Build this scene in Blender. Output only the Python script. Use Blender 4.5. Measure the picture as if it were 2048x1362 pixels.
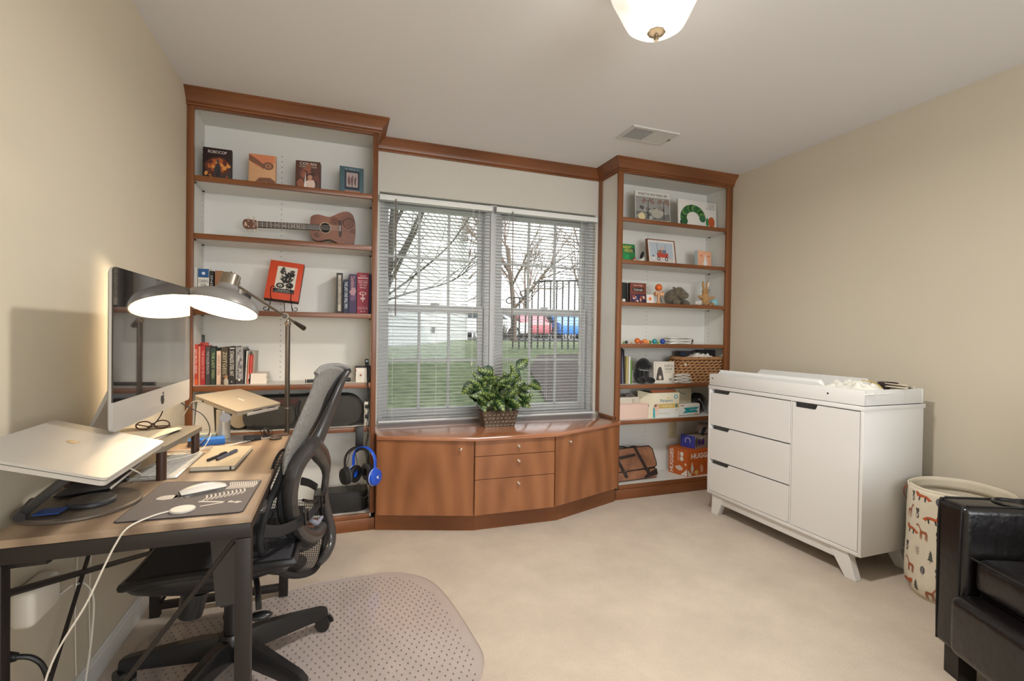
import bpy, bmesh, math, random
from mathutils import Vector, Matrix, noise
random.seed(7)
S = bpy.context.scene
for o in list(bpy.data.objects): bpy.data.objects.remove(o)
PI = math.pi

# ---------------------------------------------------------------- camera
F, YAW, PITCH, ROLL, CAMZ = 959.34, .348, -.0115, .0145, 1.1755
fw = Vector((math.sin(YAW)*math.cos(PITCH), math.cos(YAW)*math.cos(PITCH), math.sin(PITCH)))
rr = Vector((math.cos(YAW), -math.sin(YAW), 0)); uu = rr.cross(fw)
r2 = rr*math.cos(ROLL)+uu*math.sin(ROLL); u2 = -rr*math.sin(ROLL)+uu*math.cos(ROLL)
cam_d = bpy.data.cameras.new('camera'); cam = bpy.data.objects.new('camera', cam_d)
S.collection.objects.link(cam)
cam_d.sensor_width = 36; cam_d.lens = F/2048*36; cam_d.clip_start = .02; cam_d.clip_end = 300
m4 = Matrix((r2, u2, -fw)).transposed().to_4x4(); m4.translation = (0, 0, CAMZ)
cam.matrix_world = m4
S.camera = cam

# ---------------------------------------------------------------- world, sun, exposure
S.view_settings.view_transform = 'Standard'
S.view_settings.look = 'None'
S.view_settings.exposure = 0.56
S.view_settings.gamma = 1
S.view_settings.use_curve_mapping = False
w = bpy.data.worlds.new('sky'); S.world = w; w.use_nodes = True
nt = w.node_tree; bg = nt.nodes['Background']
bg.inputs[0].default_value = (.93, .97, 1.0, 1); bg.inputs[1].default_value = 3.2
def lamp(name, typ, loc, energy, col=(1, 1, 1), rot=None, **k):
    d = bpy.data.lights.new(name, typ); d.energy = energy; d.color = col
    for a, b in k.items(): setattr(d, a, b)
    o = bpy.data.objects.new(name, d); S.collection.objects.link(o); o.location = loc
    if rot is not None: o.rotation_euler = rot
    return o
sun = lamp('sun', 'SUN', (0, -5, 12), 2.6, (1, .96, .9), angle=.01)
sun.rotation_euler = Vector((-.35, .80, -.45)).to_track_quat('-Z', 'Y').to_euler()
# added fill light, set in the unseen opening behind the viewer
lamp('rear_fill', 'AREA', (1.1, -1.95, 1.4), 34, (.95, .98, 1), (PI/2, 0, 0), shape='RECTANGLE', size=2.2, size_y=1.5)

# ---------------------------------------------------------------- pixel helper: where a ray of the camera meets a real plane
C0 = Vector((0, 0, CAMZ))
def at(px, py, **k):
    a, v = list(k.items())[0]; i = 'xyz'.index(a)
    d = fw+r2*((px-1024)/F)+u2*((681-py)/F)
    return C0+d*((v-C0[i])/d[i])

# ---------------------------------------------------------------- materials
def lin(c): return tuple((x/255/12.92 if x/255 <= .04045 else ((x/255+.055)/1.055)**2.4) for x in c)
MC = {}
def M(name, rgb=(200, 200, 200), rough=.6, metal=0., var=0, vs=6, bump=0, bs=60, stretch=(1, 1, 1), spec=.5, emit=0, coat=0, rgb2=None, trans=0, alpha=1, sheen=0):
    if name in MC: return MC[name]
    m = bpy.data.materials.new(name); m.use_nodes = True; n = m.node_tree; b = n.nodes['Principled BSDF']
    c = lin(rgb)
    b.inputs['Base Color'].default_value = (*c, 1); b.inputs['Roughness'].default_value = rough
    b.inputs['Metallic'].default_value = metal; b.inputs['Specular IOR Level'].default_value = spec
    b.inputs['Coat Weight'].default_value = coat; b.inputs['Transmission Weight'].default_value = trans
    b.inputs['Alpha'].default_value = alpha; b.inputs['Sheen Weight'].default_value = sheen
    if emit:
        b.inputs['Emission Color'].default_value = (*c, 1); b.inputs['Emission Strength'].default_value = emit
    tc = mp = None
    if var or bump or rgb2:
        tc = n.nodes.new('ShaderNodeTexCoord'); mp = n.nodes.new('ShaderNodeMapping')
        n.links.new(tc.outputs['Object'], mp.inputs[0]); mp.inputs['Scale'].default_value = stretch
    if var or rgb2:
        nz = n.nodes.new('ShaderNodeTexNoise'); nz.inputs['Scale'].default_value = vs; nz.inputs['Detail'].default_value = 5
        n.links.new(mp.outputs[0], nz.inputs[0])
        cr = n.nodes.new('ShaderNodeValToRGB'); cr.color_ramp.elements[0].position = .32; cr.color_ramp.elements[1].position = .68
        c2 = lin(rgb2) if rgb2 else tuple(min(1, x*(1+var)) for x in c)
        c1 = c if rgb2 else tuple(x*(1-var) for x in c)
        cr.color_ramp.elements[0].color = (*c1, 1); cr.color_ramp.elements[1].color = (*c2, 1)
        n.links.new(nz.outputs[0], cr.inputs[0]); n.links.new(cr.outputs[0], b.inputs['Base Color'])
    if bump:
        nb = n.nodes.new('ShaderNodeTexNoise'); nb.inputs['Scale'].default_value = bs; nb.inputs['Detail'].default_value = 3
        bp = n.nodes.new('ShaderNodeBump'); bp.inputs['Strength'].default_value = bump; bp.inputs['Distance'].default_value = .004
        n.links.new(mp.outputs[0], nb.inputs[0]); n.links.new(nb.outputs[0], bp.inputs['Height']); n.links.new(bp.outputs[0], b.inputs['Normal'])
    MC[name] = m
    return m
def wood(name, dark, light, scale=(14, 14, 1.2), rough=.38, rings=True, dist=3.5, coat=.15):
    if name in MC: return MC[name]
    m = bpy.data.materials.new(name); m.use_nodes = True; n = m.node_tree; b = n.nodes['Principled BSDF']
    tc = n.nodes.new('ShaderNodeTexCoord'); mp = n.nodes.new('ShaderNodeMapping'); mp.inputs['Scale'].default_value = scale
    n.links.new(tc.outputs['Object'], mp.inputs[0])
    nz = n.nodes.new('ShaderNodeTexNoise'); nz.inputs['Scale'].default_value = 1; nz.inputs['Detail'].default_value = 6; nz.inputs['Distortion'].default_value = .6
    n.links.new(mp.outputs[0], nz.inputs[0])
    wv = n.nodes.new('ShaderNodeTexWave'); wv.wave_type = 'RINGS' if rings == 2 else 'BANDS'; wv.rings_direction = 'SPHERICAL'; wv.inputs['Scale'].default_value = .35; wv.inputs['Distortion'].default_value = dist; wv.inputs['Detail'].default_value = 3; wv.inputs['Detail Scale'].default_value = .6
    n.links.new(mp.outputs[0], wv.inputs[0])
    mx = n.nodes.new('ShaderNodeMix'); mx.data_type = 'FLOAT'; mx.inputs[0].default_value = .3 if rings else .05
    n.links.new(nz.outputs[0], mx.inputs[2]); n.links.new(wv.outputs[1], mx.inputs[3])
    cr = n.nodes.new('ShaderNodeValToRGB'); cr.color_ramp.elements[0].position = .25; cr.color_ramp.elements[1].position = .75
    cr.color_ramp.elements[0].color = (*lin(dark), 1); cr.color_ramp.elements[1].color = (*lin(light), 1)
    n.links.new(mx.outputs[0], cr.inputs[0]); n.links.new(cr.outputs[0], b.inputs['Base Color'])
    b.inputs['Roughness'].default_value = rough; b.inputs['Coat Weight'].default_value = coat; b.inputs['Coat Roughness'].default_value = .25
    bp = n.nodes.new('ShaderNodeBump'); bp.inputs['Strength'].default_value = .08; bp.inputs['Distance'].default_value = .002
    n.links.new(nz.outputs[0], bp.inputs['Height']); n.links.new(bp.outputs[0], b.inputs['Normal'])
    MC[name] = m
    return m

# ---------------------------------------------------------------- mesh building
class G:
    def __init__(s): s.b = bmesh.new()
    def _tag(s, faces, m):
        for f in faces: f.material_index = m
    def box(s, x0, x1, y0, y1, z0, z1, m=0, bev=0, R=None, c=None, seg=2):
        vs = [s.b.verts.new((x, y, z)) for x in (x0, x1) for y in (y0, y1) for z in (z0, z1)]
        fs = [s.b.faces.new([vs[i] for i in q]) for q in ((0, 1, 3, 2), (4, 6, 7, 5), (0, 4, 5, 1), (2, 3, 7, 6), (0, 2, 6, 4), (1, 5, 7, 3))]
        s._tag(fs, m)
        if R is not None:
            c = Vector(c) if c is not None else Vector(((x0+x1)/2, (y0+y1)/2, (z0+z1)/2))
            for v in vs: v.co = c+R@(v.co-c)
        if bev:
            es = list({e for f in fs for e in f.edges})
            r = bmesh.ops.bevel(s.b, geom=es, offset=bev, segments=seg, profile=.5, affect='EDGES', clamp_overlap=True)
            for f in r['faces']: f.material_index = m
        return s
    def ob(s, c, size, R, m=0, bev=0):       # box of a size about a centre, turned by R
        a, b, d = [x/2 for x in size]; c = Vector(c)
        return s.box(c.x-a, c.x+a, c.y-b, c.y+b, c.z-d, c.z+d, m, bev, R, c)
    def ring(s, c, U, V, r, n, rv=None):
        rv = r if rv is None else rv
        return [s.b.verts.new(c+U*(r*math.cos(2*PI*i/n))+V*(rv*math.sin(2*PI*i/n))) for i in range(n)]
    def bridge(s, a, b, m=0):
        n = len(a)
        for i in range(n):
            try: s.b.faces.new((a[i], a[(i+1) % n], b[(i+1) % n], b[i])).material_index = m
            except ValueError: pass
    def cap(s, a, m=0, rev=False):
        if len(a) > 2:
            try: s.b.faces.new(a[::-1] if rev else a).material_index = m
            except ValueError: pass
    def cyl(s, p0, p1, r0, r1=None, n=16, m=0, caps=True):
        p0, p1 = Vector(p0), Vector(p1); r1 = r0 if r1 is None else r1
        d = (p1-p0).normalized(); U = d.orthogonal().normalized(); V = d.cross(U)
        a = s.ring(p0, U, V, r0, n); b = s.ring(p1, U, V, r1, n); s.bridge(a, b, m)
        if caps: s.cap(a, m, True); s.cap(b, m)
        return s
    def tube(s, pts, r, n=8, m=0, closed=False, caps=True, flat=1., up=None):
        P = [Vector(p) for p in pts]; N = len(P); rs = r if isinstance(r, (list, tuple)) else [r]*N
        T = []
        for i in range(N):
            if closed: t = P[(i+1) % N]-P[i-1]
            else: t = P[min(i+1, N-1)]-P[max(i-1, 0)]
            T.append(t.normalized() if t.length > 1e-9 else Vector((0, 0, 1)))
        U = Vector(up) if up is not None else T[0].orthogonal()
        U = (U-T[0]*U.dot(T[0])).normalized(); rings = []
        for i in range(N):
            if up is not None: U = Vector(up)
            U = U-T[i]*U.dot(T[i])
            U = U.normalized() if U.length > 1e-6 else T[i].orthogonal().normalized()
            rings.append(s.ring(P[i], U, T[i].cross(U), rs[i], n, rs[i]*flat))
        for i in range(N-1): s.bridge(rings[i], rings[i+1], m)
        if closed: s.bridge(rings[-1], rings[0], m)
        elif caps: s.cap(rings[0], m, True); s.cap(rings[-1], m)
        return s
    def lathe(s, prof, c=(0, 0, 0), n=32, m=0, R=None, sx=1, sy=1, wob=None):
        c = Vector(c); prev = None; R = R or Matrix.Identity(3)
        for k, (r, z) in enumerate(prof):
            if r < 1e-6: cur = [s.b.verts.new(c+R@Vector((0, 0, z)))]
            else:
                cur = []
                for i in range(n):
                    a = 2*PI*i/n; q = r*(wob(a, k) if wob else 1)
                    cur.append(s.b.verts.new(c+R@Vector((q*math.cos(a)*sx, q*math.sin(a)*sy, z))))
            if prev is not None:
                for i in range(n):
                    j = (i+1) % n
                    if len(prev) == 1 and len(cur) == 1: break
                    if len(prev) == 1: f = (prev[0], cur[j], cur[i])
                    elif len(cur) == 1: f = (prev[i], prev[j], cur[0])
                    else: f = (prev[i], prev[j], cur[j], cur[i])
                    s.b.faces.new(f).material_index = m
            prev = cur
        return s
    def ell(s, c, rx, ry, rz, m=0, nu=20, nv=12, R=None, wob=None):
        pr = [(math.sin(PI*k/nv), -math.cos(PI*k/nv)) for k in range(nv+1)]
        c = Vector(c); R = R or Matrix.Identity(3); prev = None
        for k, (q, z) in enumerate(pr):
            cnt = 1 if q < 1e-6 else nu; cur = []
            for i in range(cnt):
                a = 2*PI*i/nu; v = Vector((q*math.cos(a)*rx, q*math.sin(a)*ry, z*rz))
                if wob: v = v*wob(v)
                cur.append(s.b.verts.new(c+R@v))
            if prev:
                for i in range(nu):
                    j = (i+1) % nu
                    f = (prev[0], cur[j], cur[i]) if len(prev) == 1 else ((prev[i], prev[j], cur[0]) if len(cur) == 1 else (prev[i], prev[j], cur[j], cur[i]))
                    s.b.faces.new(f).material_index = m
            prev = cur
        return s
    def prism(s, poly, O, U, V, depth, m=0, holes=None, m2=None, bev=0):   # polygon in the U,V plane, extruded along U x V by depth
        O, U, V = Vector(O), Vector(U), Vector(V); N = U.cross(V).normalized()
        a = [s.b.verts.new(O+U*u+V*v) for u, v in poly]; b = [s.b.verts.new(O+U*u+V*v+N*depth) for u, v in poly]
        f1 = s.b.faces.new(a[::-1]); f2 = s.b.faces.new(b); f1.material_index = m; f2.material_index = m if m2 is None else m2
        s.bridge(a, b, m)
        return s
    def holed(s, outer, inner, O, U, V, depth, m=0):      # ring-like prism between two outlines of the same count
        O, U, V = Vector(O), Vector(U), Vector(V); N = U.cross(V).normalized()
        f = lambda L, d: [s.b.verts.new(O+U*u+V*v+N*d) for u, v in L]
        a, b, c, d = f(outer, 0), f(inner, 0), f(outer, depth), f(inner, depth)
        s.bridge(b, a, m); s.bridge(c, d, m); s.bridge(a, c, m); s.bridge(d, b, m)
        return s
    def grid(s, fn, nu, nv, m=0, cu=False):
        vs = [[s.b.verts.new(fn(i/nu, j/nv)) for j in range(nv+1)] for i in range(nu if cu else nu+1)]
        for i in range(nu):
            for j in range(nv):
                q = vs[(i+1) % len(vs)]
                s.b.faces.new((vs[i][j], q[j], q[j+1], vs[i][j+1])).material_index = m
        return s
    def quad(s, pts, m=0):
        s.b.faces.new([s.b.verts.new(p) for p in pts]).material_index = m
        return s
    def weld(s, d=1e-5): bmesh.ops.remove_doubles(s.b, verts=s.b.verts, dist=d); return s

def wm(o):
    m = Matrix.LocRotScale(o.location, o.rotation_euler, None)
    while o.parent:
        o = o.parent; m = Matrix.LocRotScale(o.location, o.rotation_euler, None) @ m
    return m
def mesh(name, g, mats, smooth=True, ang=35):
    me = bpy.data.meshes.new(name)
    bmesh.ops.recalc_face_normals(g.b, faces=g.b.faces)
    g.b.to_mesh(me); g.b.free()
    for x in (mats if isinstance(mats, (list, tuple)) else [mats]): me.materials.append(x)
    if smooth:
        me.shade_smooth(); me.set_sharp_from_angle(angle=math.radians(ang))
    return me
def link(name, me, parent=None):
    o = bpy.data.objects.new(name, me); S.collection.objects.link(o)
    if parent is not None: o.parent = parent
    return o
def part(name, g, mats, parent, world=True, smooth=True, label=None, solid=0, sub=0, stuff=False, ang=35):
    """one part (a mesh) under its thing; meshes are written in world coordinates unless world is False"""
    if world:
        bmesh.ops.transform(g.b, matrix=wm(parent).inverted(), verts=g.b.verts)
    o = link(name, mesh(name, g, mats, smooth, ang), parent)
    if label: o['label'] = label
    if stuff: o['kind'] = 'stuff'
    mods(o, solid, sub)
    return o
def mods(o, solid=0, sub=0):
    if solid:
        q = o.modifiers.new('solid', 'SOLIDIFY'); q.thickness = solid; q.offset = 0
    if sub:
        q = o.modifiers.new('sub', 'SUBSURF'); q.levels = sub; q.render_levels = sub
def thing(name, label, cat, loc, rz=0, group=None, rot=None):
    o = bpy.data.objects.new(name, None); S.collection.objects.link(o); o.empty_display_size = .05
    o.location = loc; o.rotation_euler = rot if rot is not None else (0, 0, rz)
    o['label'] = label; o['category'] = cat
    if group: o['group'] = group
    return o
def solo(name, g, mats, label, cat, group=None, smooth=True, solid=0, sub=0, ang=35):
    """a thing that is one mesh, with its origin at the middle of its base"""
    vs = [v.co for v in g.b.verts]
    lo = [min(v[i] for v in vs) for i in range(3)]; hi = [max(v[i] for v in vs) for i in range(3)]
    c = Vector(((lo[0]+hi[0])/2, (lo[1]+hi[1])/2, lo[2]))
    bmesh.ops.translate(g.b, vec=-c, verts=g.b.verts)
    o = link(name, mesh(name, g, mats, smooth, ang)); o.location = c
    o['label'] = label; o['category'] = cat
    if group: o['group'] = group
    mods(o, solid, sub)
    return o
def struct(name, g, mats, smooth=False, parent=None):
    o = link(name, mesh(name, g, mats, smooth), parent)
    if parent is None: o['kind'] = 'structure'
    return o
def lettering(body, O, U, V, w, h, mt, parent, name='lettering', lift=.0006, shear=0, space=1., bold=0, align='L'):
    """flat printed letters filling a box w x h whose lower left corner is O, reading along U, upright along V"""
    cu = bpy.data.curves.new('t', 'FONT'); cu.body = body; cu.shear = shear; cu.space_character = space; cu.offset = bold; cu.space_line = .9
    cu.align_x = 'CENTER' if align == 'C' else 'LEFT'
    to = bpy.data.objects.new('t', cu); S.collection.objects.link(to)
    cu.resolution_u = 2
    dg = bpy.context.evaluated_depsgraph_get()
    me = bpy.data.meshes.new_from_object(to.evaluated_get(dg))
    bpy.data.objects.remove(to); bpy.data.curves.remove(cu)
    xs = [v.co.x for v in me.vertices]; ys = [v.co.y for v in me.vertices]
    x0, x1, y0, y1 = min(xs), max(xs), min(ys), max(ys)
    O, U, V = Vector(O), Vector(U).normalized(), Vector(V).normalized(); N = U.cross(V)
    inv = wm(parent).inverted()
    for v in me.vertices:
        v.co = inv @ (O+U*((v.co.x-x0)/(x1-x0)*w)+V*((v.co.y-y0)/(y1-y0)*h)+N*lift)
    me.name = name; me.materials.clear(); me.materials.append(mt)
    return link(name, me, parent)
def smoothpath(P, k=6, closed=False):      # Catmull-Rom through points
    P = [Vector(p) for p in P]; n = len(P); out = []
    for i in range(n if closed else n-1):
        if closed: p0, p1, p2, p3 = P[i-1], P[i], P[(i+1) % n], P[(i+2) % n]
        else: p0, p1, p2, p3 = P[max(i-1, 0)], P[i], P[i+1], P[min(i+2, n-1)]
        for j in range(k):
            t = j/k
            out.append(.5*((2*p1)+(p2-p0)*t+(2*p0-5*p1+4*p2-p3)*t*t+(3*p1-p0-3*p2+p3)*t**3))
    if not closed: out.append(P[-1])
    return out
def rect(w, h, r=0, n=5):                  # rounded rectangle outline about the origin
    if r <= 0: return [(-w/2, -h/2), (w/2, -h/2), (w/2, h/2), (-w/2, h/2)]
    L = []
    for cx, cy, a0 in ((w/2-r, h/2-r, 0), (-w/2+r, h/2-r, 90), (-w/2+r, -h/2+r, 180), (w/2-r, -h/2+r, 270)):
        for i in range(n+1):
            a = math.radians(a0+90*i/n); L.append((cx+r*math.cos(a), cy+r*math.sin(a)))
    return L
def scale_parts(t, s):
    for c in t.children_recursive:
        if c.type == 'MESH': c.data.transform(Matrix.Scale(s, 4))
X3, Y3, Z3 = Vector((1, 0, 0)), Vector((0, 1, 0)), Vector((0, 0, 1))
def Rz(a): return Matrix.Rotation(a, 3, 'Z')
def Rx(a): return Matrix.Rotation(a, 3, 'X')
def Ry(a): return Matrix.Rotation(a, 3, 'Y')

# ================================================================ materials of the room
m_wall = M('wall paint', (204, 199, 189), .9, bump=.05, bs=300, var=.012, vs=2)
m_ceil = M('ceiling paint', (224, 223, 222), .95, bump=.04, bs=300)
m_white = M('white shelf paint', (222, 220, 214), .55, var=.01, vs=3)
m_trimw = M('white trim', (226, 226, 222), .5)
m_cherry = wood('cherry', (100, 56, 27), (136, 83, 45), (9, 9, 1.1))
m_cherryh = wood('cherry lengthwise', (100, 56, 27), (134, 81, 44), (1.1, 9, 9))
m_cherryd = wood('cherry door veneer', (126, 78, 46), (156, 102, 65), (9, 9, 2.2), dist=2.2, rings=2)
m_top = wood('cherry counter', (152, 96, 66), (178, 120, 86), (1.2, 8, 8), rough=.2, coat=1.)
m_dark = M('dark gap', (30, 26, 24), .9)
def carpet():
    m = M('beige carpet', (206, 189, 168), 1., sheen=.2)
    n = m.node_tree; b = n.nodes['Principled BSDF']
    tc = n.nodes.new('ShaderNodeTexCoord')
    a = n.nodes.new('ShaderNodeTexNoise'); a.inputs['Scale'].default_value = 3.2; a.inputs['Detail'].default_value = 5; a.inputs['Roughness'].default_value = .65
    f = n.nodes.new('ShaderNodeTexNoise'); f.inputs['Scale'].default_value = 210; f.inputs['Detail'].default_value = 3
    n.links.new(tc.outputs['Object'], a.inputs[0]); n.links.new(tc.outputs['Object'], f.inputs[0])
    mx = n.nodes.new('ShaderNodeMix'); mx.data_type = 'FLOAT'; mx.inputs[0].default_value = .45
    n.links.new(a.outputs[0], mx.inputs[2]); n.links.new(f.outputs[0], mx.inputs[3])
    cr = n.nodes.new('ShaderNodeValToRGB'); cr.color_ramp.elements[0].position = .3; cr.color_ramp.elements[1].position = .7
    cr.color_ramp.elements[0].color = (*lin((178, 163, 147)), 1); cr.color_ramp.elements[1].color = (*lin((212, 197, 179)), 1)
    n.links.new(mx.outputs[0], cr.inputs[0]); n.links.new(cr.outputs[0], b.inputs['Base Color'])
    bp = n.nodes.new('ShaderNodeBump'); bp.inputs['Strength'].default_value = .7; bp.inputs['Distance'].default_value = .008
    n.links.new(mx.outputs[0], bp.inputs['Height']); n.links.new(bp.outputs[0], b.inputs['Normal'])
    return m
m_carpet = carpet()

XL, XR, YB, YW, YF = -.758, 2.905, 3.25, 3.25, 2.965
Y0 = -2.0
# ================================================================ shell
struct('floor', G().box(XL-.1, XR+.1, Y0-.1, 3.5, -.12, 0), m_carpet)
g = G().box(XL-.1, XR+.1, Y0-.1, 3.5, 2.44, 2.6); struct('ceiling', g, m_ceil)
struct('wall_left', G().box(XL-.12, XL, Y0-.1, 3.5, 0, 2.44), M('wall paint warm', (213, 203, 182), .9, bump=.05, bs=300, var=.012, vs=2))
struct('wall_right', G().box(XR, XR+.12, Y0-.1, 3.5, 0, 2.44), M('wall paint right', (205, 195, 176), .9, bump=.05, bs=300, var=.012, vs=2))
g = G()
g.box(XL, .225, YB, 3.5, 0, 2.44).box(1.865, XR, YB, 3.5, 0, 2.44)
g.box(.225, 1.865, YW, 3.5, 2.10, 2.44).box(.225, 1.865, YW, 3.5, 0, .575)
g.box(.225, .245, YW, 3.5, .575, 2.10).box(1.845, 1.865, YW, 3.5, .575, 2.10)
struct('wall_back', g, m_wall)
g = G()   # unseen wall behind the viewer, its wide opening added for fill light
g.box(XL, 0, Y0-.1, Y0, 0, 2.44).box(2.2, XR, Y0-.1, Y0, 0, 2.44).box(0, 2.2, Y0-.1, Y0, 2.15, 2.44).box(0, 2.2, Y0-.1, Y0, 0, .65)
struct('wall_front', g, m_wall)
g = G().box(XL, XL+.014, Y0, YF, 0, .075, bev=.004).box(XL, XL+.009, Y0, YF, .075, .088, bev=.003)
struct('baseboard_left', g, m_trimw)
g = G().box(XR-.014, XR, Y0, YF, 0, .075, bev=.004).box(XR-.009, XR, Y0, YF, .075, .088, bev=.003)
struct('baseboard_right', g, m_trimw)
# the storeys of the house above the room and beside it (they cast its shadow on the lawn)
struct('upper_storey', G().box(-9, 9, -7, 3.62, 2.62, 5.6).box(XL-9, XL-.14, -7, 3.62, -.1, 2.62).box(XR+.14, 9, -7, 3.62, -.1, 2.62), M('house siding', (205, 202, 195), .8))

# crown moulding, one mitred run round both bookcases and the window wall
def crown():
    path = [(XL, YF), (.217, YF), (.217, YW), (1.873, YW), (1.873, YF), (XR, YF)]
    prof = [(0, 2.360), (.010, 2.360), (.013, 2.366), (.010, 2.373), (.016, 2.377), (.02, 2.390), (.03, 2.404), (.042, 2.418), (.05, 2.427), (.056, 2.43), (.056, 2.44), (0, 2.44)]
    g = G(); rings = []
    for i, (x, y) in enumerate(path):
        p = Vector((x, y))
        ns = []
        for a, b in ((i-1, i), (i, i+1)):
            if a >= 0 and b < len(path):
                d = (Vector(path[b])-Vector(path[a])).normalized(); ns.append(Vector((d.y, -d.x)))
        n = ns[0] if len(ns) == 1 else (ns[0]+ns[1])/(1+ns[0].dot(ns[1]))
        rings.append([g.b.verts.new((x+n.x*o, y+n.y*o, z)) for o, z in prof])
    for a, b in zip(rings, rings[1:]): g.bridge(a, b)
    g.cap(rings[0]); g.cap(rings[-1])
    return struct('trim_1', g, m_cherryh, smooth=True)
crown()

# ================================================================ windows: frame, two sashes with muntins, panes
m_vinyl = M('white vinyl', (188, 188, 187), .45)
m_glass = bpy.data.materials.new('window glass'); m_glass.use_nodes = True
n_ = m_glass.node_tree; n_.nodes.remove(n_.nodes['Principled BSDF'])
t_ = n_.nodes.new('ShaderNodeBsdfTransparent'); gl_ = n_.nodes.new('ShaderNodeBsdfGlossy'); gl_.inputs['Roughness'].default_value = .02
fr_ = n_.nodes.new('ShaderNodeFresnel'); fr_.inputs[0].default_value = 1.45; ms_ = n_.nodes.new('ShaderNodeMixShader')
t_.inputs[0].default_value = (.95, .97, .96, 1)
n_.links.new(fr_.outputs[0], ms_.inputs[0]); n_.links.new(t_.outputs[0], ms_.inputs[1]); n_.links.new(gl_.outputs[0], ms_.inputs[2])
n_.links.new(ms_.outputs[0], n_.nodes['Material Output'].inputs[0])
m_screen = bpy.data.materials.new('insect screen'); m_screen.use_nodes = True
n_ = m_screen.node_tree; b_ = n_.nodes['Principled BSDF']; b_.inputs['Base Color'].default_value = (.10, .10, .105, 1); b_.inputs['Alpha'].default_value = .42; b_.inputs['Roughness'].default_value = .8
def window(name, x0, x1):
    z0, z1 = .585, 2.095
    g = G()
    f = .035
    g.box(x0, x0+f, 3.285, 3.42, z0, z1).box(x1-f, x1, 3.285, 3.42, z0, z1).box(x0+f, x1-f, 3.285, 3.42, z1-f, z1).box(x0+f, x1-f, 3.285, 3.42, z0, z0+.025)
    w = struct(name, g, m_vinyl)
    def sash(zb, zt, yy, st, rt, rb):
        a, b = x0+f, x1-f
        g = G()
        g.box(a, a+st, yy, yy+.03, zb, zt, bev=.003).box(b-st, b, yy, yy+.03, zb, zt, bev=.003)
        g.box(a+st, b-st, yy, yy+.03, zt-rt, zt, bev=.003).box(a+st, b-st, yy, yy+.03, zb, zb+rb, bev=.003)
        s = struct('sash', g, m_vinyl, parent=w)
        ga, gb, gz0, gz1 = a+st, b-st, zb+rb, zt-rt
        mu = .018; n = 3
        for i in (1, 2):
            x = ga+(gb-ga)*i/3
            struct('muntin', G().box(x-mu/2, x+mu/2, yy+.008, yy+.022, gz0, gz1, bev=.002), m_vinyl, parent=s)
        zz = (gz0+gz1)/2
        struct('muntin', G().box(ga, gb, yy+.0085, yy+.0215, zz-mu/2, zz+mu/2, bev=.002), m_vinyl, parent=s)
        for i in range(3):
            for j in range(2):
                xa = ga+(gb-ga)*i/3+(mu/2 if i else 0); xb = ga+(gb-ga)*(i+1)/3-(mu/2 if i < 2 else 0)
                za = (gz0, zz+mu/2)[j]; zc = (zz-mu/2, gz1)[j]
                struct('pane', G().quad([(xa, yy+.015, za), (xb, yy+.015, za), (xb, yy+.015, zc), (xa, yy+.015, zc)]), m_glass, parent=s)
    sash(1.325, z1-f, 3.35, .035, .03, .045)      # upper, outside
    sash(z0+.025, 1.375, 3.315, .038, .05, .05)    # lower, inside
    struct('insect_screen', G().quad([(x0+f, 3.398, z0+.025), (x1-f, 3.398, z0+.025), (x1-f, 3.398, 1.33), (x0+f, 3.398, 1.33)]), m_screen, parent=w)
    struct('lock', G().box((x0+x1)/2-.03, (x0+x1)/2+.03, 3.295, 3.315, 1.375, 1.388, bev=.003), m_vinyl, parent=w)
    return w
window('window_1', .245, 1.012)
window('window_2', 1.058, 1.845)
struct('trim_2', G().box(1.012, 1.058, 3.262, 3.40, .585, 2.095, bev=.003).box(.225, 1.865, 3.252, 3.42, .5755, .585), m_vinyl)   # mullion post and sill board

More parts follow.
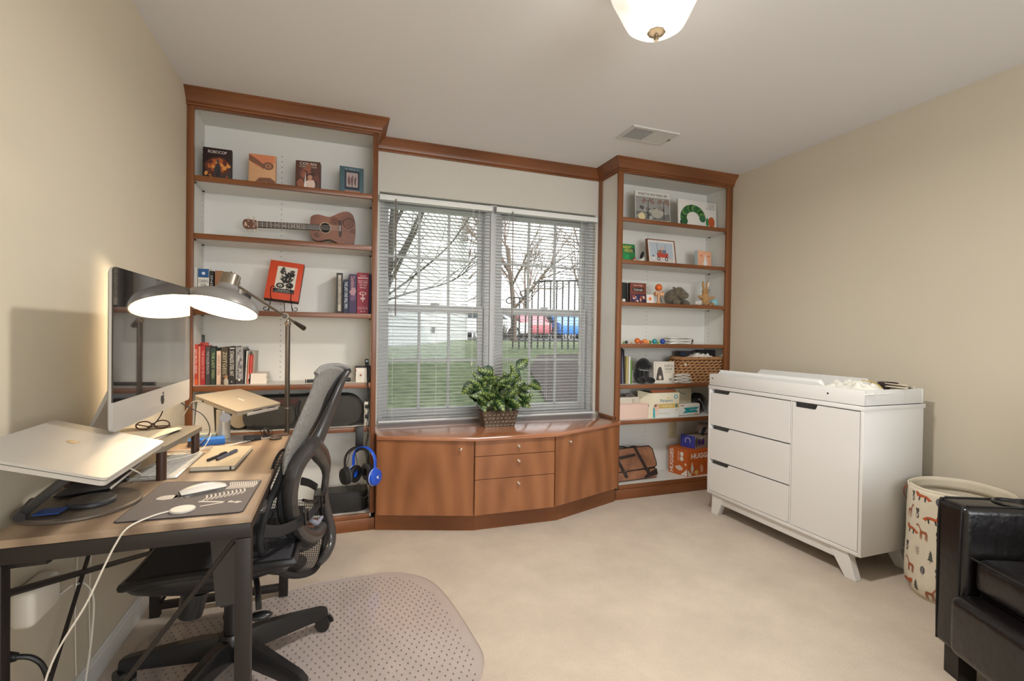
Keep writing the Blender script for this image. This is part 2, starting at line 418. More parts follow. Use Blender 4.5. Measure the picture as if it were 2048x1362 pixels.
# ================================================================ blinds
m_slat = M('blind slat', (216, 216, 215), .4)
m_cord = M('blind cord', (225, 222, 215), .7)
m_wand = M('blind wand', (120, 112, 104), .3)
def blind(x0, x1, label, wx):
    yb = 3.222
    t = thing('venetian_blind', label, 'window blind', ((x0+x1)/2, yb, .59), group='white mini blinds in the window')
    part('headrail', G().box(x0, x1, yb-.018, yb+.018, 2.037, 2.072, bev=.002), m_trimw, t)
    part('bottom_rail', G().box(x0+.003, x1-.003, yb-.012, yb+.012, .590, .603, bev=.003), m_slat, t)
    def f(u, v):
        a = (v-.5)*.025; c = -.0016*(1-(2*v-1)**2)*-1
        return Vector(((u-.5)*(x1-x0-.008), a*math.cos(.07), c-a*math.sin(.07)))
    me = mesh('slat', G().grid(f, 1, 4), m_slat)
    n = 64
    for i in range(n):
        o = link('slat', me, t); o.location = (0, random.uniform(-.0006, .0006), .02+i*(2.03-.612)/(n-1)*1.0+.004); o.rotation_euler = (random.uniform(-.03, .03), random.uniform(-.0008, .0008), 0)
        mods(o, .0006)
    for fr in (.12, .5, .88):
        x = x0+(x1-x0)*fr
        part('ladder_cord', G().tube([(x, yb-.013, .6), (x, yb-.013, 2.04)], .0007, 4).tube([(x, yb+.013, .6), (x, yb+.013, 2.04)], .0007, 4), m_cord, t)
    part('wand', G().cyl((wx, yb-.03, 2.045), (wx+.004, yb-.032, 1.29), .0042, n=6).cyl((wx, yb-.03, 2.03), (wx, yb-.012, 2.05), .002, n=6), m_wand, t)
    xc = x1-.14
    part('lift_cord', G().tube([(xc, yb-.016, 2.04), (xc+.003, yb-.02, 1.4), (xc+.002, yb-.02, .99)], .0009, 4).tube([(xc+.008, yb-.016, 2.04), (xc+.006, yb-.02, 1.4), (xc+.01, yb-.02, .93)], .0009, 4)
         .cyl((xc+.002, yb-.02, .99), (xc+.002, yb-.02, .96), .002, .004, 8).cyl((xc+.01, yb-.02, .93), (xc+.01, yb-.02, .9), .002, .004, 8), m_cord, t)
    part('end_bracket', G().box(x0-.004, x0+.0, yb-.02, yb+.02, 2.034, 2.076), m_vinyl, t)
    part('end_bracket', G().box(x1, x1+.004, yb-.02, yb+.02, 2.034, 2.076), m_vinyl, t)
blind(.246, 1.004, 'white mini blind over the left half of the window, beside the tall bookcase', .345)
blind(1.036, 1.838, 'white mini blind over the right half of the window, behind the potted plant', 1.152)

# ================================================================ bookcases
A = [1.9986, 1.6921, 1.2887, .876, .6166]
B = [2.0335, 1.7308, 1.4263, 1.123, .8261, .5671]
def bookcase(x0, x1, xa, xb, zs, label, sid, loc):
    """x0,x1 outer edges; xa,xb clear opening; zs tops of the shelves"""
    t = thing('bookcase', label, 'bookcase', loc, group='built-in bookcases either side of the window')
    part('back_panel', G().box(x0+.002, x1-.002, YB-.012, YB-.001, .1, 2.40), m_white, t)
    ia, ib = (xa-.012, xb+.01) if sid == 'L' else (xa-.01, xb+.040)
    ia = max(ia, x0+.012); ib = min(ib, x1-.012)
    part('side_panel', G().box(x0+.001, ia, YF+.02, YB-.012, .1, 2.4), m_white, t)
    part('side_panel', G().box(ib, x1-.001, YF+.02, YB-.012, .1, 2.4), m_white, t)
    part('top_panel', G().box(ia, ib, YF+.02, YB-.012, 2.366, 2.38), m_white, t)
    part('bottom_panel', G().box(ia, ib, YF+.02, YB-.012, .075, .0996), m_white, t)
    part('stile', G().box(x0, xa, YF, YF+.02, .1, 2.36, bev=.002), m_cherry, t)
    part('stile', G().box(xb, x1, YF, YF+.02, .1, 2.36, bev=.002), m_cherry, t)
    part('top_rail', G().box(xa, xb, YF, YF+.02, 2.349, 2.42), m_cherryh, t)
    part('bottom_rail', G().box(xa, xb, YF, YF+.02, .072, .0996, bev=.003), m_cherryh, t)
    part('kick_board', G().box(x0, x1, YF-.004, YF+.016, .0, .072, bev=.003), m_cherryh, t)
    for z in zs:
        s = part('shelf', G().box(ia+.002, ib-.002, YF+.026, YB-.014, z-.024, z-.001), m_white, t)
        part('edge_strip', G().box(xa+.001, xb-.001, YF+.004, YF+.026, z-.028, z, bev=.002), m_cherryh, s)
    # rows of shelf-pin holes, two on each side panel and one up the back
    g = G()
    for k in range(66):
        z = .16+k*.032
        if z > 2.33: break
        for yy in (3.02, 3.19):
            g.cyl((ib-.0008, yy, z), (ib+.001, yy, z), .0028, n=6).cyl((ia+.0008, yy, z), (ia-.001, yy, z), .0028, n=6)
        g.cyl(((ia+ib)/2-.06 if sid == 'L' else ia+(ib-ia)*.42, YB-.0128, z), ((ia+ib)/2-.06 if sid == 'L' else ia+(ib-ia)*.42, YB-.011, z), .0028, n=6)
    part('pin_hole', g, m_dark, t, smooth=False, stuff=True)
    for z in zs:
        for yy in (3.02, 3.19):
            for xx, d in ((ia, .012), (ib, -.012)): part('shelf_pin', G().box(min(xx, xx+d), max(xx, xx+d), yy-.004, yy+.004, z-.032, z-.0242), M('pin metal', (90, 82, 74), .4, .8), t)
    return t
bcl = bookcase(XL+.001, .215, -.7247, .1853, A, 'tall white built-in bookcase with cherry edging, by the desk, holding the ukulele', 'L', (-.27, 3.15, 0))
bcr = bookcase(1.877, XR-.001, 1.9077, 2.8497, B, 'white built-in bookcase with cherry edging between the window seat and the right wall, holding toys', 'R', (2.41, 3.15, 0))
# strips of cherry on the side of the right bookcase that faces the window
part('edge_strip', G().box(1.868, 1.876, YW-.045, YW-.001, .6, 2.36).box(1.868, 1.876, YF, YF+.02, .6, 2.36).box(1.866, 1.876, YF+.02, YW-.045, .5805, .597, bev=.002).box(1.868, 1.876, YF+.02, YW-.045, 2.35, 2.36), m_cherry, bcr)
# duplex outlet on the back of the bottom bay
ot = thing('wall_outlet', 'beige duplex outlet plate at the back of the bottom bay, above the leather satchel', 'outlet', (2.584, 3.236, .35))
m_ivory = M('ivory plastic', (205, 192, 160), .5)
part('cover_plate', G().box(2.545, 2.623, 3.232, 3.2378, .35, .478, bev=.002), m_ivory, ot)
for z in (.389, .44):
    r_ = part('receptacle', G().lathe([(0, .003), (.015, .003), (.016, .002), (.016, 0)], (2.584, 3.232, z), 16, R=Rx(PI/2)), m_ivory, ot)
    part('slot', G().box(2.577, 2.5785, 3.2285, 3.229, z-.001, z+.008).box(2.5895, 2.591, 3.2285, 3.229, z-.001, z+.008).cyl((2.584, 3.2285, z-.006), (2.584, 3.229, z-.006), .002, n=8), m_dark, r_)

# ================================================================ window seat cabinets and their counter
ZC = .578
Pf = [(.2165, 2.885), (.757, 2.70), (1.272, 2.69), (1.866, 2.90)]       # fronts of the cabinets
Pc = [(.2165, 2.872), (.762, 2.675), (1.276, 2.668), (1.875, 2.893)]    # front of the counter
ctr = [Pc[0], Pc[1], Pc[2], Pc[3], (1.8755, 2.963), (1.866, 2.963), (1.866, 3.249), (.2165, 3.249)]
g = G().prism(ctr, (0, 0, ZC-.024), X3, Y3, .024)
es = [e for e in g.b.edges if abs(e.verts[0].co.z-e.verts[1].co.z) < 1e-6]
bmesh.ops.bevel(g.b, geom=es, offset=.004, segments=2, profile=.5, affect='EDGES')
solo('window_counter', g, m_top, 'faceted cherry counter of the window seat, under the blinds', 'counter')
m_knob = M('knob metal', (215, 205, 190), .25, .9)
m_top.node_tree.nodes['Principled BSDF'].inputs['Coat IOR'].default_value = 1.8
m_top.node_tree.nodes['Principled BSDF'].inputs['Coat Roughness'].default_value = .12
def knob(parent, p, n):
    p = Vector(p); n = Vector(n); R = n.to_track_quat('Z', 'Y').to_matrix()
    part('knob', G().lathe([(.007, 0), (.007, .002), (.0035, .003), (.0035, .012), (.008, .015), (.009, .02), (.006, .024), (0, .025)], p, 16, R=R), m_knob, parent)
def cab(i, name, label, fronts):
    (xa, ya), (xb, yb) = Pf[i], Pf[i+1]
    a, b = Vector((xa, ya, 0)), Vector((xb, yb, 0)); d = (b-a); L = d.length; d.normalize(); n = Vector((d.y, -d.x, 0))
    t = thing(name, label, 'cabinet', (*((a+b)/2).xy, 0), group='cherry cabinets of the window seat')
    ba, bb = Vector((max(xa, .2165), 3.24, 0)), Vector((min(xb, 1.866), 3.24, 0))
    if i == 0: ba.x = .2175
    if i == 2: bb.x = 1.8655
    ins = .02
    pa, pb = a-n*ins+d*.001, b-n*ins-d*.001
    if i == 0: pa.x = .2175
    if i == 2: pb.x = 1.8655
    poly = [(pa.x, pa.y), (pb.x, pb.y), (bb.x-.001, bb.y), (ba.x+.001, ba.y)]
    part('body', G().prism(poly, (0, 0, .105), X3, Y3, ZC-.025-.105), m_cherryd, t)
    ka, kb = a-n*.075, b-n*.075
    if i == 0: ka = Vector((.2175, 2.953, 0)); kb = Vector((.775, 2.765, 0))
    if i == 1: ka = Vector((.775, 2.765, 0)); kb = Vector((1.32, 2.757, 0))
    if i == 2: ka = Vector((1.32, 2.757, 0)); kb = Vector((1.8655, 2.948, 0))
    kp = [(ka.x+.0005, ka.y), (kb.x-.0005, kb.y), (kb.x-.0005, kb.y+.02), (ka.x+.0005, ka.y+.02)]
    part('kick_board', G().prism(kp, (0, 0, .0), X3, Y3, .108), m_cherryh, t)
    for (s0, s1, z0, z1, nm, ks, kz) in fronts:
        p = a+d*(s0*L); q = a+d*(s1*L)
        g = G().prism([(p.x-n.x*.019, p.y-n.y*.019), (p.x, p.y), (q.x, q.y), (q.x-n.x*.019, q.y-n.y*.019)][::-1], (0, 0, z0), X3, Y3, z1-z0)
        bmesh.ops.bevel(g.b, geom=g.b.edges[:], offset=.0015, segments=1, affect='EDGES')
        o = part(nm, g, m_cherryd, t)
        knob(o, a+d*(ks*L)+Vector((0, 0, kz)), n)
cab(0, 'base_cabinet', 'cherry door cabinet of the window seat, next to the tall bookcase', [(.004, .992, .112, .551, 'door', .86, .505)])
cab(1, 'drawer_cabinet', 'cherry three-drawer cabinet in the middle of the window seat', [(.008, .992, .46, .551, 'drawer', .53, .508), (.008, .992, .322, .457, 'drawer', .53, .42), (.008, .992, .112, .319, 'drawer', .53, .286)])
cab(2, 'base_cabinet', 'cherry door cabinet of the window seat, nearest the leather satchel', [(.010, .985, .112, .551, 'door', .19, .505)])

# ================================================================ ceiling vent and lamp
m_ventw = M('vent white', (205, 203, 198), .5)
m_void = M('vent void', (40, 38, 36), .9)
t = thing('air_vent', 'white rectangular ceiling register, left half open and dark', 'vent', (1.81, 2.56, 2.43))
vx0, vx1, vy0, vy1 = 1.645, 1.98, 2.46, 2.655
g = G().holed([(vx0, vy0), (vx1, vy0), (vx1, vy1), (vx0, vy1)], [(vx0+.022, vy0+.022), (vx1-.022, vy0+.022), (vx1-.022, vy1-.022), (vx0+.022, vy1-.022)], (0, 0, 2.432), X3, Y3, .0079)
part('frame', g, m_ventw, t)
part('backing', G().box(vx0+.02, vx1-.02, vy0+.02, vy1-.02, 2.4385, 2.4398), m_void, t)
xm = (vx0+vx1)/2
part('divider', G().box(xm-.003, xm+.003, vy0+.022, vy1-.022, 2.432, 2.438), m_ventw, t)
n = 12
for i in range(n):
    y = vy0+.026+(vy1-vy0-.052)*i/(n-1)
    part('slat', G().box(vx0+.022, xm-.003, y-.0016, y+.0016, 2.433, 2.4345), m_ventw, t)
n = 16
for i in range(n):
    x = xm+.006+(vx1-.022-xm-.009)*i/(n-1)
    part('slat', G().box(x-.0035, x+.0035, vy0+.022, vy1-.022, 2.4335, 2.4345, R=Ry(.3)), m_ventw, t)
for i in range(12):
    x = vx0+.03+(xm-vx0-.035)*i/11
    part('slat', G().box(x-.0008, x+.0008, vy0+.022, vy1-.022, 2.4348, 2.436), m_ventw, t)
part('lever', G().box(vx1-.016, vx1-.006, 2.54, 2.565, 2.428, 2.432), M('vent lever', (120, 112, 100), .5), t)

cl = Vector((1.02, 1.40, 0))
t = thing('ceiling_lamp', 'flush alabaster glass bowl ceiling lamp, lit, with a bronze finial', 'lamp', (cl.x, cl.y, 2.2))
m_bronze = M('antique bronze', (112, 98, 76), .4, .7)
m_bowl = bpy.data.materials.new('alabaster glass'); m_bowl.use_nodes = True
n_ = m_bowl.node_tree; b_ = n_.nodes['Principled BSDF']
tc_ = n_.nodes.new('ShaderNodeTexCoord'); nz_ = n_.nodes.new('ShaderNodeTexNoise'); nz_.inputs['Scale'].default_value = 5; nz_.inputs['Distortion'].default_value = 1.5
n_.links.new(tc_.outputs['Object'], nz_.inputs[0])
cr_ = n_.nodes.new('ShaderNodeValToRGB'); cr_.color_ramp.elements[0].position = .35; cr_.color_ramp.elements[1].position = .6
cr_.color_ramp.elements[0].color = (.86, .78, .66, 1); cr_.color_ramp.elements[1].color = (1, .97, .92, 1)
n_.links.new(nz_.outputs[0], cr_.inputs[0]); n_.links.new(cr_.outputs[0], b_.inputs['Base Color']); n_.links.new(cr_.outputs[0], b_.inputs['Emission Color'])
b_.inputs['Emission Strength'].default_value = .46; b_.inputs['Roughness'].default_value = .3
wobf = lambda a, k: 1+.012*math.sin(6*a+.6)*(1 if k > 1 else .2)
part('canopy', G().lathe([(.0, 2.4395), (.145, 2.4395), (.15, 2.425), (.165, 2.405), (.168, 2.398), (.155, 2.395), (0, 2.395)], (cl.x, cl.y, 0), 48), m_bronze, t)
bz = 2.232
part('bowl', G().lathe([(.165, 2.404), (.1665, 2.398), (.152, 2.36), (.128, 2.312), (.112, 2.278), (.098, 2.252), (.078, 2.238), (.05, 2.229), (.02, 2.226), (0, 2.226)], (cl.x, cl.y, 0), 64, wob=wobf), m_bowl, t, ang=60)
part('finial', G().lathe([(.028, 2.226), (.03, 2.222), (.024, 2.217), (.008, 2.214), (.006, 2.208), (.009, 2.203), (.007, 2.196), (0, 2.194)], (cl.x, cl.y, 0), 24, wob=lambda a, k: 1+(.05*math.sin(8*a) if k < 3 else 0)), m_bronze, t)
lamp('ceiling_bulb', 'AREA', (cl.x, cl.y, 2.185), 21, (1, .965, .92), (0, 0, 0), shape='DISK', size=.2)
lamp('ceiling_bulb_glow', 'POINT', (cl.x, cl.y, 2.15), 2.2, (1, .92, .82), shadow_soft_size=.14)

# ================================================================ outdoors
def sstep(t): t = max(0, min(1, t)); return t*t*(3-2*t)
def gz(x, y): return .22+.72*sstep((y-3.4)/5.2)+.012*math.sin(x*.7+y*.3)
m_grass = M('lawn grass', (72, 88, 52), 1., rgb2=(118, 128, 90), vs=9, bump=1., bs=40)
g = G().grid(lambda u, v: Vector((-12+44*u, 3.52+56*v*v*.5+28*v*.5, gz(-12+44*u, 3.52+56*v*v*.5+28*v*.5))), 60, 60)
struct('lawn', g, m_grass, smooth=True)
g = G().grid(lambda u, v: Vector((-8+48*u, 20.5+9*v, .965)), 2, 2)
struct('parking_lot', g, M('asphalt', (128, 128, 130), .9, var=.08, vs=3))
patio = [(2.15, 3.6), (2.25, 5.0), (2.6, 6.4), (3.1, 7.3), (5.2, 7.6), (9, 7.4), (9, 3.6)]  # patio coloured dark, with the shadow of this house put into the colour
g = G()
vs = [g.b.verts.new((x, y, gz(x, y)+.035)) for x, y in patio]
cvert = [(4.6, 5.2)]; c_ = g.b.verts.new((4.2, 5.4, gz(4.2, 5.4)+.06))
for i in range(len(vs)): g.b.faces.new((vs[i], vs[(i+1) % len(vs)], c_))
struct('shaded_patio', g, M('patio_shade', (62, 52, 48), 1., rgb2=(92, 80, 76), vs=25, bump=1, bs=50), smooth=False)
# neighbouring house
hA, hB = Vector((-.35, 5.55, 0)), Vector((4.95, 19.1, 0)); hd = (hB-hA).normalized(); hn = Vector((hd.y, -hd.x, 0)); hL = (hB-hA).length
ho = thing('house', 'white clapboard house beyond the lawn, behind the left half of the window', 'house', (2.3, 12.3, .4))
m_side = M('white siding', (176, 176, 174), .7)
zb, zt = .5, 8.6
g = G().prism([(hA.x, hA.y), (hB.x, hB.y), (hB.x-hn.x*7, hB.y-hn.y*7), (hA.x-hn.x*7, hA.y-hn.y*7)], (0, 0, zb), X3, Y3, zt-zb)
part('wall', g, m_side, ho, smooth=False)
nb = 46
for k in range(nb):
    z = .62+k*(zt-.7)/nb; h = (zt-.7)/nb
    o = hA+hn*.001
    g = G().prism([(0, 0), (.022, 0), (.004, h), (0, h)], (o.x, o.y, z), hn, Z3, 1)
    for v in g.b.verts:      # stretch the unit board along the wall
        r = (v.co-Vector((o.x, o.y, z))); a = r.dot(hd)
        v.co += hd*((hL if abs(a) > .5 else 0)-a)
    part('siding_board', g, m_side, ho, smooth=False)
part('foundation', G().prism([(hA.x, hA.y), (hB.x, hB.y), (hB.x+hn.x*.03, hB.y+hn.y*.03), (hA.x+hn.x*.03, hA.y+hn.y*.03)][::-1], (0, 0, .3), X3, Y3, .33), M('parged foundation', (196, 194, 190), .9), ho)
def hbox(name, s0, s1, z0, z1, d, mt, par=ho):
    p, q = hA+hd*s0, hA+hd*s1
    return part(name, G().prism([(p.x, p.y), (q.x, q.y), (q.x+hn.x*d, q.y+hn.y*d), (p.x+hn.x*d, p.y+hn.y*d)][::-1], (0, 0, z0), X3, Y3, z1-z0), mt, par, smooth=False)
vt = hbox('vent', 6.9, 7.35, 1.18, 1.36, .035, M('vent grey', (150, 150, 148), .6))
for k in range(7): hbox('louver', 6.93+k*.06, 6.955+k*.06, 1.2, 1.34, .045, m_dark, vt)
for s0 in (8.3, 11.2):
    for z0 in (2.0, 4.7):
        fr = hbox('window', s0, s0+.95, z0, z0+1.5, .05, m_trimw); hbox('pane', s0+.08, s0+.87, z0+.08, z0+1.42, .056, M('far glass', (170, 176, 180), .1), fr)
hbox('corner_board', hL-.12, hL, .6, zt, .03, m_trimw)
g = G().prism([(-.45, 0), (3.6, 2.5), (7.4, 0)], (hA.x-hd.x*.3, hA.y-hd.y*.3, zt), -hn, Z3, 1)
for v in g.b.verts:
    r = v.co-Vector((hA.x-hd.x*.3, hA.y-hd.y*.3, zt)); a = r.dot(hd)
    v.co += hd*((hL+.6 if abs(a) > .5 else 0)-a)
part('roof', g, M('roof shingles', (110, 108, 108), .9), ho, smooth=False)

# bare trees
m_bark = M('grey bark', (92, 86, 80), .95, var=.2, vs=20, bump=.6, bs=40)
m_barkd = M('brown twig', (104, 86, 76), .95)
def branch(g, p, d, r, L, lev, spread, n=4, ratio=.62, kids=5, up=.15):
    seg = 5; P = [p]; dd = d.copy()
    for i in range(seg):
        dd = (dd+Vector((random.uniform(-1, 1), random.uniform(-1, 1), random.uniform(-1, 1)+up))*.12).normalized(); P.append(P[-1]+dd*(L/seg))
    g.tube(P, [r*(1-.55*i/seg) for i in range(seg+1)], n, caps=False)
    if lev <= 0: return
    for i in range(kids):
        t = random.uniform(.3, 1.); k = min(seg-1, int(t*seg)); q = P[k].lerp(P[k+1], t*seg-k)
        a = random.uniform(0, 2*PI); o = dd.orthogonal().normalized(); o2 = dd.cross(o)
        nd = (dd+(o*math.cos(a)+o2*math.sin(a))*spread*random.uniform(.6, 1.3)).normalized()
        branch(g, q, nd, r*(1-.5*t)*.6, L*ratio*random.uniform(.7, 1.2), lev-1, spread, 3 if lev < 3 else 4, ratio, kids, up)
random.seed(11)
t = thing('bare_tree', 'leafless grey tree close to the window, its trunk by the left edge', 'tree', (.53, 6.6, .7))
g = G(); tr = smoothpath([(.5, 6.55, .55), (.555, 6.6, 1.5), (.62, 6.6, 2.1), (.70, 6.6, 2.9), (.74, 6.6, 4.2)], 4)
g.tube(tr, [.075*(1-.35*i/(len(tr)-1)) for i in range(len(tr))], 10)
part('trunk', g, m_bark, t)
for P in ([(.60, 6.6, 1.75), (.78, 6.5, 2.15), (1.0, 6.4, 2.65), (1.25, 6.3, 3.4)], [(.64, 6.6, 2.0), (.9, 6.5, 2.5), (1.15, 6.6, 3.2), (1.3, 6.6, 3.9)], [(.585, 6.6, 1.66), (.95, 6.3, 1.95), (1.4, 6.1, 2.4), (1.8, 6.0, 3.1)],
          [(.57, 6.6, 1.6), (.9, 6.4, 1.72), (1.35, 6.2, 1.85), (1.7, 6.1, 2.1)], [(.66, 6.6, 2.3), (.5, 6.5, 2.7), (.3, 6.4, 3.3)], [(.6, 6.6, 1.9), (.42, 6.4, 2.1), (.3, 6.3, 2.6)], [(.68, 6.6, 2.6), (.85, 6.5, 3.0), (.95, 6.5, 3.7)]):
    g = G(); q = smoothpath(P, 4); r0 = .03 if P[0][2] > 1.7 else .017
    g.tube(q, [r0*(1-.7*i/(len(q)-1)) for i in range(len(q))], 6)
    for k in range(7):
        i = random.randrange(3, len(q)-1); d = (q[i+1]-q[i]).normalized()
        branch(g, q[i], (d+Vector((random.uniform(-.6, .6), random.uniform(-.4, .4), random.uniform(0, .5)))).normalized(), .007, .55, 1, .6, 4, .6, 2)
    part('branch', g, m_bark, t)
k = 0
for (x, y, h, lab) in [(6.4, 17.5, 2.6, 'leafless tree with dense fine twigs just right of the white house corner'), (10.5, 19.2, 3.0, 'leafless tree behind the railing, nearest the blue car'), (7.2, 31, 4.2, 'slender leafless tree behind the white parked car'),
                       (13.5, 34.5, 4.4, 'leafless tree behind the red parked car'), (19.5, 31.5, 4.6, 'leafless tree behind the blue parked car'), (26, 35, 4.3, 'leafless tree at the far right of the parking lot')]:
    random.seed(50+k); k += 1
    g = G(); z = gz(x, y)-.05
    branch(g, Vector((x, y, z)), Vector((0, 0, 1)), .13, h*1.4, 4 if y < 25 else 3, .75, 6, .66, 7)
    if y > 25: branch(g, Vector((x, y, z+h*.5)), Vector((.2, 0, 1)).normalized(), .09, h, 3, .9, 5, .68, 8)
    solo('bare_tree', g, m_barkd, lab, 'tree', group='bare trees beyond the lawn', smooth=False)
# hedge of brush behind the parking lot
random.seed(3)
g = G()
for i in range(1500):
    x = random.uniform(3, 30); y = random.uniform(29.6, 30.6); h = random.uniform(.6, 1.9)
    g.cyl((x, y, .93), (x+random.uniform(-.3, .3), y+random.uniform(-.2, .2), .93+h), .02, .006, 3, caps=False)
o = solo('brush_thicket', g, M('thicket', (120, 108, 100), 1), 'tangle of brown winter brush behind the parked cars', 'brush', smooth=False); o['kind'] = 'stuff'; del o['label'], o['category']; o['label'] = 'tangle of brown winter brush behind the parked cars'
g = G()
for i in range(420):
    a = random.uniform(0, 2*PI); q = random.random()**.5*.35
    g.cyl((4.85+q*math.cos(a), 15.3+q*math.sin(a), .93), (4.85+q*1.6*math.cos(a), 15.3+q*1.6*math.sin(a), .93+random.uniform(.3, .75)), .008, .003, 3, caps=False)
solo('shrub', g, m_bark, 'small twiggy shrub at the corner of the white house', 'shrub', smooth=False)
# black metal stair railing
m_rail = M('black iron', (60, 58, 58), .5, .5)
t = thing('metal_railing', 'black iron railing with pickets and scrolled ends, out on the lawn', 'railing', (3.9, 8.3, .9))
for i in range(15):
    x = 3.08+i*.118; y = 8.45-.02*i; zt_ = (1.86 if x < 3.25 else (2.0 if x < 3.45 else 2.19+.05*(x-3.5)))
    part('picket', G().box(x-.011, x+.011, y-.011, y+.011, gz(x, y)-.06, zt_), m_rail, t, smooth=False)
part('top_rail', G().tube(smoothpath([(3.46, 8.4, 2.16), (3.6, 8.38, 2.2), (4.2, 8.3, 2.235), (4.76, 8.2, 2.26)], 4), .018, 6), m_rail, t)
part('scroll', G().tube(smoothpath([(3.28, 8.42, 1.87), (3.05, 8.44, 1.875), (2.96, 8.45, 1.85), (2.94, 8.45, 1.8), (2.99, 8.45, 1.765), (3.05, 8.44, 1.78)], 4), .013, 6), m_rail, t)
part('scroll', G().tube(smoothpath([(3.46, 8.4, 2.02), (3.32, 8.42, 2.02), (3.22, 8.43, 1.99), (3.21, 8.43, 1.94), (3.26, 8.43, 1.9), (3.33, 8.43, 1.91)], 4), .013, 6), m_rail, t)
part('bottom_rail', G().tube([(3.08, 8.45, 1.06), (4.76, 8.2, 1.08)], .012, 6), m_rail, t)
# parked cars
m_tyre = M('tyre', (30, 30, 32), .8); m_cgl = M('car glass', (60, 68, 76), .1); m_rim = M('wheel rim', (170, 172, 175), .3, .7)
def car(x, y, col, label, h=1.42, rz=0):
    t = thing('car', label, 'car', (x, y, .965), rz, 'parked cars beyond the lawn')
    bodyp = [(-2.1, .3), (2.1, .3), (2.15, .62), (2.05, .8), (1.25, .92), (.55, h), (-.75, h), (-1.6, .98), (-2.1, .92), (-2.18, .6)]
    g = G().prism(bodyp, (0, .85, 0), X3, Z3, 1.7)
    bmesh.ops.bevel(g.b, geom=g.b.edges[:], offset=.05, segments=2, affect='EDGES')
    part('body', g, M('car paint %d%d%d' % col, col, .3, coat=.6), t, world=False)
    for s in (-1, 1):
        part('side_window', G().prism([(-1.3, .98), (1.0, .96), (.5, h-.07), (-.72, h-.07)], (0, s*.86 if s > 0 else -.855, 0), X3, Z3, .006), m_cgl, t, world=False)
    for wx in (-1.35, 1.35):
        for s in (-1, 1):
            w_ = part('wheel', G().cyl((wx, s*.68, .32), (wx, s*.88, .32), .32, n=20), m_tyre, t, world=False)
            part('rim', G().cyl((wx, s*.87, .32), (wx, s*.89, .32), .2, n=14), m_rim, w_, world=False)
car(6.75, 22.9, (235, 235, 235), 'white sedan parked beyond the lawn, behind the window mullion')
car(12.5, 26.4, (50, 130, 215), 'bright blue car parked nose in, right of the red one', h=1.5, rz=PI/2)
car(10.3, 26.4, (190, 92, 104), 'red car parked nose in between two blue ones', h=1.6, rz=PI/2)
car(8.1, 26.4, (50, 66, 100), 'dark blue car parked nose in, left of the red one', h=1.45, rz=PI/2)

# ================================================================ things on the shelves
def flat(c): return M('print %d %d %d' % tuple(c), tuple(c), .55)
PAGE = M('page edges', (214, 206, 188), .85, var=.05, vs=40, stretch=(1, 1, 30))
def ellp(cx, cy, rx, ry, n=16, a0=0, a1=360): return [(cx+rx*math.cos(math.radians(a0+(a1-a0)*i/n)), cy+ry*math.sin(math.radians(a0+(a1-a0)*i/n))) for i in range(n+(a1-a0 < 360))]
def blob(cx, cy, rx, ry, rnd, n=14): return [(cx+rx*(1+random.uniform(-rnd, rnd))*math.cos(2*PI*i/n), cy+ry*(1+random.uniform(-rnd, rnd))*math.sin(2*PI*i/n)) for i in range(n)]
def printed(t, w, h, art, y=-.0003, name='cover_print'):
    """flat printed shapes on a face: art is a list of (outline in 0..1, colour); local x right, z up"""
    g = G(); cols = []; k = 0
    for poly, col in art:
        if col not in cols: cols.append(col)
        k += 1
        f = g.b.faces.new([g.b.verts.new((min(max(u, .01), .99)*w, y-k*.00004, min(max(v, .01), .99)*h)) for u, v in poly]); f.material_index = cols.index(col)
    me = bpy.data.meshes.new(name); g.b.to_mesh(me); g.b.free()
    for c in cols: me.materials.append(flat(c))
    return link(name, me, t)
def text_on(t, body, u, v, w, h, W, H, col, **k):
    m = wm(t); R = m.to_3x3(); O = m @ Vector((u*W, 0, v*H))
    return lettering(body, O, R @ X3, R @ Z3, w*W, h*H, flat(col), t, lift=.0010, **k)
def facing(label, cat, tl, tr, y, z, th, front, side, rz=0, lean=.06, group=None, art=(), texts=(), name='book', pages=False, loc=None, size=None, bev=.0012):
    """a flat upright thing whose front looks into the room, from the pixels of its top corners and its real depth"""
    if loc is None:
        a, b = at(*tl, y=y), at(*tr, y=y); w = (b.x-a.x)/math.cos(rz); h = (a.z+(b.z-a.z)*.3-z)/math.cos(lean)
        loc = (a.x, y, z)
        if rz > 0: loc = (a.x, y, z)
    else: w, h = size
    t = thing(name, label, cat, loc, 0, group, rot=(-lean, 0, rz))
    g = G()
    if pages:
        part('pages', G().box(.004, w-.003, .002, th-.002, .003, h-.003), PAGE, t, world=False, smooth=False)
        g.box(0, w, 0, .0019, 0, h, bev=.0006).box(0, w, th-.0019, th, 0, h, bev=.0006).box(0, .003, .0019, th-.0019, 0, h)
    else: g.box(0, w, 0, th, 0, h, bev=bev)
    part('cover' if cat == 'book' else 'case', g, flat(front), t, world=False)
    if side: part('spine', G().box(-.0004, .0, .001, th-.001, .001, h-.001), flat(side), t, world=False, smooth=False)
    if art: printed(t, w, h, list(art))
    for (s, u, v, tw, thh, col, *kw) in texts: text_on(t, s, u, v, tw, thh, w, h, col, **(kw[0] if kw else {}))
    return t
W_, K_ = (232, 226, 216), (22, 20, 20)
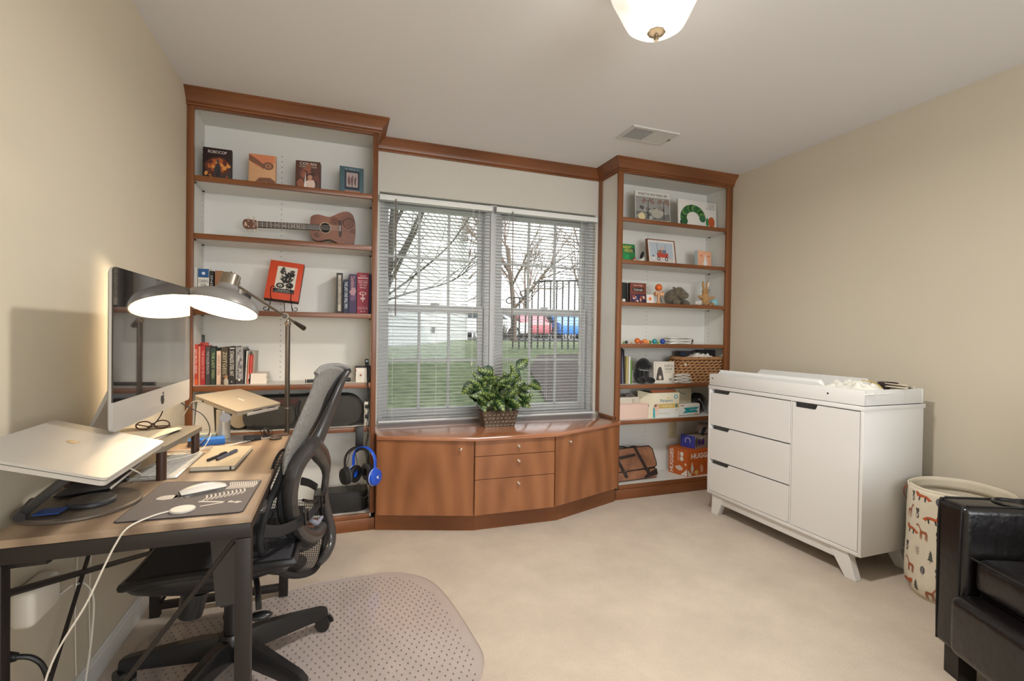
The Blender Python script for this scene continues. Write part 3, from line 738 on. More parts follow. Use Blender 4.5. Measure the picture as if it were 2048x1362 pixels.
# ---- top shelf of the tall bookcase: four film boxes
random.seed(21)
def rnd_dots(n, cols, r=(.02, .05), box=(0, 1, 0, 1)):
    return [(blob(random.uniform(box[0], box[1]), random.uniform(box[2], box[3]), random.uniform(*r), random.uniform(*r), .35, 9), random.choice(cols)) for _ in range(n)]
fire = [(196, 104, 40), (150, 66, 28), (98, 40, 24), (224, 150, 70), (70, 32, 26)]
facing('dark film box, white title over an orange fire picture, leftmost on the top shelf', 'film box', (405, 291), (463, 299), 3.06, A[0], .028, (42, 22, 20), K_, rz=.03, group='film boxes on the top shelf', name='film_box',
       art=[(blob(.5, .45, .42, .3, .15), (98, 44, 24)), (blob(.52, .5, .26, .22, .2), (178, 92, 36))]+rnd_dots(26, fire, (.03, .08), (.08, .92, .08, .62))+[(blob(.52, .3, .12, .26, .1), (52, 46, 48)), (blob(.52, .62, .05, .06, .1), (70, 66, 70)), ([(.44, .02), (.5, .35), (.56, .35), (.62, .02)], (40, 34, 36))],
       texts=[('ROBOCOP', .18, .84, .64, .085, (238, 226, 220)), ('A', .05, .03, .08, .06, (235, 230, 225))])
facing('sand-coloured film box with a brown swirl, second from the left on the top shelf', 'film box', (497, 304), (551.5, 313.5), 3.07, A[0], .03, (214, 164, 118), (120, 80, 50), rz=-.04, group='film boxes on the top shelf', name='film_box',
       art=[([(0, 1), (0, .8), (.3, .62), (.6, .6), (.95, .75), (.95, 1)], (214, 132, 92)), ([(0, .98), (0, .78), (.35, .66), (.55, .55), (.6, .68), (.35, .82)], (132, 86, 64)), (ellp(.72, .66, .2, .12, 20), (120, 84, 64)), (ellp(.72, .66, .12, .07, 16), (176, 124, 92)), (ellp(.72, .66, .05, .03, 12), (110, 70, 52)),
            ([(.25, .15), (.4, .28), (.8, .3), (1, .2), (1, 0), (.3, 0)], (128, 84, 62))], texts=[('DUNE', .32, .07, .36, .08, (236, 214, 184), {'space': 1.6}), ('M', .06, .03, .09, .05, (240, 230, 220))])
facing('thick film box with a stormy red-brown cover, third on the top shelf', 'film box', (591, 317), (640, 328.5), 3.06, A[0], .05, (92, 60, 50), (28, 20, 20), rz=-.10, group='film boxes on the top shelf', name='film_box',
       art=rnd_dots(20, [(150, 92, 70), (186, 108, 84), (70, 46, 42), (110, 70, 60)], (.08, .16), (.1, .9, .1, .75))+[(blob(.6, .2, .22, .2, .12), (222, 196, 180)), (blob(.6, .45, .09, .1, .15), (190, 140, 118)), ([(.36, .1), (.4, .62), (.44, .1)], (232, 230, 228))],
       texts=[('CONAN', .16, .86, .68, .085, (236, 226, 214)), ('CHRONICLES', .14, .78, .72, .05, (220, 206, 190))])
facing('small blue-grey bordered film case, rightmost on the top shelf', 'film case', (680, 329.5), (728, 336.5), 3.05, A[0], .014, (70, 96, 104), (40, 50, 56), rz=.05, group='film boxes on the top shelf', name='film_case',
       art=[([(.2, .22), (.82, .22), (.82, .86), (.2, .86)], (40, 44, 58)), ([(.27, .3), (.75, .3), (.75, .8), (.27, .8)], (168, 152, 148))]+[(blob(.38+.13*i, .52, .045, .17, .3), (104, 76, 76)) for i in range(3)]+[([(.2, .04), (.85, .04), (.85, .17), (.2, .17)], (176, 116, 96))],
       texts=[('VIII  MMXX  IX', .2, .9, .6, .04, (190, 200, 200))])

# ---- ukulele on the second shelf
def ukulele():
    y0 = 3.045
    P = lambda px, py: at(px, py, y=y0)
    tail, head = P(711, 474), P(485, 463.5)
    ax = (tail-head).normalized(); L = (tail-head).length
    t = thing('ukulele', 'brown wooden ukulele with engraved swirls lying on its side on the second shelf', 'ukulele', (.5*(tail.x+head.x), y0, A[1]))
    mw = wood('mahogany', (92, 52, 34), (138, 84, 58), (3, 10, 10), rough=.45); md = M('rosewood', (44, 30, 28), .5)
    hb = .252; ux = Vector((ax.x, 0, ax.z)); uz = Vector((-ax.z, 0, ax.x))
    prof = [(a, b*1.16) for a, b in [(0, .028), (.004, .05), (.02, .062), (.045, .066), (.07, .062), (.095, .057), (.115, .059), (.14, .070), (.17, .083), (.2, .089), (.225, .084), (.243, .066), (.251, .03), (.252, 0)]]
    pts = [Vector((a, b, 0)) for a, b in prof]; sm = smoothpath(pts, 3)
    up = [(L-hb+p.x, p.y) for p in sm]; outline = up+[(a, -b) for a, b in up[::-1][1:]]
    O = head.copy(); O.y = y0
    zmin = min((O+ux*a+uz*b).z for a, b in outline); O.z += A[1]-zmin
    g = G().prism([(a, b) for a, b in outline][::-1], O+Y3*.001, ux, uz, .0)
    g = G(); g.prism(outline, O+Y3*.058, ux, uz, .057)
    part('body', g, mw, t)
    at2 = lambda a, b, d=0: O+ux*a+uz*b+Vector((0, -d, 0))
    sh = L-hb+.082
    part('sound_hole', G().lathe([(0, .001), (.028, .001), (.028, 0)], at2(sh, 0, 0), 28, R=Rx(PI/2)), M('hole dark', (20, 16, 15), .9), t)
    part('rosette', G().tube([at2(sh+.031*math.cos(a), .031*math.sin(a), .0012) for a in [2*PI*i/32 for i in range(32)]], .0018, 6, closed=True), flat((196, 178, 150)), t)
    nk0 = .075
    g = G().box(nk0, L-hb+.01, -.0, .014, -.017, .017, bev=.004)
    bmesh.ops.transform(g.b, matrix=Matrix.Translation(O+Y3*.002) @ Matrix((ux, Y3, uz)).transposed().to_4x4(), verts=g.b.verts); part('neck', g, mw, t)
    g = G().box(nk0, L-hb+.052, -.005, -.0005, -.0175, .0175, bev=.001)
    bmesh.ops.transform(g.b, matrix=Matrix.Translation(O) @ Matrix((ux, Y3, uz)).transposed().to_4x4(), verts=g.b.verts); fb = part('fretboard', g, md, t)
    x = L-hb+.06; sc = x+.10-nk0; d = 0
    for k in range(15):
        d = sc*(1-2**(-(k)/12)) if k else 0; xx = nk0+d
        if xx > L-hb+.05: break
        part('fret', G().cyl(at2(xx, -.0172, .0055), at2(xx, .0172, .0055), .0008 if k else .0016, n=6), flat((226, 214, 196)), fb)
    for k in (5, 7, 10, 12):
        xx = nk0+sc*(1-2**(-(k-.5)/12)); part('fret_marker', G().cyl(at2(xx, 0, .0052), at2(xx, 0, .0056), .0025, n=10), flat((220, 214, 204)), fb)
    hs = [(nk0, .017), (nk0-.012, .024), (.03, .027), (.012, .026), (.004, .018), (0, .006)]
    ho_ = hs+[(a, -b) for a, b in hs[::-1]]
    hd_ = part('headstock', G().prism(ho_[::-1], at2(0, 0, 0)+Y3*.012, ux, -uz if 0 else uz, .012) if 0 else G().prism(ho_, at2(0, 0, 0)+Y3*.012, ux, uz, .012), mw, t)
    for a in (.03, .056):
        for s in (1, -1):
            part('tuning_peg', G().cyl(at2(a, s*.016, .001), at2(a, s*.016, .009), .0035, n=10).cyl(at2(a, s*.026, -.006), at2(a, s*.034, -.006), .0016, n=8).cyl(at2(a, s*.033, -.006), at2(a, s*.042, -.006), .005, n=10), flat((206, 190, 170)), hd_)
    text = lettering('&', at2(.008, -.012, 0), -uz*-1 if 0 else ux, uz, .016, .022, flat((226, 206, 178)), hd_, lift=.001, name='emblem')
    bx = L-hb+.165
    g = G().prism([(bx-.006, -.045), (bx+.004, -.05), (bx+.008, -.03), (bx+.008, .03), (bx+.004, .05), (bx-.006, .045), (bx-.004, 0)], at2(0, 0, .0), ux, uz, .006)
    br = part('bridge', g, md, t)
    part('saddle', G().box(-.001, .001, -.008, -.005, -.018, .018).b and G().cyl(at2(bx, -.018, .0075), at2(bx, .018, .0075), .0013, n=6), flat((235, 230, 220)), br)
    for s in (-.0105, -.0035, .0035, .0105):
        part('string', G().cyl(at2(nk0-.02, s*.9, .006), at2(bx+.004, s*1.2, .008), .0007, n=5), flat((224, 216, 206)), t)
    cx, cz = L-hb+.21, .028
    me_ = flat((62, 40, 30))
    for (c0, c1, r0, turns, sg) in ((.213, .03, .036, 2.3, 1), (.035, -.042, .016, 1.6, -1), (.135, .035, .02, 1.3, 1), (.235, -.01, .014, 1.2, -1)):
        pts = [at2(L-hb+c0+r0*(1-k/40*.92)*math.cos(sg*2*PI*turns*k/40), c1+r0*(1-k/40*.92)*math.sin(sg*2*PI*turns*k/40), .0003) for k in range(41)]
        part('engraved_swirl', G().tube(pts, .0015, 5), me_, t)
    for k in range(5):
        pts = [at2(L-hb+.10+.028*q+.004*k, .02+.009*k+.012*math.sin(q*2.2+.4), .0003) for q in [i/8*2.6 for i in range(9)]]
        part('engraved_swirl', G().tube(pts, .0009, 5), me_, t)
ukulele()

# ---- spines of standing books
def spine(label, x0, x1, top, y, z, depth, col, txt='', tcol=W_, group=None, lean=0, tsc=.6, th0=.12, extra=(), pages=True):
    a = at(x0, top, y=y); b = at(x1, top, y=y); w = b.x-a.x-.0012; h = a.z-z
    t = thing('book', label, 'book', (a.x, y, z), 0, group, rot=(0, lean, 0))
    g = G().box(0, .0022, 0, depth, 0, h).box(w-.0022, w, 0, depth, 0, h).box(.0022, w-.0022, 0, .0022, 0, h)
    part('cover', g.weld(1e-4), flat(col), t, world=False, smooth=False)
    if pages: part('pages', G().box(.0023, w-.0023, .0025, depth-.004, .003, h-.004), PAGE, t, world=False, smooth=False)
    if txt:
        m = wm(t); R = m.to_3x3(); tw = h*(1-th0-.12) if tsc is None else h*tsc; thh = w*.55
        lettering(txt, m @ Vector((w*.5-thh/2, 0, h*(1-th0))), -(R @ Z3), R @ X3, tw, thh, flat(tcol), t, lift=.0008)
    if extra: printed(t, w, h, list(extra))
    return t
gA = 'books on the shelf under the easel'
yb_ = 3.06
facing('black and white patterned comic volume standing behind the red books', 'book', (386, 669.5), (408, 669.5), 3.2, A[3], .02, (64, 70, 74), K_, name='book', lean=0,
       art=[([(.3, .8), (.75, .8), (.75, .99), (.3, .99)], (44, 48, 54))]+rnd_dots(30, [(150, 160, 160), (30, 34, 38), (104, 112, 114)], (.02, .06), (.05, .95, .3, .95)))
Zb = A[3]
def zx(v): return 380+v/9.727
def zy(v): return 640+v/9.727
facing('large red book standing behind the row, its top edge showing over the spines', 'book', (zx(150), zy(437)), (zx(352), zy(437)), 3.17, Zb, .02, (196, 74, 58), (150, 50, 40), name='book', lean=0, texts=[('RED ATLAS', .3, .93, .5, .035, (230, 160, 150))] if 0 else ())
spine('red book with small white spine lettering, first of the row', zx(80), zx(162), zy(472), yb_, Zb, .17, (196, 64, 44), 'NEW BRUTAL HEROES', W_, gA, extra=[([(0, 0), (1, 0), (1, .15), (0, .15)], (222, 96, 40))])
spine('narrow salmon book next to the first red one', zx(165), zx(208), zy(512), yb_, Zb, .15, (222, 140, 112), '', W_, gA)
spine('crimson book with pale lettering, third in the row', zx(211), zx(300), zy(502), yb_, Zb, .16, (178, 46, 48), 'THE SHADE OF SEVEN', (226, 170, 160), gA, tsc=.72)
spine('charcoal book with grey spaced lettering, left of the green one', zx(306), zx(396), zy(520), yb_, Zb, .17, (74, 68, 66), 'THE KILLER PLACES', (186, 180, 174), gA)
spine('dark green book with yellow-green lettering', zx(404), zx(504), zy(545), yb_, Zb, .16, (42, 62, 50), 'THE LAST WISH', (172, 190, 128), gA, tsc=.7)
spine('pink-beige paperback with dark lettering', zx(518), zx(606), zy(602), yb_, Zb, .13, (222, 192, 172), 'CHOICE OF STARS', (92, 70, 60), gA)
spine('brown-olive book with pale upright letters, behind the tiny jar', zx(614), zx(745), zy(530), yb_, Zb, .17, (68, 56, 40), 'ZEITGEIST', (200, 190, 160), gA, tsc=.7)
spine('black book with big white tapering title', zx(752), zx(886), zy(516), yb_, Zb, .17, (42, 38, 34), 'STAINLESS STEEL RAT', (220, 216, 208), gA, tsc=.66, extra=[([(.2, .94), (.9, .94), (.9, .965), (.2, .965)], (210, 206, 200)), (ellp(.5, .07, .1, .015), (220, 216, 210))])
spine('thick grey marbled book with a round badge at its foot', zx(892), zx(1040), zy(526), yb_, Zb, .17, (150, 148, 148), '', W_, gA, extra=[(blob(random.uniform(.2, .85), random.uniform(.15, .95), .14, .045, .4), random.choice([(120, 116, 120), (176, 174, 172), (98, 96, 102)])) for _ in range(26)]+[([(0, .0), (1, 0), (1, .13), (0, .13)], (50, 46, 46)), (ellp(.5, .12, .16, .03), (224, 222, 216))])
spine('slim black book right of the marbled one', zx(1048), zx(1072), zy(578), yb_, Zb, .16, (34, 32, 36), '', W_, gA)
spine('thin pale grey book leaning right of the slim black one', zx(1074), zx(1104), zy(600), yb_, Zb, .16, (202, 200, 190), '', W_, gA, lean=.035)
spine('thin pink book in front of the red one at the row end', zx(1112), zx(1142), zy(680), yb_, Zb, .14, (210, 120, 104), '', W_, gA, lean=.04)
spine('thin bright red book near the row end', zx(1150), zx(1180), zy(682), yb_, Zb, .14, (220, 70, 54), '', W_, gA, lean=.045)
spine('grey cloth album at the right end of the row', zx(1200), zx(1262), zy(600), 3.12, Zb, .1, (166, 160, 146), '', W_, gA, lean=.03)
x0 = at(zx(1203), 0, y=3.06).x; x1 = at(zx(1552), 0, y=3.06).x
for k, (dx, lb) in enumerate(((0, 'bottom'), (.002, 'second from the bottom'), (-.001, 'third from the bottom'), (.001, 'top'))):
    t = thing('paperback', 'small white paperback lying flat, %s of its stack' % lb, 'book', (x0+dx, 3.06, Zb+k*.0148), 0, 'stack of white paperbacks')
    part('cover', G().box(0, x1-x0, 0, .0015, 0, .0146).box(0, x1-x0, .0015, .14, 0, .0011).box(0, x1-x0, .0015, .14, .0135, .0146), flat((228, 218, 208)), t, world=False, smooth=False)
    part('pages', G().box(.001, x1-x0-.0015, .0016, .138, .0012, .0134), PAGE, t, world=False, smooth=False)
# tiny jar
p = at(452, 770, y=3.02); 
t = thing('tiny_jar', 'tiny corked glass jar of seeds in front of the brown book', 'jar', (p.x, 3.02, Zb))
part('glass', G().lathe([(0, 0), (.011, 0), (.012, .004), (.012, .028), (.008, .034), (.008, .040)], (0, 0, 0), 16), M('jar glass', (206, 196, 178), .1, alpha=.75), t, world=False)
part('cork', G().cyl((0, 0, .038), (0, 0, .053), .0085, .0095, 12), flat((170, 124, 84)), t, world=False)
part('seeds', G().lathe([(0, .001), (.0105, .001), (.011, .018), (0, .02)], (0, 0, 0), 12), flat((150, 110, 70)), t, world=False)

# ---- left end of the third shelf, behind the lamp
def z2(x, y): return (370+x/4.54, 380+y/4.54)
gB = 'books at the left end of the easel shelf'
spine('thin grey-white book against the bookcase side, behind the lamp', *[z2(v, 0)[0] for v in (84, 114)], 535, yb_, A[2], .17, (206, 202, 194), '', W_, gB)
spine('white parenting book with a blue head band, behind the lamp', *[z2(v, 0)[0] for v in (118, 221)], 536, yb_, A[2], .17, (226, 222, 212), '', W_, gB,
      extra=[([(.02, .78), (.98, .78), (.98, .99), (.02, .99)], (36, 84, 138)), (ellp(.5, .88, .16, .035), (220, 230, 240))])
bt = bpy.data.objects[-1] if 0 else None
t = [o for o in bpy.data.objects if o.get('label', '').startswith('white parenting')][0]
m = wm(t); wv = at(z2(221, 0)[0], 536, y=yb_).x-at(z2(118, 0)[0], 536, y=yb_).x; hv = at(z2(118, 0)[0], 536, y=yb_).z-A[2]
for i, wd in enumerate(('CARING', 'FOR', 'YOUR', 'BABY', 'AND', 'YOUNG')):
    ww = min(.84, len(wd)*.15)*wv; lettering(wd, m @ Vector((wv*.5-ww/2, 0, hv*(.66-.10*i))), X3, Z3, ww, hv*.07, flat((60, 66, 80)), t, lift=.001)
spine('slim black book between the white and the tan ones, behind the lamp', *[z2(v, 0)[0] for v in (224, 262)], 542, yb_, A[2], .17, (38, 36, 38), 'INDEX', (200, 196, 190), gB)
spine('tan book half hidden by the lamp neck', *[z2(v, 0)[0] for v in (272, 345)], 541, yb_, A[2], .17, (150, 104, 74), '', W_, gB)
spine('grey magazine leaning right of the lamp neck', 462, 467, 572, yb_, A[2], .17, (172, 170, 166), '', W_, gB, lean=.12)
spine('pale magazine leaning below the lamp arm', 471, 477, 575, yb_, A[2], .17, (206, 200, 190), '', W_, gB, lean=.16)
spine('dark slim book leaning below the lamp arm', 480, 485, 584, yb_, A[2], .17, (70, 68, 70), '', W_, gB, lean=.2)
# ---- right end of the third shelf
gC = 'tall books at the right end of the easel shelf'
spine('black slipcased book with a pale label strip, first of the tall group', *[z2(v, 0)[0] for v in (1376, 1436)], 545.5, yb_, A[2], .17, (44, 40, 38), 'THE NEW ILLUMINATIONS', (60, 54, 50), gC, tsc=.66, extra=[([(.26, .06), (.74, .06), (.74, .95), (.26, .95)], (190, 180, 160))])
spine('low navy book with white title, second of the tall group', *[z2(v, 0)[0] for v in (1440, 1490)], 559, yb_, A[2], .16, (30, 38, 58), 'THE LAST ONE WILL WIN', (214, 218, 226), gC, tsc=.78, th0=.06)
spine('purple-blue book with a misty picture on its spine', *[z2(v, 0)[0] for v in (1492, 1561)], 548, yb_, A[2], .17, (60, 42, 78), 'Dandelion', (206, 150, 150), gC, tsc=.3, th0=.06, extra=[(blob(.5, .55, .4, .13, .3), (170, 130, 140)), (blob(.5, .4, .35, .08, .3), (104, 70, 104))])
spine('thick crimson book with gilt title and emblem', *[z2(v, 0)[0] for v in (1564, 1672)], 545, yb_, A[2], .18, (140, 24, 50), '', (225, 200, 190), gC,
      extra=[([(.06, .86), (.94, .86), (.94, .885), (.06, .885)], (222, 180, 180)), ([(.06, .80), (.94, .80), (.94, .81), (.06, .81)], (222, 180, 180)), ([(.06, .13), (.94, .13), (.94, .14), (.06, .14)], (222, 180, 180)), ([(.06, .17), (.94, .17), (.94, .175), (.06, .175)], (222, 180, 180)), (ellp(.5, .5, .3, .045), (214, 176, 168)), (ellp(.5, .5, .2, .03), (140, 24, 50)), ([(.45, .3), (.55, .3), (.55, .5), (.45, .5)], (214, 176, 168)), (ellp(.5, .38, .22, .03), (214, 176, 168))])
t = [o for o in bpy.data.objects if o.get('label', '').startswith('thick crimson')][0]
m = wm(t); wv = at(z2(1672, 0)[0], 545, y=yb_).x-at(z2(1564, 0)[0], 545, y=yb_).x; hv = at(z2(1564, 0)[0], 545, y=yb_).z-A[2]
for s_, v_, w2 in (('TOLKIEN', .905, .5), ('THE LORD', .745, .8), ('OF THE', .685, .6), ('RINGS', .625, .5), ('* *', .05, .4)):
    lettering(s_, m @ Vector((wv*(.5-w2/2), 0, hv*v_)), X3, Z3, wv*w2, hv*.036, flat((230, 200, 196)), t, lift=.001)
spine('deep blue book squeezed against the right side of the bookcase', *[z2(v, 0)[0] for v in (1674, 1694)], 548, yb_, A[2], .17, (38, 40, 80), '', W_, gC)

# ---- orange picture block on a scrolled easel
m_iron = M('black wrought iron', (38, 34, 34), .5, .6)
ya = 3.035
bl, br_, tl_ = at(527, 595, y=ya), at(597, 600, y=ya), at(542, 519, y=ya+.09)
bw = br_.x-bl.x; bh = (tl_-bl).length; tilt = math.atan2(.09, tl_.z-bl.z)
t = thing('picture_block', 'orange-red boxed book with a black and white motorcycle print, standing on a scrolled easel', 'picture', (bl.x, ya, bl.z), rot=(-tilt, .10, -.03))
part('case', G().box(0, bw, 0, .036, 0, bh, bev=.002), flat((202, 74, 42)), t, world=False)
part('dark_edge', G().box(bw, bw+.0008, .001, .035, .001, bh-.001).box(.001, bw-.001, .001, .035, -.0008, 0), flat((58, 34, 30)), t, world=False, smooth=False)
random.seed(5)
art = [([(.24, .28), (.83, .28), (.83, .86), (.24, .86)], (212, 206, 192)), ([(.22, .17), (.83, .17), (.83, .28), (.22, .28)], (44, 44, 46))]
art += [(ellp(.40, .36, .12, .07, 20), K_), (ellp(.40, .36, .07, .04, 16), (180, 176, 166)), (ellp(.68, .38, .10, .075, 20), K_), (blob(.56, .52, .17, .1, .2), (40, 38, 38)), (blob(.62, .66, .16, .06, .2), (30, 28, 28)), (blob(.4, .75, .07, .09, .3), (70, 66, 62)), (blob(.68, .74, .09, .05, .2), (70, 66, 62))]
art += rnd_dots(34, [(28, 26, 26), (120, 114, 106), (206, 200, 190), (60, 56, 54)], (.012, .032), (.34, .78, .34, .78))
printed(t, bw, bh, art)
text_on(t, 'ROADSTERS', .36, .225, .34, .025, bw, bh, W_); text_on(t, 'AND OTHER MOTORCYCLES', .28, .19, .5, .016, bw, bh, W_)
t = thing('easel', 'black wrought-iron display easel with curled feet, holding the orange picture', 'easel', ((bl.x+br_.x)/2, 3.03, A[2]))
zb_ = bl.z
for s in (-1, 1):
    xc = (bl.x+br_.x)/2+s*bw*.27
    def sp(cx, cz, r, a0, turns, y, n=16): return [(cx+r*(1-.75*k/n)*math.cos(a0+turns*2*PI*k/n), y, cz+r*(1-.75*k/n)*math.sin(a0+turns*2*PI*k/n)) for k in range(n+1)]
    top = sp(xc-s*.012, zb_+.055, .014, 0 if s > 0 else PI, .9*s, 3.012)
    foot = sp(xc+s*.028, A[2]+.018, .016, PI if s > 0 else 0, .95*s, 3.012)
    g = G().tube([(xc, 3.03, zb_-.006)]+[(xc+s*.004, 3.014, zb_+.01), (xc+s*.003, 3.011, zb_+.035)]+top, .0022, 6)
    part('hook', g, m_iron, t)
    part('leg', G().tube([(xc-s*.006, 3.06, zb_-.004), (xc+s*.004, 3.022, zb_-.008), (xc+s*.008, 3.014, A[2]+.03)]+foot, .0022, 6), m_iron, t)
    part('foot', G().cyl((xc+s*.008, 3.014, A[2]+.03), (xc+s*.012, 3.012, A[2]+.0005), .0022, n=6), m_iron, t)
xc = (bl.x+br_.x)/2
part('strut', G().tube([(xc-bw*.27, 3.05, zb_-.006), (xc, 3.06, zb_-.006), (xc+bw*.27, 3.05, zb_-.006)], .0022, 6).tube([(xc, 3.06, zb_-.006), (xc, 3.15, zb_+.2)], .0022, 6).tube([(xc, 3.15, zb_+.2), (xc, 3.22, A[2]+.001)], .0022, 6), m_iron, t)

# ---- torch, headset box, webcam
m_blk = M('black plastic', (30, 29, 30), .45); m_blkm = M('matt black', (24, 23, 24), .8); m_rub = M('grey rubber', (60, 58, 58), .7)
a, b = at(611, 762.5, y=3.04), at(700, 759, y=3.1); a.z = b.z = Zb+.0125
t = thing('torch', 'black metal torch lying on the shelf behind the chair back', 'torch', ((a.x+b.x)/2, 3.07, Zb))
part('barrel', G().cyl(a.lerp(b, .03), a.lerp(b, .8), .0095, n=16), m_blk, t)
part('end_ring', G().tube([a+(b-a).normalized().orthogonal()*0+Vector((0, .010*math.cos(q), .010*math.sin(q))) for q in [2*PI*i/14 for i in range(14)]], .0022, 6, closed=True), m_blk, t)
part('head', G().cyl(a.lerp(b, .8), b, .0095, .0122, 16), m_blk, t)
a, b = at(712, 724, y=3.03), at(741, 764, y=3.03)
t = thing('strap_box', 'small white box strapped with black webbing, at the right end of the long shelf', 'box', ((a.x+b.x)/2, 3.07, Zb))
part('carton', G().box(a.x, b.x-.02, 3.03, 3.14, Zb, Zb+.088, bev=.002), flat((226, 220, 208)), t)
part('strap', G().box(a.x-.003, b.x-.008, 3.035, 3.1, Zb+.0885, Zb+.096, bev=.002).box(a.x-.004, a.x-.0005, 3.06, 3.08, Zb+.03, Zb+.096, bev=.001), m_blk, t)
part('pouch', G().box(b.x-.019, b.x+.004, 3.028, 3.11, Zb+.004, Zb+.098, bev=.008), m_blkm, t)
for q in (.06, .09): part('clip', G().box(a.x-.006+(.03 if q < .08 else 0), a.x+.002+(.03 if q < .08 else 0), 3.022, 3.030, Zb+q-.02, Zb+q-.012), flat((140, 50, 36)), t)
a = at(735.5, 717, y=3.0)
t = thing('webcam', 'small black webcam on the strapped box, against the bookcase side', 'camera', (a.x-.002, 3.05, Zb+.0985))
part('mount', G().box(-.01, .008, -.01, .02, 0, .012, bev=.002), m_blk, t, world=False)
part('body', G().box(-.012, .01, -.012, .014, .013, .042, bev=.004), m_blk, t, world=False)
part('lens', G().cyl((-.001, -.014, .028), (-.001, -.012, .028), .007, n=16), M('lens glass', (60, 66, 78), .05), t, world=False)

# ---- fourth bay: instrument case, white bag, vase, power strip
zc = A[4]
pl, pr_ = at(488, 815, y=3.04), at(727, 815, y=3.04)
Lc = pr_.x-pl.x; hc = .178
def capsule(L, h, n=14): return [(L/2-h*.5+h*.5*math.cos(a), h/2+h*.5*math.sin(a)) for a in [-PI/2+PI*i/n for i in range(n+1)]]+[(-L/2+h*.42+h*.42*math.cos(a), h/2+h*.5*math.sin(a)) for a in [PI/2+PI*i/n for i in range(n+1)]]
t = thing('instrument_case', 'long rounded black soft instrument case lying along the shelf behind the lamp pole', 'case', ((pl.x+pr_.x)/2, 3.12, zc))
m_case = M('black nylon', (54, 52, 46), .75, bump=.3, bs=90); m_case2 = M('case piping', (34, 31, 30), .6)
cp = capsule(Lc, hc)
g = G().prism([(x, z+.001) for x, z in cp], (0, .10, 0), X3, Z3, .19)
es = [e for e in g.b.edges if abs(e.verts[0].co.y-e.verts[1].co.y) < 1e-6]
bmesh.ops.bevel(g.b, geom=es, offset=.014, segments=3, profile=.5, affect='EDGES')
part('shell', g, m_case, t, world=False)
for yy in (-.082, -.03):
    part('zip_piping', G().tube([(x*1.002, yy, z*1.0+.0015) for x, z in cp], .0042, 6, closed=True), m_case2, t, world=False)
part('front_pocket', G().prism([(x*.38-.19, z*.62+.025) for x, z in capsule(Lc*1.1, hc)], (0, -.09, 0), X3, Z3, .012), m_case, t, world=False)
part('pocket_zip', G().tube(smoothpath([(-.42*Lc, -.107, .035), (-.40*Lc, -.109, .026), (-.25*Lc, -.109, .024), (-.1*Lc, -.108, .028)], 4), .004, 6), m_case2, t, world=False)
part('strap', G().tube(smoothpath([(-.05*Lc, -.092, .005), (-.055*Lc, -.1, .06), (-.07*Lc, -.1, .11), (-.05*Lc, -.093, .16)], 4), .012, 8, flat=.2), m_case2, t, world=False)
part('top_band', G().prism([(-.33*Lc, .14), (-.05*Lc, .14), (-.06*Lc, .172), (-.31*Lc, .172)], (0, -.0912, 0), X3, Z3, .004), M('maroon fabric', (62, 26, 24), .6), t, world=False)
part('handle', G().tube(smoothpath([(-.03*Lc, -.02, hc-.003), (0, -.02, hc+.012), (.08*Lc, -.02, hc+.012), (.11*Lc, -.02, hc-.003)], 4), .006, 8), m_case2, t, world=False)
# white paper bag and dark vase at the left end
a, b = at(389, 860, y=3.06), at(430, 860, y=3.06)
t = thing('paper_bag', 'tall white tapering paper bag behind the raised laptop stand', 'bag', ((a.x+b.x)/2, 3.1, zc))
g = G(); w0 = b.x-a.x
vs = [[g.b.verts.new((sx*w0/2*(.78 if k else 1), sy*.05*(.7 if k else 1), k*.168)) for sx, sy in ((-1, -1), (1, -1), (1, 1), (-1, 1))] for k in (0, 1)]
g.bridge(vs[0], vs[1]); g.cap(vs[0]); g.cap(vs[1])
part('sides', g, flat((226, 218, 204)), t, world=False, smooth=False)
part('fold', G().box(-w0*.47, w0*.47, -.0508, -.0495, .012, .0145), flat((196, 186, 170)), t, world=False)
a = at(437, 850, y=3.05)
t = thing('square_vase', 'dark olive glossy square vase behind the raised laptop stand', 'vase', (a.x, 3.09, zc))
part('body', G().lathe([(0, 0), (.033, 0), (.036, .01), (.04, .15), (.036, .15), (.03, .02), (0, .02)], (0, 0, 0), 4, R=Rz(PI/4)), M('olive glaze', (66, 60, 44), .2), t, world=False, ang=20)
part('foot_ring', G().box(-.027, .027, -.027, .027, -.0, .004).b and G().box(-.0255, .0255, -.026, .026, .012, .02), M('dark foot', (40, 34, 26), .5), t, world=False)
a = at(476, 838, y=3.05)
t = thing('speaker_ring', 'round grey speaker with a chrome rim standing behind the laptop stand', 'speaker', (a.x, 3.1, zc))
part('housing', G().cyl((0, -.03, .055), (0, .03, .055), .053, n=28), M('warm grey shell', (176, 160, 134), .4), t, world=False)
part('rim', G().tube([(.05*math.cos(q), -.031, .055+.05*math.sin(q)) for q in [2*PI*i/28 for i in range(28)]], .005, 8, closed=True), M('chrome rim', (60, 56, 50), .3, .7), t, world=False)
part('foot', G().box(-.03, .03, -.02, .02, 0, .006, bev=.002), m_blk, t, world=False)
a = at(735, 849, y=3.0)
t = thing('power_strip', 'white power strip standing upright inside the bookcase stile, cables plugged in', 'power strip', (.166, 3.0, zc))
part('body', G().box(-.014, .017, -.006, .024, .002, .145, bev=.003), flat((220, 216, 208)), t, world=False)
for k in range(4): part('plug', G().box(-.010, .012, -.024, -.0065, .018+k*.03, .04+k*.03, bev=.003), m_blk if k % 2 else flat((200, 198, 192)), t, world=False)
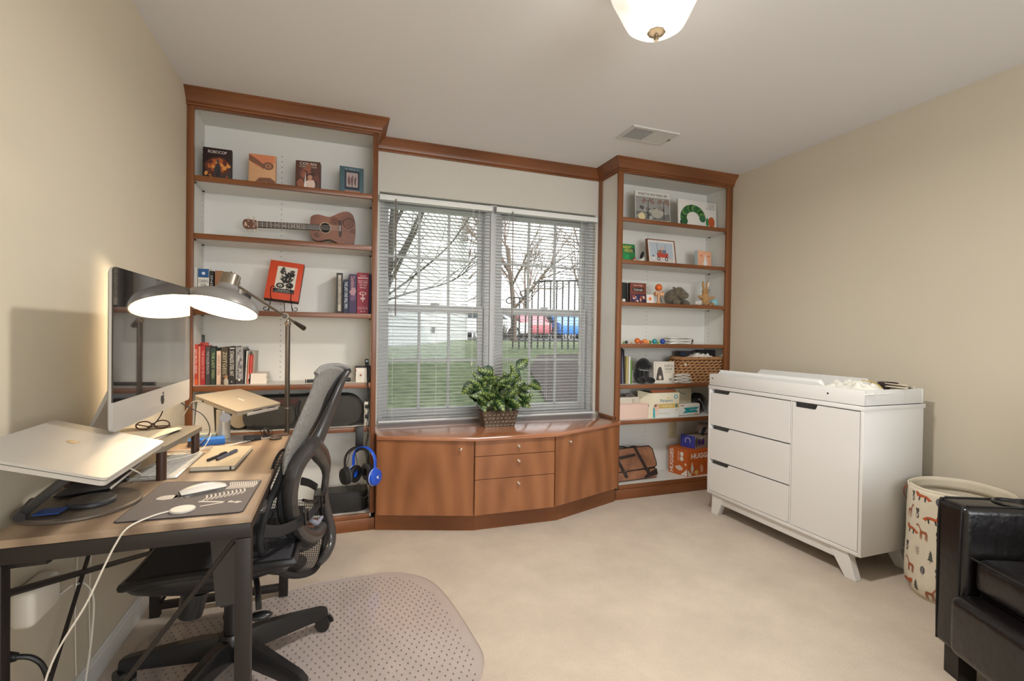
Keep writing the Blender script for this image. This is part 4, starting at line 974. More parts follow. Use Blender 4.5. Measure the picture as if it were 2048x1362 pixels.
# cables hanging beside the stile
cb = lambda pts, r=.0024, n=6: G().tube(smoothpath(pts, 5), r, n)
solo('black_cable', cb([(.172, 2.951, 1.0), (.176, 2.949, .93), (.169, 2.95, .88), (.177, 2.95, .8), (.170, 2.95, .7), (.176, 2.95, .62), (.166, 2.95, .55), (.156, 2.955, .50), (.168, 2.95, .42), (.172, 2.952, .33)]), m_blk, 'thin black cable hanging down the inside of the bookcase stile, the longer one', 'cable')
solo('black_cable', cb([(.162, 2.952, .99), (.166, 2.947, .85), (.178, 2.946, .74), (.165, 2.947, .64), (.174, 2.947, .57), (.163, 2.948, .5), (.172, 2.948, .46)], .002), m_blk, 'thin black cable twisted beside the stile, ending at the headphones', 'cable')

# ---- bottom bay: console box, hook and two pairs of headphones
zf = .0996
a, b = at(627, 1020, y=3.03), at(737, 1018, y=3.0)
t = thing('black_console', 'long black console box with a rounded end on the bottom shelf', 'console', ((a.x+b.x)/2, 3.1, zf))
Lb = b.x-a.x
op = [(-Lb/2, -.085), (Lb/2-.06, -.085)]+[(Lb/2-.06+.06*math.sin(q), -.025-.06*math.cos(q)) for q in [PI/2*i/6 for i in range(1, 7)]]+[(Lb/2, .06), (-Lb/2, .06)]
g = G().prism(op, (0, 0, .001), X3, Y3, .118); es = [e for e in g.b.edges if abs(e.verts[0].co.z-e.verts[1].co.z) < 1e-6]
bmesh.ops.bevel(g.b, geom=es, offset=.003, segments=2, affect='EDGES')
part('body', g, M('console black', (28, 25, 22), .35), t, world=False)
part('slot', G().box(-Lb/2+.03, -.02, -.078, -.074, .1188, .1196), m_void, t, world=False)
t = thing('headphone_hook', 'black clip-on hook hanging from the shelf edge, holding the headphones', 'hook', (.128, 2.955, .5))
p0, p1 = at(711, 850, y=2.95), at(727, 850, y=2.95)
hk = G().box(p0.x, p1.x, 2.945, 2.965, .6172, .6235, bev=.001).box(p0.x, p1.x, 2.938, 2.9445, .50, .6235, bev=.001).box(p0.x, p1.x, 2.915, 2.9445, .492, .499, bev=.001)
part('clip', hk.weld(1e-4), m_blk, t)
part('tongue', G().box(p0.x, p1.x, 2.908, 2.9145, .492, .516, bev=.001), m_blk, t)
hx = (p0.x+p1.x)/2
def headphones(label, cx, cy, r, h, band, cup, pad, z, rz, cupr, badge):
    t = thing('headphones', label, 'headphones', (cx, cy, z), rz)
    arc = [(r*math.cos(q), 0, h-r+r*math.sin(q)) for q in [PI*i/18 for i in range(19)]]
    pts = [(r*.98, 0, cupr*1.1)]+arc+[(-r*.98, 0, cupr*1.1)]
    hb = part('headband', G().tube(pts, .0125, 10, flat=.32, up=(0, 1, 0)), band, t, world=False)
    part('head_pad', G().tube([(x*.9, 0, h-r+(zz-h+r)*.9) for x, y, zz in arc[4:15]], .011, 10, flat=.45, up=(0, 1, 0)), pad, t, world=False)
    for s in (-1, 1):
        c = Vector((s*r*.93, 0, cupr)); R = Ry(s*PI/2)
        part('yoke', G().tube([(s*r, 0, cupr*2.2), (s*r*1.06, .012, cupr*1.7), (s*r*1.06, .02, cupr)], .004, 6).tube([(s*r, 0, cupr*2.2), (s*r*1.06, -.012, cupr*1.7), (s*r*1.06, -.02, cupr)], .004, 6), band, t, world=False)
        e = part('ear_cup', G().lathe([(0, .024), (cupr*.55, .024), (cupr*.9, .018), (cupr, .008), (cupr, -.004), (0, -.004)], c, 28, R=R), cup, t, world=False)
        part('ear_pad', G().lathe([(cupr*.45, -.018), (cupr*.8, -.022), (cupr*1.02, -.016), (cupr*1.02, -.005), (cupr*.5, -.005)], c, 28, R=R), pad, t, world=False)
        if badge: part('white_ring', G().tube([c+R @ Vector((cupr*1.0*math.cos(q), cupr*1.0*math.sin(q), .003)) for q in [2*PI*i/28 for i in range(28)]], .0018, 6, closed=True), flat((226, 228, 232)), e, world=False)
        if badge:
            q = [c+R @ Vector(v) for v in ((.010, .010, .0246), (-.002, .004, .0246), (-.012, .008, .0246), (-.004, -.004, .0246), (-.01, -.012, .0246), (.004, -.006, .0246))]
            part('emblem', G().quad(q), flat((222, 226, 236)), e, world=False)
m_blue = M('blue plastic', (28, 84, 200), .3, coat=.4)
headphones('black over-ear headphones hanging in front on the hook', hx-.014, 2.905, .074, .205, m_blk, m_blkm, m_rub, .3115, .45, .048, False)
headphones('bright blue headphones with a white emblem hanging from the hook', hx+.024, 2.862, .078, .212, m_blue, m_blue, m_blk, .3105, -.75, .049, True)
solo('headphone_cable', cb([(.06, 2.89, .35), (.05, 2.885, .31), (.08, 2.88, .27), (.12, 2.875, .31), (.15, 2.87, .27), (.13, 2.88, .24), (.16, 2.885, .225), (.185, 2.89, .28), (.19, 2.88, .34)], .0022), m_blk, 'black cable looped below the hanging headphones', 'cable')
solo('headphone_cable', cb([(.07, 2.9, .48), (.06, 2.885, .44), (.055, 2.88, .40), (.09, 2.875, .36), (.11, 2.87, .42), (.10, 2.885, .485)], .0018), m_blk, 'thin black cable looped through the headband of the black headphones', 'cable')

# ================================================================ right bookcase contents
def r5(x, y): return (1190+x/5.673, 300+y/5.673)
def r6(x, y): return (1210+x/5.675, 480+y/5.675)
def r7(x, y): return (1210+x/6.811, 660+y/6.811)
def r8(x, y): return (1210+x/7.167, 820+y/7.167)
random.seed(31)
gr = [(40, 92, 50), (74, 128, 58), (30, 66, 42), (96, 140, 70), (52, 104, 66)]
a = facing('white picture book with a grey jungle drawing and a gold seal, on the top shelf', 'book', r5(470, 455), r5(855, 474), 3.07, B[0], .012, (224, 220, 212), (190, 186, 178), rz=-.03, lean=.08, pages=True,
       art=[([(.01, .12), (.99, .12), (.99, .83), (.01, .83)], (150, 150, 146)), ([(.01, .12), (.99, .12), (.99, .34), (.01, .36)], (112, 112, 108))]+rnd_dots(30, [(120, 118, 112), (170, 170, 164), (84, 82, 78)], (.03, .07), (.06, .94, .16, .5))
       +[([(.36-.01, .14), (.36+.012, .14), (.37, .72), (.355, .72)], (70, 62, 56)), ([(.80, .14), (.825, .14), (.82, .72), (.806, .72)], (70, 62, 56))]
       +[([(cx_, .70), (cx_+dx*.17, .70+dz*.1-.02), (cx_+dx*.19, .70+dz*.1-.06)], (134, 84, 62)) for cx_ in (.36, .81) for dx, dz in ((1, .2), (-1, .3), (.8, 1), (-.8, 1), (.4, 1.3), (-.9, -.4), (.9, -.4))]
       +[(blob(.62, .34, .17, .14, .2), (176, 170, 158)), (blob(.7, .5, .08, .08, .3), (140, 134, 124)), (ellp(.17, .2, .1, .115, 24), (222, 206, 158))],
       texts=[('WHERE THE WILD THINGS ARE', .08, .865, .84, .085, (50, 48, 48)), ('STORY AND PICTURES', .5, .04, .44, .04, (90, 86, 82))])
cat_ = []
for i in range(15):
    q = math.radians(185-i*13); cat_.append((ellp(.38+.245*math.cos(q), .38+.34*math.sin(q), .085, .13, 14), gr[i % 5]))
cat_ += [(ellp(.08, .2, .04, .07), gr[2]), (ellp(.16, .24, .08, .13), gr[0])]
facing('wide white picture book with a big green arch and an orange oval, top shelf', 'book', r5(952, 560), r5(1413, 560), 3.075, B[0], .012, (228, 224, 216), (190, 186, 178), rz=.06, lean=.05, pages=True,
       art=cat_+[(ellp(.75, .3, .04, .15), (58, 132, 76)), (ellp(.86, .31, .085, .19, 20), (190, 88, 44))],
       texts=[('THE VERY', .76, .90, .2, .05, (130, 124, 118)), ('HUNGRY', .78, .83, .18, .05, (130, 124, 118)), ('CATERPILLAR', .72, .76, .24, .05, (130, 124, 118))])
facing('green board book with yellow slanted title, behind the stile on the second shelf', 'book', r5(318, 1060), r5(465, 1062), 3.06, B[1], .018, (40, 120, 66), (24, 60, 40), lean=.1,
       art=[([(.55, .55), (.95, .55), (.95, .8), (.55, .75)], (38, 66, 60)), ([(.12, .02), (.55, .02), (.5, .42), (.15, .42)], (34, 150, 84))], texts=[('NIGHT', .06, .74, .66, .16, (236, 216, 90), {'shear': .3}), ('MOON', .16, .54, .66, .17, (236, 216, 90), {'shear': .3})])
# baby shoe pair: white shoe with a black tongue
p = at(*r5(530, 1245), y=3.04)
t = thing('baby_shoe', 'small white baby shoe with a tall black tongue, left of the framed picture', 'shoe', (p.x, 3.06, B[1]))
def shoe(u, v):
    a = 2*PI*u; x = -.028+.058*v; wdt = .017*math.sin(PI*min(1, v*.9+.12))**.6; hgt = .012+.03*v**1.6*(1 if v < .9 else .8)
    return Vector((x, wdt*math.cos(a), max(0, .012+hgt*.5*(1+math.sin(a))-.012)))
part('upper', G().grid(shoe, 16, 10, cu=True), flat((216, 214, 208)), t, world=False)
part('sole', G().prism([(x*.032, y*.017) for x, y in ellp(0, 0, 1, 1, 20)], (0, 0, 0), X3, Y3, .006), flat((190, 186, 178)), t, world=False)
part('tongue', G().ell((.012, 0, .042), .008, .011, .022, R=Ry(.35)), m_blkm, t, world=False)
scale_parts(t, 1.35)
p = at(*r5(442, 1235), y=3.03)
t = thing('figurine', 'tiny red-capped wooden peg doll beside the green board book', 'figurine', (p.x, 3.025, B[1]))
part('body', G().lathe([(0, 0), (.008, 0), (.009, .006), (.006, .016), (0, .018)], (0, 0, 0), 14), flat((222, 190, 170)), t, world=False)
part('cap', G().ell((0, 0, .021), .0085, .0085, .008), flat((170, 36, 34)), t, world=False)
# framed wagon drawing
a, b = at(*r5(606, 1000), y=3.06), at(*r5(925, 1030), y=3.06)
fw_, fh_ = (b.x-a.x)*1.0, a.z-B[1]+.004
t = thing('framed_picture', 'framed drawing of a red wagon full of luggage in a thin cherry frame', 'picture', (a.x-.002, 3.045, B[1]), rot=(-.16, 0, .02))
part('frame', G().holed([(0, 0), (fw_, 0), (fw_, fh_), (0, fh_)], [(.006, .006), (fw_-.006, .006), (fw_-.006, fh_-.006), (.006, fh_-.006)], (0, .022, 0), X3, Z3, .022), m_cherry, t, world=False, smooth=False)
part('mount', G().box(.006, fw_-.006, .005, .02, .006, fh_-.006), flat((222, 214, 208)), t, world=False, smooth=False)
art = [([(.08, .1), (.92, .1), (.92, .88), (.08, .88)], (176, 186, 196)), ([(.08, .1), (.92, .1), (.92, .3), (.08, .3)], (204, 196, 190)), ([(.34, .28), (.72, .28), (.74, .46), (.32, .46)], (186, 70, 56)),
       (ellp(.38, .22, .055, .08, 16), (40, 40, 44)), (ellp(.38, .22, .03, .045, 12), (200, 200, 200)), (ellp(.66, .22, .055, .08, 16), (40, 40, 44)), (ellp(.66, .22, .03, .045, 12), (200, 200, 200)),
       (blob(.45, .52, .08, .07, .2), (150, 104, 80)), (blob(.6, .52, .07, .09, .2), (110, 120, 140)), (blob(.52, .66, .06, .06, .3), (196, 170, 140)),
       ([(.36, .3), (.37, .3), (.35, .85), (.34, .85)], (60, 60, 66)), ([(.66, .3), (.67, .3), (.65, .82), (.64, .82)], (60, 60, 66)), ([(.72, .3), (.9, .22), (.9, .23), (.72, .32)], (60, 60, 66)), (blob(.2, .22, .06, .05, .2), (210, 214, 216)), (blob(.19, .32, .03, .03, .3), (60, 70, 90))]
printed(t, fw_, fh_, art, y=.0045)
a = facing('small square peach book with a white rabbit shape, at the right of the second shelf', 'book', r5(1170, 1140), r5(1343, 1140), 3.06, B[1], .03, (226, 176, 148), (176, 196, 196), rz=.12, lean=.03, pages=True,
       art=[([(.04, .04), (.96, .04), (.96, .96), (.04, .96)], (230, 174, 140)), (ellp(.55, .25, .14, .24, 16), (232, 230, 226)), (ellp(.55, .54, .08, .1, 12), (232, 230, 226)), (ellp(.51, .7, .02, .09, 10), (232, 230, 226)), (ellp(.59, .7, .02, .09, 10), (232, 230, 226)), (blob(.25, .7, .09, .05, .4), (214, 120, 90)), (blob(.8, .7, .08, .05, .4), (214, 120, 90))])

# ---- third shelf
a = facing('red-brown board book with a night town picture, left end of the third shelf', 'book', r6(290, 480), r6(475, 494), 3.05, B[2], .03, (118, 58, 46), (24, 22, 26), rz=.02, lean=.04,
       art=[([(.06, .02), (.94, .02), (.94, .44), (.06, .44)], (54, 40, 76)), ([(.16, .58), (.84, .58), (.84, .76), (.16, .76)], (26, 22, 24))]+rnd_dots(14, [(206, 150, 120), (90, 96, 160), (226, 206, 190), (150, 70, 60)], (.04, .09), (.1, .9, .05, .35)),
       texts=[('Good Night', .2, .82, .6, .1, (230, 196, 180)), ('Colorado', .22, .61, .56, .12, W_)])
facing('dark grey board book pushed against the stile, behind the night town book', 'book', r6(196, 480), r6(272, 480), 3.09, B[2], .03, (50, 54, 52), K_, rz=.3, lean=0)
p = at(*r6(207, 668), y=3.03)
solo('white_ball', G().ell((p.x+.004, 3.03, B[2]+.0145), .014, .014, .014), flat((222, 218, 210)), 'small white ball half hidden behind the stile', 'ball')
facing('small white card with an orange sun, in front of the wooden cup toy', 'card', r6(478, 618), r6(556, 620), 3.02, B[2], .006, (226, 220, 214), None, lean=.05, name='picture_card', bev=.001,
       art=[(ellp(.45, .52, .2, .2, 20), (222, 116, 58))]+[(ellp(.45+.3*math.cos(q), .52+.3*math.sin(q), .02, .02, 8), (222, 116, 58)) for q in [PI*i/5 for i in range(10)]])
# kendama
p = at(*r6(605, 712), y=3.06); zk = B[2]
t = thing('cup_and_ball', 'wooden cup-and-ball toy with an orange ball on top', 'toy', (p.x, 3.06, zk))
m_beech = wood('beech', (196, 142, 102), (222, 172, 130), (20, 20, 3), rings=False)
hk_ = part('handle', G().lathe([(0, 0), (.011, 0), (.016, .004), (.014, .012), (.008, .02), (.0095, .05), (.0085, .075), (.006, .082), (0, .083)], (0, 0, 0), 20), m_beech, t, world=False)
part('cross_cup', G().lathe([(0, -.03), (.014, -.03), (.016, -.024), (.011, -.012), (.008, 0), (.011, .012), (.018, .026), (.019, .03), (.014, .031), (0, .026)], (0, 0, .066), 20, R=Ry(PI/2)), m_beech, t, world=False)
part('ball', G().ell((0, 0, .108), .0235, .0235, .0235, nu=24, nv=16), M('orange lacquer', (214, 98, 36), .25, coat=.5), t, world=False)
part('string', G().tube(smoothpath([(.012, -.01, .06), (.022, -.02, .02), (.028, -.03, .004), (.01, -.035, .002), (.03, -.04, .002)], 4), .0012, 5), flat((226, 210, 190)), t, world=False)
scale_parts(t, 1.17)
# soft toys: one skin grown over rounded masses
def plush(name, label, loc, rz, masses, col, bumpy=.35, vox=.0035, extras=(), cat='soft toy', col2=None, sc=1):
    t = thing(name, label, cat, loc, rz)
    g = G()
    for (c, r, *R) in masses: g.ell(c, *r, nu=16, nv=10, R=R[0] if R else None)
    o = part('body', g, M('plush %d %d %d' % col, col, 1., rgb2=col2 or tuple(min(255, int(c*1.25)) for c in col), vs=70, bump=bumpy, bs=260, sheen=.3), t, world=False)
    q = o.modifiers.new('remesh', 'REMESH'); q.mode = 'VOXEL'; q.voxel_size = vox; q.use_smooth_shade = True
    s_ = o.modifiers.new('smooth', 'SMOOTH'); s_.iterations = 3; s_.factor = .5
    for (n_, gg, mt) in extras: part(n_, gg, mt, t, world=False)
    if sc != 1:
        for c in t.children: c.data.transform(Matrix.Scale(sc, 4))
    return t
p = at(*r6(830, 735), y=3.07)
plush('plush_hippo', 'grey-brown plush hippo with a big drooping muzzle, middle of the third shelf', (p.x, 3.08, B[2]), .12,
      [((0, .03, .05), (.058, .055, .048)), ((.0, -.012, .072), (.038, .034, .036)), ((.004, -.045, .055), (.032, .026, .024)), ((-.036, -.03, .014), (.018, .026, .014)), ((.04, -.03, .012), (.026, .024, .012)), ((.056, .0, .018), (.026, .03, .017)),
       ((-.03, .0, .102), (.009, .007, .008)), ((.028, .0, .102), (.009, .007, .008))], (92, 84, 70), sc=1.3,
      extras=[('eye', G().ell((-.018, -.042, .083), .003, .003, .003), m_blk), ('eye', G().ell((.022, -.042, .083), .003, .003, .003), m_blk), ('nostril', G().ell((-.006, -.0705, .062), .003, .002, .002), m_blkm), ('nostril', G().ell((.014, -.0705, .062), .003, .002, .002), m_blkm)])
p = at(*r6(1050, 735), y=3.03)
plush('knitted_mouse', 'small grey and white knitted mouse at the feet of the plush rabbit', (p.x, 3.02, B[2]), -.3, [((0, 0, .015), (.024, .015, .014)), ((-.018, -.006, .014), (.012, .011, .011)), ((.012, .004, .026), (.009, .008, .009)), ((-.01, .004, .028), (.006, .003, .008))], (178, 172, 168), vox=.002, sc=1.3, extras=[('eye', G().ell((-.026, -.014, .017), .0015, .0015, .0015), m_blk)])
p = at(*r6(1140, 740), y=3.05)
plush('plush_rabbit', 'tan plush rabbit sitting upright with tall ears, right end of the third shelf', (p.x, 3.06, B[2]), -.05,
      [((0, 0, .038), (.026, .024, .036)), ((0, -.004, .082), (.019, .019, .020)), ((0, -.02, .077), (.010, .010, .008)), ((-.034, -.014, .048), (.024, .009, .009), Ry(.25)), ((.036, -.012, .046), (.024, .009, .009), Ry(-.2)), ((-.02, -.03, .009), (.011, .024, .009)), ((.022, -.03, .009), (.011, .024, .009)),
       ((-.010, .002, .116), (.008, .006, .026), Ry(-.12)), ((.018, .002, .12), (.010, .006, .026), Ry(.25))], (158, 122, 78), sc=1.42,
      extras=[('inner_ear', G().ell((.0185, -.0055, .121), .0062, .002, .019, R=Ry(.25)), flat((222, 206, 190))), ('nose', G().ell((0, -.031, .08), .003, .002, .002), m_blk), ('eye', G().ell((-.008, -.0215, .09), .002, .002, .002), m_blk), ('eye', G().ell((.008, -.0215, .09), .002, .002, .002), m_blk), ('paw', G().ell((0, -.05, .003), .006, .003, .003), flat((222, 180, 150)))])
p = at(*r6(1240, 705), y=3.03)
t = thing('teal_ball', 'pale teal ball, last thing on the right of the third shelf', 'ball', (p.x, 3.03, B[2]))
part('ball', G().ell((0, 0, .0288), .0285, .0285, .0285, nu=24, nv=16), M('teal rubber', (128, 186, 196), .4, rgb2=(160, 204, 212), vs=30), t, world=False)
# ---- fourth shelf: bead string, folded cloths
beads = [(215, 14, (96, 150, 70), 'small green'), (243, 19, (34, 34, 36), 'black and white banded'), (300, 12, (206, 140, 100), 'small tan'), (366, 35, (214, 104, 40), 'large orange'), (411, 21, (186, 74, 36), 'small red-orange'), (452, 30, (224, 132, 66), 'middle-sized pale orange'), (486, 22, (226, 148, 84), 'squat apricot'), (510, 21, (66, 122, 46), 'dark green'), (562, 31, (34, 140, 150), 'teal'), (602, 17, (120, 170, 90), 'small light green'), (653, 33, (24, 64, 160), 'deep blue')]
pb = None; pts = []
for (x, r, c, nm) in beads:
    q = at(*r6(x, 1150), y=3.03); R_ = r*.00245/5.675*1.0
    R_ = r/5.675*(3.45/F)
    t = solo('wooden_bead', G().lathe([(.002, -R_*.97), (R_*.5, -R_*.85), (R_*.87, -R_*.5), (R_, 0), (R_*.87, R_*.5), (R_*.5, R_*.85), (.002, R_*.97)], (q.x, 3.03, B[3]+R_), 24, R=Ry(PI/2)), M('bead %d%d%d' % c, c, .25, coat=.5), nm+' wooden bead of the string lying on the fourth shelf', 'bead', group='wooden beads on the fourth shelf')
    pts.append((q.x, 3.03, B[3]+R_))
def clothpile(name, label, loc, w, d, n, lh, col, seed, rz=0, cat='cloth'):
    random.seed(seed); t = thing(name, label, cat, loc, rz)
    for k in range(n):
        ww, dd = w*random.uniform(.88, 1), d*random.uniform(.9, 1); ox = random.uniform(-.04, .04)*w; z0 = k*lh; ph = random.uniform(0, 6)
        def f(u, v, z0=z0, ww=ww, dd=dd, ox=ox, ph=ph):
            a = 2*PI*u; s = abs(math.cos(a))**.35*(1 if math.cos(a) > 0 else -1); zz = math.sin(a)
            x = ox+ww/2*s+.0018*math.sin(v*23+ph); z = z0+lh*.5+lh*.5*zz*(1-.15*abs(s))+.0022*math.sin(x*90+ph+v*5)
            e = min(1, 9*min(v, 1-v))**.5; zc_ = z0+lh*.5
            return Vector((ox+(x-ox)*(.3+.7*e), (v-.5)*dd, max(zc_+(z-zc_)*e, .0005)))
        g = G().grid(f, 28, 14, cu=True)
        part('fold', g, M('cloth %d %d %d' % col, col, .95, bump=.3, bs=200), t, world=False)
    return t
a, b = at(*r6(692, 1180), y=3.06), at(*r6(960, 1180), y=3.06)
clothpile('folded_cloth', 'pile of thin folded white cloths with a dark print, right of the blue bead', ((a.x+b.x)/2, 3.07, B[3]), b.x-a.x, .13, 5, .0105, (236, 233, 228), 4)
p = at(*r6(975, 1170), y=3.04)
t = thing('leaf_ornament', 'small dark leaf-shaped felt ornament at the edge of the white cloths', 'ornament', (p.x, 3.035, B[3]), rot=(0, .3, 0))
part('leaf', G().prism([(-.003, 0), (.003, 0), (.004, .01), (.013, .012), (.007, .02), (.012, .03), (.004, .032), (.001, .044), (-.004, .032), (-.012, .03), (-.007, .02), (-.013, .012), (-.004, .01)], (0, 0, 0.002), X3, Z3, .003), flat((62, 66, 58)), t, world=False)
part('stem', G().cyl((0, 0, .002), (.012, -.004, .004), .0016, n=6), flat((62, 66, 58)), t, world=False)

# ---- fifth shelf
Z5 = B[4]
gD = 'tall thin books at the left end of the fifth shelf'
for (x0, x1, top, c, lb, ln) in ((212, 240, 240, (40, 34, 62), 'dark violet book tight against the stile on the fifth shelf', 0), (246, 262, 250, (120, 126, 136), 'thin grey-blue book leaning beside the violet one', -.05), (268, 284, 262, (46, 40, 40), 'thin black book leaning on the yellow one', -.045),
                             (292, 318, 362, (186, 168, 110), 'yellow-tan book beside the white one on the fifth shelf', 0), (326, 350, 364, (222, 220, 210), 'white book with a rounded spine, fifth shelf', 0), (354, 372, 418, (92, 136, 56), 'low green book next to the black plush dog', 0)):
    X0, X1 = r7(x0, 0)[0], r7(x1, 0)[0]
    spine(lb, X0, X1, r7(0, top)[1], 3.05, Z5, .16, c, '', W_, gD, lean=ln)
p = at(*r7(520, 750), y=3.05)
plush('plush_dog', 'black plush dog sitting with a silver collar, between the green and the white book', (p.x+.004, 3.065, Z5), .1,
      [((0, .01, .045), (.046, .04, .05)), ((-.004, -.01, .105), (.036, .034, .034)), ((.004, -.038, .094), (.018, .020, .015)), ((-.037, -.004, .1), (.012, .018, .026), Ry(.3)), ((.036, -.004, .098), (.012, .018, .026), Ry(-.3)), ((-.028, -.03, .02), (.017, .03, .019)), ((.028, -.034, .018), (.017, .03, .018)), ((-.022, -.02, .05), (.014, .014, .03))], (16, 15, 17), bumpy=.5, sc=1.38,
      extras=[('eye', G().ell((-.006, -.0425, .113), .0035, .003, .0035), M('shiny eye', (40, 40, 46), .1)), ('eye', G().ell((.017, -.0405, .112), .0035, .003, .0035), M('shiny eye', (40, 40, 46), .1)), ('collar', G().tube([(.033*math.cos(q)-.001, -.004+.033*math.sin(q), .078+.006*math.sin(q)) for q in [2*PI*i/24 for i in range(24)]], .003, 6, closed=True), flat((150, 150, 152))), ('tag', G().cyl((.016, -.041, .066), (.017, -.043, .066), .006, n=12), M('tag metal', (170, 170, 172), .3, .8)), ('nose', G().ell((.006, -.0585, .1), .005, .003, .004), m_blk)])
random.seed(8)
facing('square white book with a caped dark figure drawing and black title, fifth shelf', 'book', r7(672, 430), r7(946, 433), 3.06, Z5, .012, (224, 218, 206), (198, 190, 176), rz=-.02, lean=.04, pages=True,
       art=[([(.05, .06), (.95, .06), (.95, .94), (.05, .94)], (90, 84, 78)), ([(.06, .07), (.94, .07), (.94, .93), (.06, .93)], (220, 212, 198)), ([(.1, .12), (.48, .12), (.42, .5), (.36, .72), (.28, .76), (.2, .66), (.14, .4)], (78, 72, 70)), (ellp(.3, .25, .07, .1), (206, 190, 170)), ([(.72, .1), (.88, .1), (.88, .22), (.72, .2)], (160, 154, 146))],
       texts=[('DARTH', .52, .74, .38, .12, (40, 38, 38)), ('VADER', .52, .58, .38, .12, (40, 38, 38)), ('and son', .53, .47, .34, .07, (120, 114, 108))])
# rolled white cloths
p = at(*r7(1080, 735), y=3.03)
a, b = at(*r7(948, 735), y=2.99), at(*r7(1190, 735), y=2.99)
for k, (dz, ww, lb) in enumerate(((.0, 1., 'bottom'), (.0245, .95, 'middle'), (.049, .8, 'top'))):
    t = thing('rolled_cloth', 'rolled white muslin cloth, %s of the pile in front of the basket' % lb, 'cloth', ((a.x+b.x)/2-.004*k, 2.989, Z5+dz), group='rolled muslins by the basket')
    w0 = (b.x-a.x)*ww
    def f(u, v, w0=w0, k=k):
        a_ = u*5.2*PI; r_ = .0035+.0085*u; y_ = (v-.5)*.034
        return Vector((w0/2*.95*math.cos(a_)*(.35+.65*u), y_, .0125+r_*.98*math.sin(a_)+.0008*math.sin(20*v+k)))
    o = part('roll', G().grid(f, 70, 6), M('cloth 226 222 214', (226, 222, 214), .95, bump=.3, bs=200), t, world=False, solid=.0022)
# wicker basket
a, b = at(*r7(985, 370), y=3.01), at(*r7(1655, 372), y=3.01)
a.x += .02; bw = min(b.x, 2.872)-a.x; bd = .125; bh_ = a.z-Z5; bcx = a.x+bw/2
t = thing('wicker_basket', 'chunky brown water-hyacinth basket with a rolled rim on the fifth shelf', 'basket', (bcx, 3.002+bd/2, Z5))
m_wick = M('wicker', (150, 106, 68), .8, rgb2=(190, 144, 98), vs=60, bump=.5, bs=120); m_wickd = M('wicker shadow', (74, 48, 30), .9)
def bo(s, grow=0):      # point on the basket's rectangular outline, s in 0..1, at height z
    P = 2*(bw+bd); q = (s % 1)*P; hw, hd = bw/2+grow, bd/2+grow
    if q < bw: return Vector((-hw+q/bw*2*hw, -hd, 0)), X3
    q -= bw
    if q < bd: return Vector((hw, -hd+q/bd*2*hd, 0)), Y3
    q -= bd
    if q < bw: return Vector((hw-q/bw*2*hw, hd, 0)), -X3
    q -= bw
    return Vector((-hw, hd-q/bd*2*hd, 0)), -Y3
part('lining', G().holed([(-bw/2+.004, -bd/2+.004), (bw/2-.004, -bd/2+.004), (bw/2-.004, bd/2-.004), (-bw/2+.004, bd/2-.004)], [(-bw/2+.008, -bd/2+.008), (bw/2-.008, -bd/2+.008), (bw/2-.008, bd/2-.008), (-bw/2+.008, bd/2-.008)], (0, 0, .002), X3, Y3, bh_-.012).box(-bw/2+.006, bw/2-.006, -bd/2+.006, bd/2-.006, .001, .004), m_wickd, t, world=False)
rows = 8; N = 40
for k in range(rows):
    z = .009+k*(bh_-.026)/rows; pts = []
    n2 = 230; rad = []
    for i in range(n2):
        rad.append(.0045+.0058*abs(math.sin(i*PI/5+k*PI/2)))
        p, d = bo(i/n2, -.005); nn = Vector((d.y, -d.x, 0)); pts.append(p+nn*(.0022*math.sin(i*PI/5+k*PI/2))+Z3*(z+.003*math.sin(i*PI/5+k*PI/2)))
    part('weave_row', G().tube(pts, rad, 6, closed=True), m_wick, t, world=False)
n2 = 150
for j in (0, 1):
    pts = []
    for i in range(n2*2):
        p, d = bo(i/(n2*2), -.003); nn = Vector((d.y, -d.x, 0)); ph = i/(n2*2)*2*PI*42+j*PI
        pts.append(p+nn*(.0085*math.cos(ph))+Z3*(bh_-.010+.0085*math.sin(ph)))
    part('rim_rope', G().tube(pts, .0052, 6, closed=True), m_wick, t, world=False)
part('handle_hole', G().lathe([(0, 0), (.011, 0), (.011, .002)], (-bw/2+.045, -bd/2-.0062, bh_*.72), 18, R=Rx(PI/2)), flat((206, 196, 180)), t, world=False)
solo_ = None
t = thing('crumpled_cloth', 'crumpled white cloth spilling over the top of the basket', 'cloth', (bcx+.02, 3.055, Z5+bh_-.006))
def crump(w, d, h, seed, base=.0):
    def f(u, v):
        e = min(u, 1-u, v, 1-v)*4; e = min(1, e)
        n1 = noise.noise(Vector((u*4+seed, v*4, seed)))+.5*noise.noise(Vector((u*9, v*9+seed, seed)))
        return Vector(((u-.5)*w*(1+.06*noise.noise(Vector((v*5, seed, 0)))), (v-.5)*d*(1+.08*noise.noise(Vector((u*5, seed, 2)))), base+h*e*(.45+.9*abs(n1))))
    return f
part('cloth', G().grid(crump(.2, .1, .035, 3.3, .004), 26, 20), M('cloth 222 218 210', (222, 218, 210), .95), t, world=False, solid=.0015)
a, b = at(*r7(1035, 275), y=3.1), at(*r7(1570, 280), y=3.1)
t = thing('dark_box', 'flat dark box lying on top of the basket at the back', 'box', ((a.x+b.x)/2, 3.135, Z5+bh_+.0005))
part('carton', G().box(-(b.x-a.x)/2, (b.x-a.x)/2, -.03, .03, .0, .042, bev=.002), flat((52, 46, 44)), t, world=False)
part('blue_label', G().box(-(b.x-a.x)/2+.004, -(b.x-a.x)/2+.04, -.0306, -.03, .006, .036), flat((38, 50, 84)), t, world=False)
part('sleeve', G().box(.0, (b.x-a.x)/2-.01, -.0306, .03, .0425, .05, bev=.001), flat((34, 30, 44)), t, world=False)

